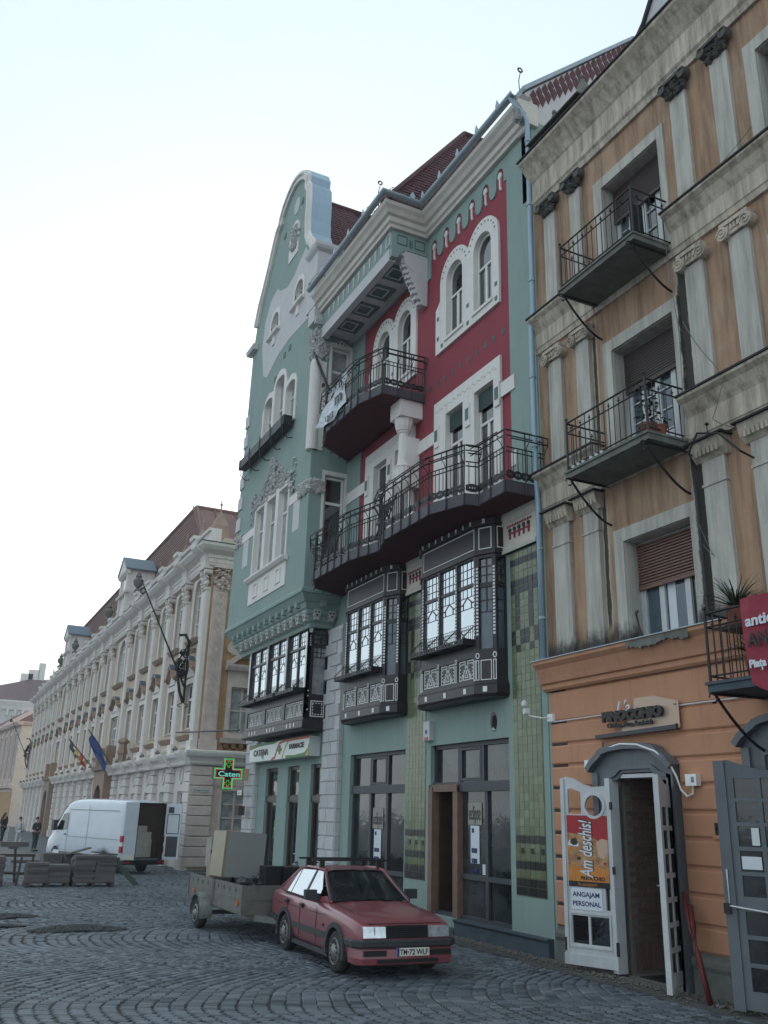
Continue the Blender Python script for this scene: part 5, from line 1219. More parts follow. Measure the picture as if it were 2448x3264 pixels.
for i in range(18): put('brick', bme, vb, (10.66+i*.115, 12.296, .3), (0, PI/2, 0), (1.75, 1, 1.4))
for x in (11.72, 12.08): obj('light_switch', MB().box(FB, x-.04, x+.04, 1.55, 1.65, 0, .025), 'pvc', vb)
obj('doormat', MB().bx(10.5, 11.5, 11.2, 12.1, .03, .045), 'black', vb)
# left leaf of the pizza shop door, folded back against the wall
LL = Fr((10.28, 12.33, 0), (-.36, .93, 0), (-.93, -.36, 0)); Wd = .93
lf = MB(); top_ = [(Wd, 3.0), (Wd-.1, 3.03), (Wd-.25, 3.0), (Wd-.45, 2.9), (Wd-.6, 2.86), (0, 2.88)]
rings = [rect(.12, .46, .42, .84), rect(.5, .8, .42, .84), [(.55, 2.42), (.8, 2.42), (.8, 2.82), (.72, 2.84), (.55, 2.78)], arc(.3, 2.56, .17, 0, 345, 18), rect(.08, .16, .95, 1.3)]
lf.plate(LL, [(0, .12), (Wd, .12)]+top_, rings, -.045, 0, True)
lf.stroke(LL, arc(.3, 2.56, .19, 0, 345, 18), .045, 0, .02, True); lf.box(LL, -.02, Wd+.02, .1, .26, 0, .03); lf.box(LL, Wd-.07, Wd+.0, .12, 3.0, 0, .03); lf.box(LL, 0, .05, .12, 2.85, 0, .02)
lf.stroke(LL, rect(.09, .83, .38, .88), .03, 0, .018, True)
leaf = top('door_leaf', lf, 'doorwhite', 'white door leaf with round hole, food poster and paper notice, folded against the orange wall', 'door')
for a, b, c, e in ((.12, .46, .42, .84), (.5, .8, .42, .84)): obj('pane', MB().box(LL, a, b, c, e, -.03, -.025), 'glass', leaf)
obj('bolt', MB().box(LL, Wd-.03, Wd-.01, .3, .5, .03, .05).box(LL, -.04, -.0, .3, .5, .0, .03).box(LL, -.04, 0, 1.5, 1.62, 0, .03).box(LL, -.04, 0, 2.5, 2.62, 0, .03), 'iron', leaf)
ps = top('food_poster', MB().box(LL, .07, .83, 1.28, 2.4, .004, .012), 'poster_food', 'tall poster reading Am deschis! over pizza and dough, on the white door leaf', 'poster')
obj('poster_band', MB().box(LL, .07, .83, 2.16, 2.4, .012, .014).plate(LL, [(.07, 2.17), (.07, 2.02), (.2, 1.98), (.35, 2.06), (.5, 2.1), (.83, 2.12), (.83, 2.17)], (), .011, .0135), 'poster_red', ps)
obj('poster_band', MB().plate(LL, [(.07, 1.36), (.83, 1.36), (.83, 1.62), (.5, 1.56), (.3, 1.6), (.07, 1.56)], (), .011, .0135), 'poster_orange', ps); obj('poster_band', MB().box(LL, .07, .83, 1.28, 1.365, .012, .0145), 'black', ps)
pf = MB(); pf.plate(LL, [(.07, 1.85), (.15, 1.72), (.26, 1.76), (.28, 1.98), (.18, 2.04), (.07, 2.02)], (), .011, .0138); obj('poster_dough', pf, 'acrylic', ps)
pf = MB(); pf.plate(LL, [(.62, 2.02), (.8, 2.0), (.82, 1.92), (.62, 1.9)], (), .011, .0138); obj('poster_plate', pf, 'paper', ps)
for k in range(5): 
    ox = MB(); a, b = (.14, .62, .78, .2, .7)[k], (1.66, 1.72, 1.86, 2.1, 1.98)[k]; ox.plate(LL, arc(a, b, .03+.012*k, 0, 330, 7, .02+.01*k), (), .011, .0142); obj('poster_topping', ox, ('poster_red', 'doorbrown', 'poster_orange')[k % 3], ps)
# lettering runs upwards along the poster
LR = Fr(LL.o, LL.U, LL.N); LR.V = -LL.R*1.0; LR.R = LL.V*1.0
def vtext(s, u, v, size, m, par, width, d, off=0, shear=0):
    F2 = Fr((0, 0, 0), (1, 0, 0), (0, -1, 0)); F2.o = Vector(LL(0, 0, 0)); F2.N = LL.N; F2.R = Vector((0, 0, 1)); F2.V = LL.U
    class G:
        pass
    g_ = G(); o_ = LL(u, v, d)
    def call(a, b, c=0): return o_
    me_F = type('X', (), {'__call__': lambda self, a, b, c=0: o_, 'R': Vector((0, 0, 1)), 'V': LL.U, 'N': LL.N})()
    return text(s, me_F, 0, 0, 0, size, m, par, width=width, off=off, shear=shear, ext=.002)
vtext('Am deschis!', .36, 1.42, .34, 'ink', ps, .92, .0155, .012, .25)
vtext('Am deschis!', .37, 1.425, .335, 'paper', ps, .9, .018, .006, .25)
text('PINOCCHIO', LL, .6, 1.39, .0155, .08, 'ink', ps, width=.45, off=.003, ext=.001); text('Va asteptam!', LL, .66, 1.3, .0165, .07, 'poster_orange', ps, width=.36, ext=.001)
nt_ = top('paper_notice', MB().box(LL, .22, .8, .93, 1.26, .006, .01), 'paper', 'white sheet reading ANGAJAM PERSONAL below the poster on the white door leaf', 'notice')
text('ANGAJAM', LL, .77, 1.13, .0105, .1, 'navy', nt_, width=.5, off=.003, ext=.001); text('PERSONAL', LL, .77, .99, .0105, .1, 'navy', nt_, width=.52, off=.003, ext=.001)
# right leaf, open into the square
RLf = Fr((10.42, 11.06, 0), (-.87, -.49, 0), (-.49, .87, 0))
q = MB(); ro = [rect(.1+.28*i, .32+.28*i, .3+k*.33, .56+k*.33) for i in range(2) for k in range(7)]
q.plate(RLf, [(0, .12), (.72, .12), (.72, 2.98), (.6, 3.0), (.4, 2.88), (0, 2.84)], ro, -.045, 0, True); q.box(RLf, .66, .74, .05, 3.0, -.06, .02)
rl_ = top('door_leaf', q, 'doorwhite', 'white glazed door leaf standing open on the right of the brick entrance', 'door')
obj('handle', MB().tube([RLf(.66, 1.45, .0), RLf(.66, 1.45, .08), RLf(.56, 1.45, .08)], .012, 5).box(RLf, .64, .68, 1.25, 1.62, .02, .028), 'rim', rl_)
obj('pane', MB().box(RLf, .09, .62, .3, 2.56, -.03, -.025), 'shopglass', rl_)
# grey leaf of the next portal
GL = Fr((10.25, 8.62, 0), (-.4, .92, 0), (-.92, -.4, 0)); Wg = 1.0
q = MB(); ro = []
for i in range(2):
    for k in range(5): ro.append(rect(.12+.36*i, .42+.36*i, 1.42+k*.31, 1.68+k*.31))
    for k in range(3): ro.append(rect(.12+.36*i, .42+.36*i, .3+k*.33, .58+k*.33))
q.plate(GL, [(0, .08), (Wg, .08), (Wg, 3.14), (Wg-.15, 3.16), (Wg-.4, 3.08), (Wg-.6, 3.02), (0, 3.02)], ro, -.05, 0, True); q.box(GL, Wg-.12, Wg+.03, .06, 3.15, -.07, .025)
gle = top('door_leaf', q, 'greypaint', 'grey painted door leaf with small panes, folded back at the right edge', 'door')
obj('pane', MB().box(GL, .1, .8, .28, 1.26, -.03, -.025).box(GL, .1, .8, 1.4, 2.94, -.03, -.025), 'shopglass', gle)
for (a, b, c, e, m_) in ((.5, .6, 2.06, 2.28, 'signwhite'), (.16, .26, 2.06, 2.28, 'poster_orange'), (.5, .76, 1.76, 1.92, 'paper'), (.14, .4, 1.76, 1.92, 'paper')): obj('taped_card', MB().box(GL, a, b, c, e, .001, .004), m_, gle)
obj('security_bar', MB().tube([GL(Wg-.04, 1.75, .05), GL(Wg-.04, 1.3, .05), GL(.1, 1.22, .05)], .012, 5), 'pvc', gle); obj('lock_box', MB().box(GL, Wg-.05, Wg+.04, 1.2, 1.33, .02, .06), 'black', gle)
# shop sign
sg = top('shop_sign', MB().plate(FO, [(10.66, 3.72), (12.0, 3.72), (12.0, 3.78), (11.72, 4.0), (11.66, 4.26), (11.2, 4.26), (10.66, 4.13)], (), .05, .06, True), 'acrylic', 'pizza shop sign with black raised letters and a pale acrylic panel above the left portal', 'sign')
text("L'a", FO, 12.06, 4.02, .1, .32, 'paper', sg, width=.34, shear=.35, ext=.01)
text('PINOCCHIO', FO, 12.4, 3.93, .12, .21, 'ink', sg, width=1.46, off=.014, ext=.025); text('Chicken, Pizza, Sandwich', FO, 12.3, 3.82, .11, .095, 'ink', sg, width=1.1, off=.004, ext=.012)
obj('sign_bar', MB().plate(FO, [(12.64, 3.66), (10.7, 3.7), (10.7, 3.77), (12.64, 3.72)], (), .03, .11, True), 'vangrey', sg)
obj('sign_stud', MB().tube([FO(10.72, 4.08, .02), FO(10.72, 4.08, .09)], .012, 6).tube([FO(10.72, 3.78, .02), FO(10.72, 3.78, .09)], .012, 6), 'rim', sg)
wr = MB(); wr.tube([FO(YA, 4.05, .015), FO(12.7, 4.06, .015)], .012, 5).tube([FO(12.7, 4.06, .015), FO(9.2, 4.06, .015)], .012, 5)
top('wall_conduit', wr, 'pvc', 'white cable conduit running along the groove behind the pizza shop sign', 'conduit')
jb = top('junction_box', MB().box(FO, 12.86, 13.0, 3.16, 3.32, 0, .08), 'bead', 'small grey junction box left of the arched door casing', 'junction box')
jb2 = top('junction_box', MB().box(FO, 10.38, 10.6, 2.85, 3.02, .0, .1), 'bead', 'white junction box right of the arched door casing, fed by a curved cable', 'junction box')
obj('label_plate', MB().box(FO, 10.42, 10.48, 2.9, 2.98, .1, .104), 'rim', jb2)
tcb = MB(); tcb.tube([FO(12.3, 3.48, .18), FO(11.9, 3.53, .2), FO(11.5, 3.5, .2), FO(11.1, 3.38, .2), FO(10.85, 3.2, .16), FO(10.78, 3.0, .1), FO(10.74, 2.8, .06), FO(10.64, 2.7, .04), FO(10.52, 2.74, .04), FO(10.5, 2.86, .05)], .016, 6)
top('cable', tcb, 'bead', 'white cable looping over the arched door casing to the right junction box', 'cable')
vt = top('wall_vent', MB().stroke(FO, rect(9.95, 10.2, 2.14, 2.36), .05, 0, .02, True).box(FO, 9.95, 10.2, 2.14, 2.36, -.03, .004), 'oranged', 'small square ventilation grille in the orange wall beside the grey door leaf', 'vent')
obj('vent_grille', MB().box(FO, 9.98, 10.17, 2.17, 2.33, .004, .008).stroke(FO, [(10.075, 2.18), (10.16, 2.25), (10.075, 2.32), (9.99, 2.25)], .02, .008, .02, True), 'black', vt)
hs_ = [(10.25, 10.75, 1.35), (10.15, 10.62, 1.15), (10.05, 10.45, .9), (10.0, 10.3, .6), (10.0, 10.22, .3), (10.05, 10.2, .02)]
top('red_hose', MB().tube(hs_, .035, 8), 'hose', 'red corrugated hose bent against the orange wall, longer of the pair', 'hose', smooth=True)
top('red_hose', MB().tube([(10.16, 10.55, 1.2), (10.03, 10.38, .95), (9.93, 10.25, .6), (9.93, 10.16, .3), (9.97, 10.12, .02)], .035, 8), 'hose', 'shorter red corrugated hose in front of the longer one', 'hose', smooth=True)
# ---------------------------------------------------------------- things on the orange balconies
def pot(x, y, z, r, label, plant=True, m='terracotta', n=60, h=.4, group=None):
    o = top('potted_plant' if plant else 'pot', MB().lathe((x, y, z), [(r*.7, 0), (r, r*1.3), (r*1.1, r*1.3), (r*1.1, r*1.5), (r*.9, r*1.5)], 12), m, label, 'potted plant' if plant else 'pot', group)
    if plant:
        f = MB()
        for _ in range(n):
            a = rs.uniform(0, 2*PI); e = rs.uniform(.2, 1); rr_ = rs.uniform(.02, r*1.2); hh = z+r*1.5+e*h; px, py = x+rr_*math.cos(a), y+rr_*math.sin(a); s_ = .05
            f.add([(px, py, hh), (px+s_*math.cos(a+.6), py+s_*math.sin(a+.6), hh+.02), (px+1.7*s_*math.cos(a), py+1.7*s_*math.sin(a), hh-.02), (px+s_*math.cos(a-.6), py+s_*math.sin(a-.6), hh+.01)], [(0, 1, 2, 3)])
        f.tube([(x, y, z+r), (x, y, z+r*1.5+h)], .008, 4)
        me_ = mesh('leaves', f, 'leaf'); oo = bpy.data.objects.new('foliage', me_); COL.objects.link(oo); oo.parent = o; oo.location = -Vector(o.location)
    return o
pot(9.72, 10.2, 8.28, .14, 'terracotta pot with an upright leafy plant at the corner of the lower left balcony', h=.55)
pot(9.85, 10.08, 8.28, .12, 'terracotta pot with low plant beside the taller one on the lower left balcony', n=15, h=.12)
for k in range(6): pot(9.56, 11.95-k*.14-(.08 if k > 2 else 0), 8.28, .05, 'small white plastic cup on the lower left balcony, '+('farthest left', 'second from left', 'third from left', 'fourth, after the gap', 'fifth, near the middle', 'last before the middle of the railing')[k], False, 'pvc', group='white cups on the balcony edge')
def spiky(x, y, z, n, L, label):
    o = top('potted_plant', MB().lathe((x, y, z), [(.12, 0), (.16, .22), (.17, .26), (.12, .26)], 10), 'terracotta', label, 'potted plant')
    f = MB()
    for _ in range(n):
        a = rs.uniform(0, 2*PI); t = rs.uniform(.3, 1.3); pts = [Vector((x, y, z+.25))]
        for k in range(1, 6): s_ = k/5*L*rs.uniform(.9, 1.1); pts.append(Vector((x+s_*math.cos(a)*math.cos(t), y+s_*math.sin(a)*math.cos(t), z+.25+s_*math.sin(t)-.35*L*(k/5)**2.2)))
        sd_ = Vector((-math.sin(a), math.cos(a), 0))
        for k in range(5): w0, w1 = .016*(1-k/5.5), .016*(1-(k+1)/5.5); f.add([tuple(pts[k]-sd_*w0), tuple(pts[k]+sd_*w0), tuple(pts[k+1]+sd_*w1), tuple(pts[k+1]-sd_*w1)], [(0, 1, 2, 3)])
    oo = bpy.data.objects.new('foliage', mesh('leaves', f, 'leaf')); COL.objects.link(oo); oo.parent = o; oo.location = -Vector(o.location)
spiky(9.7, 8.75, 4.9, 60, .75, 'spiky green plant rising above the lowest balcony railing beside the banner')
spiky(9.75, 8.55, 4.2, 60, .6, 'bushy spiky plant standing on the floor of the lowest balcony')
obj('plant_shelf', MB().bx(9.55, 9.95, 8.45, 9.0, 4.86, 4.9), 'iron', b3)
bn = MB(); nn_ = 12
FBn = front(9.4)
vs = []
for j in range(7):
    for i in range(nn_+1):
        t = j/6; u = 8.4-i*.17-(.07*t if i == 0 else 0); v = 5.17-1.12*t-(.18*min(1, i/2.5) if j == 6 else 0); vs.append(FBn(u, v, .02+.03*math.sin(i*1.3+j*.5)))
bn.add(vs, [(j*(nn_+1)+i, j*(nn_+1)+i+1, (j+1)*(nn_+1)+i+1, (j+1)*(nn_+1)+i) for j in range(6) for i in range(nn_)])
bo = top('banner', bn, 'bannerred', 'red banner with white and dark lettering hanging on the lowest balcony', 'banner')
for s_, v, sz, m_, wd in (('antic', 4.78, .2, 'paper', .44), ('AND', 4.52, .24, 'ink', .5), ('Piata', 4.24, .14, 'paper', .27)): text(s_, FBn, 8.31, v, .06, sz, m_, bo, width=wd, off=.006)
obj('cedilla', MB().box(FBn, 8.1, 8.12, 4.19, 4.23, .06, .065), 'paper', bo)
# ================================================================== PALACE
XP = 10.15; YP = 38.6; FP = front(XP); FPS = side(YP-.01)
PA = thing('baroque_palace', 'long pale baroque palace with giant pilasters and a red mansard roof beyond the side street', 'building', (10.15, 74, 0))
pils = [38.62+3.4*k for k in range(6)]+[61.5+3.45*k for k in range(7)]+[88.2+3.45*k for k in range(7)]
YE = pils[-1]+1.2
bays = [(a+.66, b) for a, b in zip(pils, pils[1:])]
lowz, upz = (5.75, 7.75), (9.85, 12.35)
def wx(a, b):
    m_ = (a+b)/2; w = 1.3 if b-a < 4 else 2.3
    return (m_-w/2, m_+w/2)
pw = MB(); holes = []
for a, b in bays:
    u0, u1 = wx(a, b); holes += [rect(u0, u1, *lowz), archp(u0, u1, upz[0], upz[1]+.25, 8)]
pw.plate(FP, rect(YP, YE, 4.7, 12.95), holes, -.35, 0); obj('wall', pw, 'palwall', PA)
big = MB(); big.bx(10.75, 34, YP+.5, YE, 0, 14.4); obj('interior', big, 'palwall', PA)
obj('window_backing', MB().bx(10.5, 10.54, YP+.1, YE, 4.8, 12.9), 'curtain', PA)
def cap_mesh():
    c = MB(); c.box(FPm, -.06, .66, 0, .1, 0, .26); c.box(FPm, -.14, .74, .95, 1.1, 0, .42)
    for _ in range(46): c.lump(FPm(rs.uniform(-.02, .62), rs.uniform(.1, .9), rs.uniform(.16, .3)), rs.uniform(.06, .13))
    for u in (0, .6): c.plate(FPm, arc(u, .82, .13, 0, 330, 9), (), 0, .36)
    return mesh('capital', c, 'palpil')
FPm = front(0)
cme = cap_mesh()
ps_ = mesh('pilaster', MB().box(FPm, -.06, .66, 4.75, 5.15, 0, .3).box(FPm, -.02, .62, 5.15, 11.8, 0, .2).box(FPm, .1, .5, 5.5, 11.5, .2, .22), 'palpil')
for y in pils:
    p = put('pilaster', ps_, PA, (XP, y, 0)); put('capital', cme, p, (XP, y, 11.72))
# windows
def palwin(u0, u1, z0, z1, rows, arched, d=-.12, cols=2):
    f = MB(); out = archp(u0, u1, z0, z1, 8) if arched else rect(u0, u1, z0, z1); inn = archp(u0+.08, u1-.08, z0+.08, z1-.08, 8) if arched else rect(u0+.08, u1-.08, z0+.08, z1-.08)
    f.plate(FP, out, [inn], d-.05, d); m_ = (u0+u1)/2
    for c in range(1, cols*2 if u1-u0 > 2 else cols): x = u0+(u1-u0)*c/(cols*2 if u1-u0 > 2 else cols); f.box(FP, x-.04, x+.04, z0+.08, z1-.1, d-.04, d+.004)
    for k in range(1, rows): z = z0+(z1-z0)*k/rows; f.box(FP, u0+.06, u1-.06, z-(.05 if k == rows-1 else .02), z+(.05 if k == rows-1 else .02), d-.045, d+.002)
    o = obj('window', f, 'pvc', PA); obj('pane', MB().box(FP, u0+.04, u1-.04, z0+.04, z1-.12, d-.045, d-.035), 'mirrorglass' if arched else 'glass', o)
for i, (a, b) in enumerate(bays):
    u0, u1 = wx(a, b); m_ = (a+b)/2; wide = b-a > 4
    palwin(u0, u1, lowz[0], lowz[1], 3, False); palwin(u0, u1, upz[0], upz[1]+.25, 4, True)
    tr = MB()
    for z0, z1 in (lowz, upz): tr.plate(FP, rect(u0-.2, u1+.2, z0-.05, z1+.3), [rect(u0, u1, z0-.04, z1+.001) if z0 < 8 else archp(u0, u1, z0-.04, z1+.25, 8)], -.02, .06)
    tr.plate(FP, [(u0, 8.0), (u1, 8.0), (m_+.35, 8.55), (m_, 8.75), (m_-.35, 8.55)], (), 0, .06)
    obj('window_surround', tr, 'palpil', PA)
    hd_ = MB(); e = .3 if not wide else .2; pr_h = lambda z: [(z, 0), (z, .12), (z+.08, .18), (z+.15, .24), (z+.2, .26), (z+.2, 0)]
    hd_.prof(FP, pr_h(9.55), u0-e, u1+e); obj('window_hood', hd_, 'palstone', PA)                      # sill of the upper window
    hp = MB()
    if i % 2 == 0 or wide: crv = [(u0-e, 8.35)]+[(m_+(u1-m_)*.8*math.cos(PI-PI*k/8), 8.5+.4*math.sin(PI*k/8)) for k in range(9)]+[(u1+e, 8.35)]
    else: crv = [(u0-e, 8.35), (u0+.1, 8.4), (m_-.3, 8.7), (m_, 8.95), (m_+.3, 8.7), (u1-.1, 8.4), (u1+e, 8.35)]
    hp.stroke(FP, crv, .12, 0, .27); hp.stroke(FP, [(p[0], p[1]-.1) for p in crv], .09, 0, .16); po = obj('pediment', hp, 'palstone', PA)
    obj('pediment_flashing', MB().stroke(FP, [(p[0], p[1]+.1) for p in crv[2:-2]], .03, 0, .29), 'copperblue', po)
    hd_ = MB(); hd_.prof(FP, pr_h(5.25), u0-e, u1+e); obj('window_sill', hd_, 'palstone', PA)
    bl_ = MB()
    for k in range(7): x = u0+(u1-u0)*(k+.5)/7; bl_.lathe(FP(x, 4.9, .06), [(.03, 0), (.06, .1), (.03, .2), (.04, .32)], 6)
    obj('balustrade', bl_, 'palpil', PA)
# entablature, attic, ground floor
en = MB(); pe = [(12.82, 0), (12.82, .2), (12.92, .22), (12.94, .25), (13.12, .25), (13.15, .3), (13.28, .3), (13.36, .42), (13.45, .6), (13.6, .75), (13.72, .78), (13.72, -.3), (12.82, -.3)]
PPATH = [(34, YP), (XP, YP), (XP, YE)]
def closed_path(pr): return MB().sweep(PPATH, pr)
en = MB(); en.sweep([(XP, YE), (XP, YP), (34, YP)][::-1], pe); 
obj('entablature', en, 'palpil', PA)
for y in pils: obj('entablature_break', MB().prof(FP, [(12.82, .2), (12.82, .38), (13.1, .4), (13.3, .45), (13.45, .72), (13.6, .88), (13.73, .9), (13.73, .4)], y-.1, y+.74), 'palpil', PA)
obj('cornice_flashing', MB().sweep(PPATH, [(13.74, .8), (13.77, .8), (13.8, -.3), (13.74, -.3)]), 'copperblue', PA)
at_ = MB(); at_.prof(FP, [(13.8, -.6), (13.8, -.1), (14.85, -.1), (14.87, 0), (15.0, .02), (15.0, -.6)], YP+1.2, YE); obj('attic_wall', at_, 'palpil', PA)
for i, y in enumerate(pils):
    if y < 40: continue
    obj('attic_pedestal', MB().prof(FP, [(13.8, -.62), (13.8, .1), (14.95, .1), (14.99, .2), (15.15, .22), (15.15, -.62)], y-.1, y+.74), 'palpil', PA)
# mansard roof with ribs and pierced vents
rr = MB(); ry0 = YP+4.5
rr.add([(10.9, ry0, 14.5), (10.9, YE-2, 14.5), (12.6, YE-3.5, 20.3), (12.6, ry0+9.8, 20.3), (30, ry0, 14.5), (30, ry0+9.8, 20.3), (30, YE-3, 20.3)], [(0, 1, 2, 3), (0, 3, 5, 4), (3, 2, 6, 5)])
rf_ = obj('mansard_roof', rr, 'palroof', PA)
dd_ = MB()
for k in range(14):
    for s_ in (0, 1):
        t = k/14; p0 = Vector((10.9, ry0, 14.5)).lerp(Vector((30, ry0, 14.5)), t); 
        a = p0; b = a+Vector((3.2 if s_ else -1.2, 8*.98, 4.9))
        if not s_: b = a+Vector((-.2+1.9*0, 8, 5)); b = a+Vector((1.4, 9.8, 5.8))
        dd_.tube([a+Vector((0, -.05, .05)), a.lerp(b, 1)+Vector((0, -.05, .05))], .05, 4)
for k in range(1, 9):
    t = k/9; dd_.tube([(10.9+1.7*t, ry0+9.8*t-.05, 14.5+5*t+.05), (30, ry0+9.8*t-.05, 14.5+5*t+.05)], .04, 4)
dd_.tube([(10.88, ry0, 14.55), (12.55, ry0+9.8, 20.35), (12.55, YE-3.5, 20.35)], .14, 6); dd_.tube([(12.55, ry0+9.8, 20.35), (30, ry0+9.8, 20.35)], .14, 6)
obj('roof_ribs', dd_, 'palroof', rf_)
st_ = slope('roof_shingles', (10.88, YE-2, 14.5), (10.88, ry0, 14.5), (12.58, ry0+9.8, 20.3), (12.58, YE-3.5, 20.3), 18, 'palroof', rf_, .05)
vm = MB(); vm.add([(-.3, -.35, 0), (-.3, .35, 0), (.5, .35, 0), (.5, -.35, 0), (-.3, -.35, .8), (-.3, .35, .8), (.5, .35, .8), (.5, -.35, .8), (.1, 0, 1.7)], [(0, 1, 5, 4), (1, 2, 6, 5), (2, 3, 7, 6), (3, 0, 4, 7), (4, 5, 8), (5, 6, 8), (6, 7, 8), (7, 4, 8)]); vm.tube([(.1, 0, 1.6), (.1, 0, 2.2)], .04, 5); vm.lump((.1, 0, 2.0), .1)
vme = mesh('roof_turret', vm, 'palstone')
for i, y in enumerate(pils):
    if 41 < y and not (58 < y < 63) and not (85 < y < 90): put('roof_turret', vme, rf_, (11.2, y+.33, 15.1))
ur = mesh('urn', MB().lathe((0, 0, 0), [(.2, 0), (.22, .12), (.08, .25), (.28, .5), (.32, .75), (.14, .95), (.2, 1.02), (.05, 1.3), (.02, 1.45)], 12), 'slab')
for y in (55.9, 66.2, 82.5, 92.0): put('urn', ur, PA, (10.05, y, 15.15))
for y0 in (58.8, 85.6):
    d_ = MB(); d_.bx(9.95, 11.6, y0, y0+2.6, 14.4, 17.3); d_.prof(front(9.95), [(17.0, 0), (17.0, .1), (17.15, .25), (17.25, .28), (17.25, 0)], y0-.2, y0+2.8)
    d_.plate(front(9.95), [(y0-.2, 17.25), (y0+2.8, 17.25), (y0+1.3, 18.3)], (), -1.6, .26, True)
    d_.box(front(9.95), y0+.05, y0+.4, 14.5, 17.0, 0, .12); d_.box(front(9.95), y0+2.2, y0+2.55, 14.5, 17.0, 0, .12); d_.prof(front(9.95), [(15.7, 0), (15.7, .2), (15.85, .25), (15.85, 0)], y0-.4, y0+3.0)
    o = obj('dormer', d_, 'palpil', PA); obj('dormer_roof', MB().plate(front(9.95), [(y0-.25, 17.28), (y0+1.3, 18.33), (y0+2.85, 17.28), (y0+2.85, 17.36), (y0+1.3, 18.42), (y0-.25, 17.36)], (), -1.7, .32, True), 'copperblue', o)
    obj('dormer_window', MB().plate(front(9.95), archp(y0+.85, y0+1.75, 15.95, 16.9), (), 0, .03), 'glass', o)
# rusticated ground floor
gw_ = MB(); gh_ = []
for a, b in bays:
    u0, u1 = wx(a, b)
    gh_.append(rect(u0+.1, u1-.1, 1.6, 3.1) if b-a < 4 else archp(u0-.2, u1+.2, .02, 3.7))
gw_.plate(FP, rect(YP, YE, 0, 4.2), gh_, -.35, 0); gfl = obj('ground_floor_wall', gw_, 'palbase', PA)
for (a, b) in bays:
    u0, u1 = wx(a, b)
    if b-a < 4:
        f = MB().plate(FP, rect(u0+.1, u1-.1, 1.6, 3.1), [rect(u0+.18, (a+b)/2-.03, 1.68, 3.02), rect((a+b)/2+.03, u1-.18, 1.68, 3.02)], -.2, -.14)
        o = obj('window', f, 'pvc', gfl); obj('pane', MB().box(FP, u0+.12, u1-.12, 1.62, 3.08, -.19, -.18), 'glass', o)
        obj('oval_niche', MB().plate(FP, arc((a+b)/2, 3.75, .3, 0, 345, 14, .34), [arc((a+b)/2, 3.75, .22, 0, 345, 14, .26)], 0, .05), 'palbase', gfl)
    else:
        obj('portal', MB().plate(FP, rect(u0-.7, u1+.7, 0, 4.6), [archp(u0-.15, u1+.15, .01, 3.65)], -.3, .55).prof(FP, [(4.5, 0), (4.5, .7), (4.75, .8), (4.75, 0)], u0-.9, u1+.9).box(FP, u0-.7, u0-.2, 4.75, 5.9, 0, .6).box(FP, u1+.2, u1+.7, 4.75, 5.9, 0, .6), 'palstone', PA)
        obj('portal_gate', MB().box(FP, u0-.1, u1+.1, 0, 3.7, -.3, -.25), 'doorbrown', PA)
cme_ = {}
for y in pils:
    for r in range(9):
        z = .5+r*.42
        if 'c' not in cme_:
            mb = MB(); mb.prof(FPm, [(.02, 0), (.02, .18), (.05, .22), (.37, .22), (.4, .18), (.4, 0)], -.14, .8); cme_['c'] = mesh('rusticated_block', mb, 'palbase')
        put('rusticated_block', cme_['c'], gfl, (XP, y, z))
    obj('pier_base', MB().box(FP, y-.18, y+.84, 0, .5, 0, .27), 'palbase', gfl)
mp = [(4.15, 0), (4.15, .25), (4.22, .3), (4.3, .3), (4.4, .36), (4.5, .5), (4.62, .55), (4.7, .55), (4.78, .2), (4.78, -.1), (4.15, -.1)]
obj('base_cornice', MB().sweep(PPATH, mp), 'palpil', PA)
for y in pils: obj('base_cornice_break', MB().prof(FP, [(4.12, .2), (4.14, .45), (4.3, .5), (4.45, .62), (4.6, .72), (4.71, .74), (4.71, .3)], y-.2, y+.86), 'palpil', PA)
sp = mesh('scroll', MB().lump((0, 0, 0), .14).lump((0, .16, -.03), .1).lump((0, -.16, -.03), .1), 'slab')
for y in pils: put('floodlight', sp, PA, (9.7, y+1.9, 4.86))
# side elevation towards the side street
sw = MB(); sw.plate(FPS, rect(XP+.01, 30, 4.75, 12.9), [rect(11.45, 12.55, 5.5, 7.5)], -.35, 0); obj('side_wall', sw, 'palochre', PA)
sw = MB(); sw.plate(FPS, rect(XP+.01, 30, 0, 4.2), [rect(11.4, 12.6, 1.5, 3.15)], -.35, 0); sl2 = obj('side_base_wall', sw, 'palpink', PA)
cp2 = MB(); cp2.box(FPS, 10.2, 10.95, 4.78, 5.2, 0, .25); cp2.box(FPS, 10.25, 10.9, 5.2, 11.9, 0, .16); cp2.stroke(FPS, rect(10.34, 10.81, 5.6, 11.7), .05, .16, .19, True)
o = obj('pilaster', cp2, 'palpink', PA)
orn = MB()
for k in range(11):
    z = 6.9+k*.44; s_ = .1+.03*(k % 3)
    orn.stroke(FPS, [(10.575-s_, z), (10.575, z+.16), (10.575+s_, z), (10.575, z-.16)], .022, .16, .185, True); orn.stroke(FPS, [(10.575-.14, z+.2), (10.575-.05, z+.26), (10.575, z+.2), (10.575+.05, z+.26), (10.575+.14, z+.2)], .02, .16, .185)
obj('strapwork', orn, 'palpink', o)
cm2 = MB(); cm2.box(FPS, 10.15, 11.0, 12.7, 12.82, 0, .36)
for _ in range(60): cm2.lump(FPS(rs.uniform(10.22, 10.93), rs.uniform(11.75, 12.7), rs.uniform(.12, .28)), rs.uniform(.06, .12))
obj('capital', cm2, 'palpink', o)
sw = MB(); sw.plate(FPS, rect(11.25, 12.75, 5.3, 8.2), [rect(11.45, 12.55, 5.5, 7.5)], -.02, .07); sw.prof(FPS, [(8.2, 0), (8.2, .3), (8.35, .4), (8.45, .42), (8.45, 0)], 11.1, 12.9)
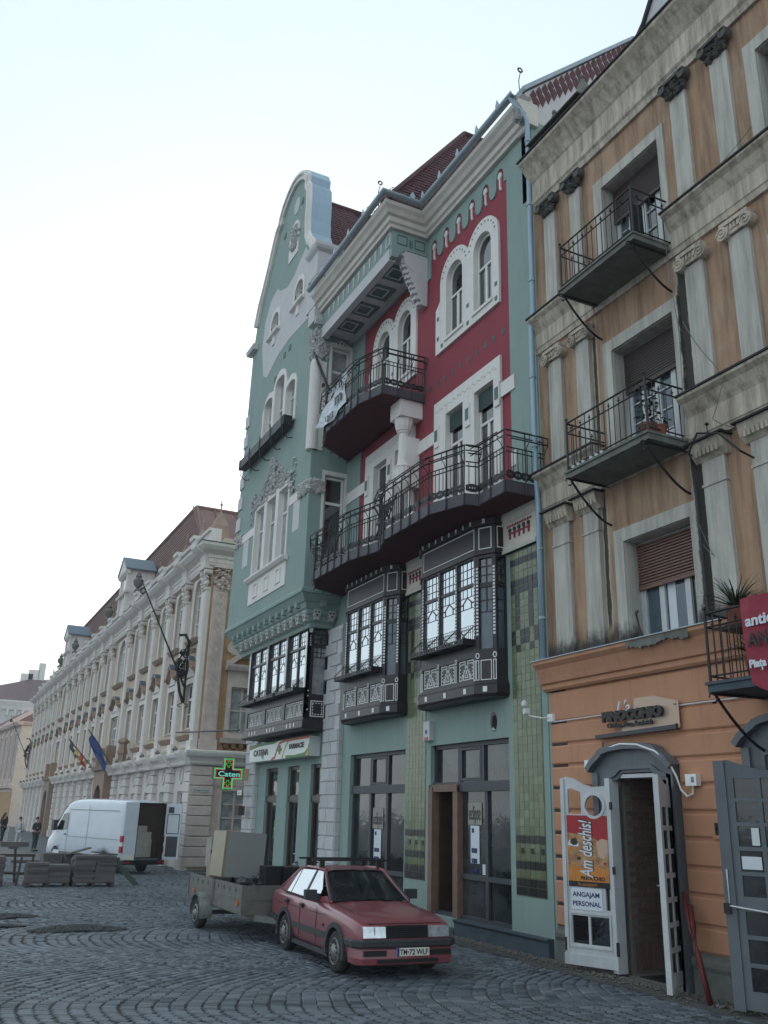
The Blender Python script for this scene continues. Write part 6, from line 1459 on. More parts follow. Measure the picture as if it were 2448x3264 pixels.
sw.stroke(FPS, [(11.1, 8.5), (11.3, 8.55), (11.6, 8.8), (12.0, 8.95), (12.4, 8.8), (12.7, 8.55), (12.9, 8.5)], .2, 0, .35); sw.plate(FPS, arc(11.35, 9.2, .25, 0, 345, 12), (), 0, .12); sw.plate(FPS, [(11.3, 8.9), (12.7, 8.9), (12.6, 9.5), (12.2, 9.9), (11.8, 9.9), (11.5, 9.5)], (), 0, .1)
sw.box(FPS, 11.75, 12.05, 9.0, 10.0, .1, .3); sw.prof(FPS, [(5.1, 0), (5.1, .2), (5.3, .3), (5.3, 0)], 11.1, 12.9)
for k in range(5):
    for r in range(2): sw.stroke(FPS, arc(11.4+k*.34, 5.0-.0-r*.0, .15, 0, 345, 10), .03, 0, .06, True)
obj('window_surround', sw, 'palpink', PA)
def sidewin(u0, u1, z0, z1, rows):
    f = MB().plate(FPS, rect(u0, u1, z0, z1), [rect(u0+.07, u1-.07, z0+.07, z1-.07)], -.15, -.08); m_ = (u0+u1)/2
    f.box(FPS, m_-.04, m_+.04, z0+.05, z1-.05, -.14, -.075)
    for k in range(1, rows): z = z0+(z1-z0)*k/rows; f.box(FPS, u0+.05, u1-.05, z-.03, z+.03, -.14, -.08)
    o = obj('window', f, 'palpink', PA)
    for a, b in ((u0+.05, m_-.02), (m_+.02, u1-.05)): obj('pane', MB().box(FPS, a, b, z0+.05, z1-.05, -.13, -.12), 'curtain', o)
sidewin(11.45, 12.55, 5.5, 7.5, 2); sidewin(11.4, 12.6, 1.5, 3.15, 3)
sw = MB(); sw.plate(FPS, rect(11.28, 12.72, 1.35, 3.3), [rect(11.4, 12.6, 1.5, 3.15)], -.02, .06); sw.prof(FPS, [(1.15, 0), (1.15, .12), (1.32, .22), (1.35, .22), (1.35, 0)], 11.1, 12.9); obj('window_surround', sw, 'palpink', sl2)
for r in range(10): obj('rusticated_block', MB().prof(FPS, [(.12+r*.4, 0), (.12+r*.4, .14), (.15+r*.4, .17), (.47+r*.4, .17), (.5+r*.4, .14), (.5+r*.4, 0)], XP-.2, 10.95), 'palpink', sl2)
for r in range(1, 10):
    sw = MB().box(FPS, 12.9, 30, .14+r*.4, .5+r*.4, 0, .05)
    if r > 7: sw = MB().box(FPS, 10.96, 30, .14+r*.4, .5+r*.4, 0, .05)
    obj('rusticated_block', sw, 'palpink', sl2)
obj('base_band', MB().box(FPS, 10.96, 30, 0, .95, 0, .05), 'palstone', sl2)
stn = top('street_name_sign', MB().box(FPS, 10.12, 10.78, 3.05, 3.22, .18, .2), 'signwhite', 'small white street name sign on the corner of the palace', 'sign')
obj('sign_border', MB().stroke(FPS, rect(10.13, 10.77, 3.06, 3.21), .01, .2, .202, True), 'ink', stn)
text('Str. Eugeniu de Savoya', FPS, 10.16, 3.1, .203, .09, 'ink', stn, width=.58, off=.002, ext=.001)
hn = top('house_number_sign', MB().box(FP, 31.25, 31.75, 2.86, 3.02, .2, .21), 'signwhite', 'small white plate on the grey quoins left of the pharmacy doors', 'sign'); text('ap. 10', FP, 31.6, 2.9, .212, .08, 'ink', hn, width=.2, ext=.001)
obj_ = top('meter_box', MB().box(FP, 31.1, 31.4, 2.2, 2.5, .1, .32), 'wood', 'small brown box fixed on the grey quoins below the white plate', 'box')
# lamp rod across the street and dragon flag brackets
top('tie_rod', MB().tube([(9.85, 41.2, 5.62), (9.6, 31.0, 5.02)], .035, 6), 'iron', 'thin dark rod spanning from the palace sill to the pharmacy bay window', 'rod')
def dragon(y, label, L=1.0, x0=XP-.2, zb=6.6):
    o = thing('flagpole_bracket', label, 'flagpole', (x0, y, zb), 0, None)
    b = MB(); F = side(y)
    b.box(F, x0-.12, x0-.02, zb+.3, zb+3.0, -.05, .05)
    for k in range(16):
        cx_, cz_ = x0-rs.uniform(.1, .5), zb+rs.uniform(1.3, 2.6); r = rs.uniform(.1, .22); s_ = rs.choice((-1, 1))
        b.tube([(cx_+r*(1-t/13)*math.cos(s_*t*.75), y+rs.uniform(-.02, .02), cz_+r*(1-t/13)*math.sin(s_*t*.75)) for t in range(12)], .022, 5)
    for k in range(10): b.lump((x0-.3+rs.uniform(-.25, .2), y, zb+2+rs.uniform(-.5, .6)), rs.uniform(.08, .16))
    b.tube([(x0-.1, y, zb+.3), (x0-.3, y, zb+.8), (x0-.45, y, zb+1.5), (x0-.5, y, zb+2.1), (x0-.25, y, zb+2.55), (x0-.05, y, zb+3.0), (x0-.25, y, zb+3.35), (x0-.55, y, zb+3.3)], .07, 6)
    for k in range(4): b.tube([(x0-.3, y-.1, zb+2.4+k*.07), (x0+.2, y-.35, zb+2.55+k*.06), (x0+.55-.04*k, y-.6, zb+2.6+k*.09)], .02, 4)
    for s_ in (-1, 1): b.tube([(x0-.08+s_*.12*(1-math.cos(t*.6)), y, zb+.3-.05*t*.5) for t in range(9)], .02, 5)
    obj('ironwork', b, 'iron', o)
    p = MB(); A, B = Vector((x0-.1, y, zb+1.0)), Vector((x0-.1-2.3, y, zb+1.0+4.4)); p.tube([A, B], .05, 6, .028); obj('pole', p, 'iron', o)
    h = MB(); 
    for k in range(7): h.tube([(B.x+.14*math.cos(t*.7)*math.cos(k*.45), y+.14*math.cos(t*.7)*math.sin(k*.45), B.z-.25+.16*math.sin(t*.7)) for t in range(10)], .014, 4)
    h.tube([B, B+Vector((-.1, 0, .25))], .02, 4); h.lump(B+Vector((-.08, 0, .2)), .07); obj('pole_head', h, 'iron', o)
dragon(40.6, 'black wrought iron dragon bracket with long slanting pole on the near palace corner')
dragon(108, 'far wrought iron bracket with slanting pole at the left end of the palace', zb=6.0)
# flags
def flag(y, cols, label, base, tip, drop):
    o = thing('flag', label, 'flag', base)
    obj('pole', MB().tube([base, tip], .035, 5), 'iron', o)
    A, B = Vector(base).lerp(Vector(tip), .3), Vector(tip)
    n = len(cols)
    for k, c in enumerate(cols):
        a0, a1 = A.lerp(B, 1-k/n*1.0), A.lerp(B, 1-(k+1)/n); mb = MB(); vs = []
        for i in range(5):
            for j in range(4):
                t = i/4; p = a0.lerp(a1, j/3)+Vector((.1*math.sin(i*2+j), .3*t*math.sin(j*2+k), -drop*t)); p.x += (B.x-A.x)*-.35*t; vs.append(p)
        mb.add(vs, [(i*4+j, i*4+j+1, (i+1)*4+j+1, (i+1)*4+j) for i in range(4) for j in range(3)]); obj('flag_cloth', mb, c, o)
flag(53, ['flagblue'], 'dark blue flag drooping from a slanting pole over the palace portal', (9.4, 54.6, 4.8), (8.3, 56.6, 6.7), 1.1)
flag(60, ['ink', 'flagyellow', 'flagred'], 'tricolour flag with yellow and red drooping from a pole on the palace', (9.4, 61.5, 4.9), (8.2, 64.0, 6.6), .9)
lt = MB(); lt.lathe((9.6, 52.2, 4.8), [(.22, 0), (.22, .35), (.3, .4), (.2, .9), (.34, 1.0), (.3, 1.1), (.1, 1.25)], 4); top('stone_finial', lt, 'palstone', 'brown stone pier finial above the palace portal', 'finial')
# ================================================================== FAR BUILDINGS
def block(name, label, x0, x1, y0, y1, zw, m, rm, rh, hip=4):
    o = thing(name, label, 'building', ((x0+x1)/2, y0, 0)); obj('wall', MB().bx(x0, x1, y0, y1, 0, zw), m, o)
    r = MB(); h = hip; r.add([(x0-.6, y0-.6, zw), (x1+.6, y0-.6, zw), (x1+.6, y1+.6, zw), (x0-.6, y1+.6, zw), (x0+h*2, y0+h*1.4, zw+rh), (x1-h*2, y0+h*1.4, zw+rh), (x1-h*2, y1-h, zw+rh), (x0+h*2, y1-h, zw+rh)], [(0, 1, 5, 4), (1, 2, 6, 5), (2, 3, 7, 6), (3, 0, 4, 7), (4, 5, 6, 7)]); obj('roof', r, rm, o)
    return o
fb_ = block('white_building', 'far white building with a hipped dark roof, arched windows and chimneys at the left edge', 1.5, 46, 150, 176, 17.6, 'farwall', 'farroof', 4.6, 6)
F1 = side(150); cb2 = MB(); cb2.prof(F1, [(16.2, 0), (16.2, .3), (16.7, .4), (17.4, .7), (17.59, .7), (17.59, 0)], 1.5, 46)
for k in range(36): x = 2+k*1.1; cb2.plate(F1, [(x-.5, 16.9), (x+.5, 16.9)]+arc(x, 16.3, .35, 0, 180, 6)[::1], (), 0, .3) if False else cb2.box(F1, x-.16, x+.16, 15.3, 16.2, 0, .35)
obj('cornice', cb2, 'farwall', fb_)
for k in range(14):
    for z in (11.0, 5.4):
        x = 3.5+k*3.1; f = MB().plate(F1, archp(x-.75, x+.75, z, z+2.9, 8), [archp(x-.6, x+.6, z+.12, z+2.75, 8)], -.05, .08).box(F1, x-.04, x+.04, z, z+2.7, 0, .06).box(F1, x-.6, x+.6, z+1.5, z+1.6, 0, .06)
        o = obj('window', f, 'farwall', fb_); obj('pane', MB().plate(F1, archp(x-.62, x+.62, z+.1, z+2.77, 8), (), -.02, .03), 'glassblue', o)
for x, w_2, h in ((14.6, .5, 2.2), (12.4, .9, .3), (13.4, .8, 1.0)): obj('chimney', MB().bx(x-w_2, x+w_2, 158, 159.4, 19, 22.6+h), 'farwall', fb_)
obj('lightning_rod', MB().tube([(0.5, 158, 22), (0.9, 158, 29)], .05, 4), 'iron', fb_)
pk = thing('pink_building', 'far pinkish building with tall window bays and a red roof left of the palace', 'building', (8, 122, 0))
A_ = (9.6, 118.5); B_ = (4.6, 175.0); Fp = face(A_, B_); Lp = math.hypot(B_[0]-A_[0], B_[1]-A_[1])
obj('wall', MB().plate(Fp, rect(0, Lp, -.5, 11.8), (), -9, 0, True), 'farpink', pk)
Fq = Fr((A_[0], A_[1], 0), (1, .09, 0), (.09, -1, 0))
obj('end_wall', MB().plate(Fq, rect(0, 9, -.5, 11.8), (), -.3, .02), 'cream', pk)
mb = MB(); mb.prof(Fp, [(11.5, 0), (11.6, .5), (11.9, .7), (12.0, .7), (12.0, 0)], -.5, Lp); mb.prof(Fq, [(11.5, 0), (11.6, .3), (11.9, .5), (12.0, .5), (12.0, 0)], -.5, 9)
mb.prof(Fp, [(4.2, 0), (4.3, .4), (4.6, .5), (4.6, 0)], 0, Lp)
obj('cornice', mb, 'farpink', pk)
obj('roof', MB().add([Fp(-.5, 12, .6), Fp(Lp, 12, .6), Fp(Lp, 16, -5), Fp(3, 15.5, -5), Fq(9, 12, .4), Fq(9, 15.5, -3.5)], [(0, 1, 2, 3), (0, 3, 5, 4)]), 'palroof', pk)
for k in range(16):
    u = 2+k*3.4; 
    obj('window', MB().box(Fp, u-.5, u+.5, 5.4, 10.6, 0, .05), 'glassblue', pk); obj('window_surround', MB().plate(Fp, rect(u-.75, u+.75, 5.1, 10.9), [rect(u-.5, u+.5, 5.4, 10.6)], 0, .2), 'farpink', pk)
    if k < 12: obj('pilaster', MB().box(Fp, u+1.5, u+1.9, 4.6, 11.5, 0, .2), 'farpink', pk)
obj('plinth', MB().box(Fp, 0, Lp, -.4, 3.9, 0, .1), 'palochre', pk)
bk_ = block('rear_building', 'far grey building mass behind the teal house roofs', 34.5, 60, 40, 110, 13, 'farwall', 'farroof', 3, 5)
# ================================================================== PHARMACY SIGNS
sb = top('pharmacy_sign', MB().bx(10.02, 10.38, 25.35, 30.9, 3.93, 4.5), 'signwhite', 'long white pharmacy fascia sign with green and red waves over three doors', 'sign')
Fg = front(10.02)
obj('sign_wave', MB().plate(Fg, [(30.9, 4.5), (30.9, 4.34), (29.9, 4.42), (28.4, 4.44), (28.0, 4.5)], (), 0, .006).plate(Fg, [(27.3, 3.93), (27.3, 4.02), (26.5, 4.0), (25.7, 4.04), (25.45, 4.15), (25.35, 4.3), (25.35, 4.2), (25.6, 3.93)], (), 0, .004), 'signgreen', sb)
obj('sign_wave', MB().stroke(Fg, [(28.6, 3.94), (28.3, 4.0), (28.1, 4.25), (27.9, 4.42), (27.5, 4.47), (25.36, 4.47)], .07, 0, .012).plate(Fg, [(30.9, 4.5), (30.9, 4.36), (30.75, 4.46), (30.7, 4.5)], (), 0, .012), 'signred', sb)
obj('sign_wave', MB().stroke(Fg, [(27.65, 3.94), (27.5, 4.1), (27.35, 4.3), (27.1, 4.44)], .05, 0, .01).plate(Fg, [(25.35, 3.93), (25.6, 3.93), (25.42, 4.08), (25.35, 4.2)], (), 0, .012), 'signyellow', sb)
text('CATENA', Fg, 30.45, 4.12, .008, .27, 'ink', sb, width=1.5, off=.011); text('FARMACIE', Fg, 27.0, 4.2, .008, .2, 'ink', sb, width=1.25, off=.009)
obj('sign_cross', MB().box(Fg, 27.8, 27.92, 4.08, 4.36, 0, .014).box(Fg, 27.7, 28.02, 4.17, 4.27, 0, .0145), 'signgreen', sb); obj('sign_leaf', MB().plate(Fg, [(29.7, 4.2), (29.55, 4.05), (29.45, 3.98), (29.4, 4.1), (29.45, 4.25)], (), 0, .01), 'signgreen', sb)
FC = side(31.5); cu_, cv_ = 9.49, 3.56
cr = MB(); a_, b_ = .54, .19
def crossp(k): a, b = a_-k, b_-k*.6; return [(cu_-a, cv_-b), (cu_-b, cv_-b), (cu_-b, cv_-a), (cu_+b, cv_-a), (cu_+b, cv_-b), (cu_+a, cv_-b), (cu_+a, cv_+b), (cu_+b, cv_+b), (cu_+b, cv_+a), (cu_-b, cv_+a), (cu_-b, cv_+b), (cu_-a, cv_+b)]
cs_ = top('pharmacy_cross', cr.plate(FC, crossp(0), (), -.16, 0, True), 'black', 'glowing green LED pharmacy cross sticking out over the side street', 'sign')
obj('led_outline', MB().stroke(FC, crossp(.035), .03, 0, .008, True), 'ledgreen', cs_); obj('led_outline', MB().stroke(FC, crossp(.07), .014, 0, .01, True), 'ledcyan', cs_); obj('led_outline', MB().stroke(FC, crossp(.105), .02, 0, .01, True), 'ledred', cs_)
text('Caten', FC, cu_-.36, cv_-.09, .004, .24, 'ledcyan', cs_, width=.78, off=.004)
for v in (.32, -.32): obj('led_symbol', MB().stroke(FC, [(cu_-.1, cv_+v-.03), (cu_-.035, cv_+v-.03), (cu_-.035, cv_+v-.1), (cu_+.035, cv_+v-.1), (cu_+.035, cv_+v-.03), (cu_+.1, cv_+v-.03), (cu_+.1, cv_+v+.03), (cu_+.035, cv_+v+.03), (cu_+.035, cv_+v+.1), (cu_-.035, cv_+v+.1), (cu_-.035, cv_+v+.03), (cu_-.1, cv_+v+.03)], .016, 0, .008, True), 'ledgreen', cs_)
obj('sign_arm', MB().box(FC, cu_+.54, 10.42, cv_-.2, cv_+.2, -.14, -.01), 'acrylic', cs_)
# banner on the upper teal balcony
bn = MB(); Pq = [(8.86, 23.35, 13.2), (8.84, 20.95, 14.28), (8.86, 20.95, 13.3), (8.88, 21.6, 13.0), (8.87, 22.6, 13.25)]
n = 10; vs = []
for j in range(7):
    t = j/6
    for i in range(n+1):
        s_ = i/n; topp = Vector((8.84, 23.3-2.35*s_, 13.35+.95*s_)); bot = Vector((8.84, 22.9-2.0*s_, 13.2-.2*math.sin(PI*s_)+.05*s_)); p = topp.lerp(bot, t); p.x += .04*math.sin(i*1.4+j)-.03*t; vs.append(p)
bn.add(vs, [(j*(n+1)+i, j*(n+1)+i+1, (j+1)*(n+1)+i+1, (j+1)*(n+1)+i) for j in range(6) for i in range(n)])
bo = top('rental_banner', bn, 'paper', 'crumpled white banner with black letters slipping off the upper teal balcony', 'banner')
Fb = front(8.76)
text('m', Fb, 21.55, 13.38, 0, .5, 'ink', bo, width=.5, off=.02); text('2', Fb, 21.03, 13.62, 0, .18, 'ink', bo, width=.07); text('n', Fb, 21.3, 13.82, 0, .4, 'ink', bo, width=.24, off=.015); text('012', Fb, 22.1, 13.06, 0, .28, 'ink', bo, width=.5, off=.008)
text('ZARE', Fb, 22.0, 13.7, 0, .26, 'vanwhite', bo, width=.5, shear=.4, rot=.4)
# blind arm
top('blind_arm', MB().bx(9.3, 9.38, 23.95, 24.05, 15.2, 15.3).tube([(9.05, 24.1, 16.3), (9.5, 23.9, 15.1)], .045, 5), 'iron', 'dark folded awning arm leaning against the white corner column', 'bar')
# chairs / folded things on the long balcony
for k, (y, lab) in enumerate(((22.3, 'dark folded garden chair leaning on the long balcony, left end'), (18.9, 'dark folded garden chair leaning on the long balcony, beside the column'))):
    c = MB()
    for s_ in (0, .4): c.tube([(9.1, y+s_, 8.8), (9.35, y+s_-.3, 9.9)], .02, 5); c.tube([(9.4, y+s_-.3, 8.8), (9.05, y+s_, 9.7)], .02, 5)
    for q in range(6): c.bx(9.12+q*.035, 9.15+q*.035, y-.1-.02*q, y+.4, 9.2+q*.1, 9.26+q*.1)
    top('folding_chair', c, 'iron', lab, 'chair', 'folding chairs on the long balcony')
# ================================================================== RED CAR
CARLOC = (6.98, 14.0, 0); CARROT = math.radians(-2.0)
car = thing('red_car', 'dusty red four door saloon with roof bars towing a trailer', 'car', CARLOC, CARROT)
def loft(st, sub=2, cuts=(), name='body', m='carpaint', parent=None):
    """st: stations (y, [(x, z) half section from bottom centre to top centre])"""
    bm = bmesh.new(); rows = []
    for y, sec in st:
        full = [(x, z) for x, z in sec]+[(-x, z) for x, z in sec[::-1] if x > 1e-6]
        rows.append([bm.verts.new((x, y, z)) for x, z in full])
    k = len(rows[0])
    for a, b in zip(rows, rows[1:]):
        for i in range(k): bm.faces.new((a[i], a[(i+1) % k], b[(i+1) % k], b[i]))
    bm.faces.new(rows[0][::-1]); bm.faces.new(rows[-1]); bmesh.ops.recalc_face_normals(bm, faces=bm.faces)
    me = bpy.data.meshes.new(name); bm.to_mesh(me); bm.free(); me.materials.append(M[m]); me.shade_smooth()
    o = bpy.data.objects.new(name, me); COL.objects.link(o)
    s_ = o.modifiers.new('s', 'SUBSURF'); s_.levels = sub; s_.render_levels = sub
    tmp = []
    for y, x0, x1, z, r in cuts:
        c = MB().lathe((x0, y, z), [(r, 0), (r, x1-x0)], 28, 'x'); cm_ = mesh('cut', c, 'black'); co_ = bpy.data.objects.new('cut', cm_); COL.objects.link(co_); tmp.append(co_)
        b_ = o.modifiers.new('b', 'BOOLEAN'); b_.operation = 'DIFFERENCE'; b_.object = co_; b_.solver = 'EXACT'
    dg = bpy.context.evaluated_depsgraph_get(); dg.update(); me2 = bpy.data.meshes.new_from_object(o.evaluated_get(dg))
    o.modifiers.clear(); o.data = me2; o.parent = parent
    for t in tmp: bpy.data.objects.remove(t)
    return o
def sec(w, zb, zbelt, zt, crown=.02, low=.94, inset=.88): return [(0, zb), (w*.7, zb), (w*low, zb+.03), (w*.99, zb+.16), (w, (zb+zbelt)/2+.05), (w*.985, zbelt-.04), (w*.955, zbelt), (w*inset, (zbelt+zt)/2+.012), (w*.5, zt+crown*.7), (0, zt+crown)]
st = [(-.83, sec(.70, .30, .60, .66, .01)), (-.82, sec(.76, .26, .68, .72, .01)), (-.74, sec(.81, .22, .74, .775, .012)), (-.45, sec(.83, .2, .80, .83)), (.0, sec(.84, .2, .845, .885)), (.5, sec(.845, .2, .88, .945)), (.75, sec(.847, .2, .89, .96)), (1.5, sec(.847, .2, .905, .95)), (2.4, sec(.845, .2, .92, .97)), (2.9, sec(.84, .21, .935, 1.0)), (3.3, sec(.82, .24, .93, 1.0)), (3.47, sec(.78, .3, .89, .97, .01)), (3.5, sec(.72, .34, .84, .92, .01))]
body = loft(st, 2, [(0, -1.0, -.6, .3, .345), (0, .6, 1.0, .3, .345), (2.475, -1.0, -.6, .3, .345), (2.475, .6, 1.0, .3, .345)], parent=car)
# cabin: pillars, roof and glass
lowr = [(-.74, .62), (-.70, .72), (.70, .72), (.74, .62)]
def P3(x, y, z): return (x, y, z)
A0 = (.70, .58, .93); A1 = (.545, 1.27, 1.36); B0 = (.775, 1.42, .935); B1 = (.56, 1.55, 1.40); C0 = (.775, 2.2, .95); C1 = (.555, 2.25, 1.385); D0 = (.72, 2.98, .98); D1 = (.52, 2.5, 1.33)
A0s = (.775, .85, .93)
gm = MB(); mir = lambda p: (-p[0], p[1], p[2])
def quad_bulge(mb, a, b, c, d, bul, n=6):
    a, b, c, d = map(Vector, (a, b, c, d)); nn = (b-a).cross(d-a).normalized(); vs = []
    for j in range(n+1):
        for i in range(n+1):
            s_, t = i/n, j/n; p = a.lerp(b, s_).lerp(d.lerp(c, s_), t); vs.append(p+nn*bul*4*s_*(1-s_)*.5*1.0)
    mb.add(vs, [(j*(n+1)+i, j*(n+1)+i+1, (j+1)*(n+1)+i+1, (j+1)*(n+1)+i) for j in range(n) for i in range(n)])
M['carglass'] = M['glass']
D('windscreen', (.012, .017, .018), .06, (.03, .035, .035), 4, .4, spec=.6)
ws = MB(); quad_bulge(ws, (-.70, .56, .955), (.70, .56, .955), (.545, 1.27, 1.365), (-.545, 1.27, 1.365), -.06 if False else .07)
obj('windscreen', ws, 'windscreen', car, True, local=True)
rw = MB(); quad_bulge(rw, (.68, 3.0, 1.0), (-.68, 3.0, 1.0), (-.52, 2.5, 1.34), (.52, 2.5, 1.34), .05); obj('rear_window', rw, 'windscreen', car, True, local=True)
rp = MB(); nx, ny = 8, 10; vs = []
for j in range(ny+1):
    t = j/ny; y = 1.25+1.28*t; z = 1.375+.045*math.sin(PI*(.1+.85*t)); w = .55-.0*t
    for i in range(nx+1): s_ = -1+2*i/nx; vs.append((s_*w, y-.03*(1-abs(s_)) if j == 0 else y, z+.02*(1-s_*s_)-(.02 if abs(s_) > .95 else 0)))
rp.add(vs, [(j*(nx+1)+i, j*(nx+1)+i+1, (j+1)*(nx+1)+i+1, (j+1)*(nx+1)+i) for j in range(ny) for i in range(nx)])
obj('roof', rp, 'carpaint_dusty', car, True, local=True)
for s_ in (1, -1):
    X = lambda p: (p[0]*s_, p[1], p[2]); pm = MB()
    for pts, r in (([(.70, .56, .94), (.62, .95, 1.17), (.55, 1.27, 1.38)], .032), ([(.55, 1.27, 1.385), (.562, 1.6, 1.41), (.56, 2.1, 1.405), (.54, 2.5, 1.35)], .03), ([(.54, 2.48, 1.36), (.63, 2.75, 1.17), (.715, 3.02, 1.0)], .045)): pm.tube([X(p) for p in pts], r, 8)
    pm.add([X((.60, 2.42, 1.31)), X((.79, 2.62, .95)), X((.74, 3.06, .99)), X((.53, 2.54, 1.34))], [(0, 1, 2, 3)]); pm.add([X((.72, .6, .93)), X((.785, .98, .93)), X((.745, .98, 1.0)), X((.7, .75, 1.02))], [(0, 1, 2, 3)])
    obj('pillar', pm, 'carpaint', car, True, local=True)
    tr_ = MB(); tr_.tube([X((.71, .56, .975)), X((.63, .93, 1.185)), X((.555, 1.245, 1.375))], .02, 6); tr_.tube([X((.785, 1.0, .935)), X((.795, 1.8, .945)), X((.79, 2.62, .96))], .014, 5)
    tr_.add([X((.79, 1.6, .93)), X((.79, 1.72, .93)), X((.582, 1.64, 1.38)), X((.582, 1.56, 1.38))], [(0, 1, 2, 3)])
    obj('window_trim', tr_, 'plastic', car, local=True)
    for pts in ([(.782, .98, .94), (.782, 1.6, .94), (.578, 1.55, 1.375), (.57, 1.32, 1.37), (.69, 1.02, 1.12)], [(.782, 1.72, .94), (.782, 2.36, .95), (.59, 2.3, 1.355), (.578, 1.65, 1.375)], [(.782, 2.4, .95), (.777, 2.6, .965), (.63, 2.44, 1.28), (.592, 2.34, 1.35)]):
        obj('side_window', MB().add([X(p) for p in pts], [tuple(range(len(pts)))]), 'mirrorglass', car, local=True)
    mo = MB(); mo.bx(s_*.835-.02, s_*.835+.03, .38, 1.98, .44, .53) if s_ > 0 else mo.bx(-.865, -.815, .38, 1.98, .44, .53)
    mo.bx(s_*.84-.025, s_*.84+.025, 2.9, 3.2, .44, .53); mo.bx(s_*.79-.03, s_*.79+.03, .36, 2.1, .18, .25)
    obj('side_moulding', mo, 'plastic', car, local=True)
    for yy in (0, 2.475):
        ar = MB().plate(Fr((s_*.845, yy, .3), (0, 1, 0), (s_, 0, 0)), [(p[0], p[1]) for p in arc(0, 0, .41, -12, 192, 20)]+[(p[0], p[1]) for p in arc(0, 0, .34, 192, -12, 20)], (), -.06, .022); obj('wheel_arch', ar, 'plastic', car, local=True)
        wl = thing('x', '', '', (0, 0, 0)); bpy.data.objects.remove(wl)
        cxw = s_*.745
        ty = MB().lathe((cxw-.09, yy, .3), [(.2, 0), (.27, .0), (.297, .03), (.3, .09), (.297, .15), (.27, .18), (.2, .18)], 28, 'x'); wo_ = obj('wheel', ty, 'rubber', car, True, local=True)
        xo = cxw+s_*.13; rm_ = MB().lathe((xo-s_*.05, yy, .3), [(.2, 0), (.185, s_*.03), (.17, s_*.005), (.09, s_*.035), (.05, s_*.06), (.001, s_*.06)], 24, 'x'); obj('rim', rm_, 'rim', wo_, True, local=True)
        hl = MB()
        for q in range(12): a = q*PI/6; hl.lathe((xo-s_*.02, yy+.135*math.cos(a), .3+.135*math.sin(a)), [(.02, 0), (.02, s_*.01)], 6, 'x')
        obj('rim_holes', hl, 'black', wo_, local=True)
    mr = MB(); xx = s_*.93; mr.box(Fr((xx, .95, 1.03), (1, 0, 0), (0, -1, 0)), -.1, .1, -.07, .08, -.06, .05); mr.bx(min(s_*.76, s_*.86), max(s_*.76, s_*.86), .93, 1.02, .95, 1.05); obj('mirror', mr, 'plastic', car, local=True)
    for yy in (1.5, 2.3): obj('door_handle', MB().bx(min(s_*.835, s_*.875), max(s_*.835, s_*.875), yy, yy+.14, .8, .835).bx(min(s_*.8, s_*.85), max(s_*.8, s_*.85), yy+.02, yy+.12, .78, .85), 'black', car, local=True)
    dg_ = MB()
    for yy, zt_ in ((.86, .9), (1.68, .93), (2.36, .94)): dg_.bx(min(s_*.843, s_*.8495), max(s_*.843, s_*.8495), yy-.004, yy+.004, .26, zt_-.05)
    dg_.bx(min(s_*.838, s_*.8445), max(s_*.838, s_*.8445), .42, 2.9, .765, .772); obj('door_gap', dg_, 'black', car, local=True)
    obj('side_indicator', MB().bx(min(s_*.84, s_*.855), max(s_*.84, s_*.855), .5, .56, .6, .64), 'black', car, local=True)
    # headlights
    hl = MB(); a0, a1 = (.36, .72) if s_ > 0 else (-.72, -.36); ya_, yb_ = (-.865, -.845) if s_ > 0 else (-.845, -.865); hl.add([(a0, ya_, .575), (a1, yb_, .575), (a1, yb_+.02, .725), (a0, ya_+.02, .73), (a0, -.7, .575), (a1, -.7, .575), (a1, -.7, .73), (a0, -.7, .735)], [(0, 1, 2, 3), (1, 5, 6, 2), (0, 3, 7, 4), (3, 2, 6, 7), (0, 4, 5, 1)])
    h_ = obj('headlight', hl, 'lamp', car, local=True); e_ = s_*.54
    obj('lamp_ribs', MB().bx(e_-.005, e_+.005, -.85, -.836, .585, .72), 'rim', h_, local=True)
gr_ = MB(); gr_.bx(-.36, .36, -.83, -.78, .56, .74); gl_ = obj('grille', gr_, 'black', car, local=True)
gs_ = MB()
for k in range(5): gs_.bx(-.34, .34, -.842, -.83, .585+k*.03, .595+k*.03)
obj('grille_slats', gs_, 'black', gl_, local=True)
# bumpers
def bump(y, s_, name):
    b = MB(); w = .82; prf = [(.44, 0), (.44, .03), (.46, .05), (.53, .05), (.55, .03), (.55, 0)]
    pth = [(-w, y+s_*-.38), (-w, y+s_*-.1), (-w+.1, y+.0), (0, y+s_*.03), (w-.1, y), (w, y+s_*-.1), (w, y-s_*.38)]
    if s_ > 0: pth = pth
    else: pth = pth[::-1]
    return obj(name, b.sweep(pth, prf), 'plastic', car, local=True)
bump(-.83, -1, 'front_bumper'); bump(3.48, 1, 'rear_bumper')
vl = MB(); pth = [(.80, -.5), (.80, -.72), (.72, -.85), (0, -.88), (-.72, -.85), (-.80, -.72), (-.80, -.5)]; vl.sweep(pth, [(.2, -.02), (.22, .02), (.3, .03), (.42, .015), (.42, -.05)]); vo = obj('front_valance', vl, 'carpaint', car, local=True)
va = MB()
for a, b in ((-.72, -.36), (.36, .72)): va.bx(a, b, -.905, -.87, .335, .41)
va.bx(-.5, .5, -.912, -.87, .24, .29); obj('air_intake', va, 'black', vo, local=True)
pt_ = obj('number_plate', MB().bx(-.18-.02, .34, -.925, -.905, .33, .44), 'plate', car, local=True)
class LF:
    R = Vector((1, 0, 0)); V = Vector((0, 0, 1)); N = Vector((0, -1, 0))
    def __call__(s, u, v, d=0): return (u, -d, v)
obj('plate_band', MB().bx(-.2, -.16, -.927, -.92, .33, .44), 'euro', pt_, local=True)
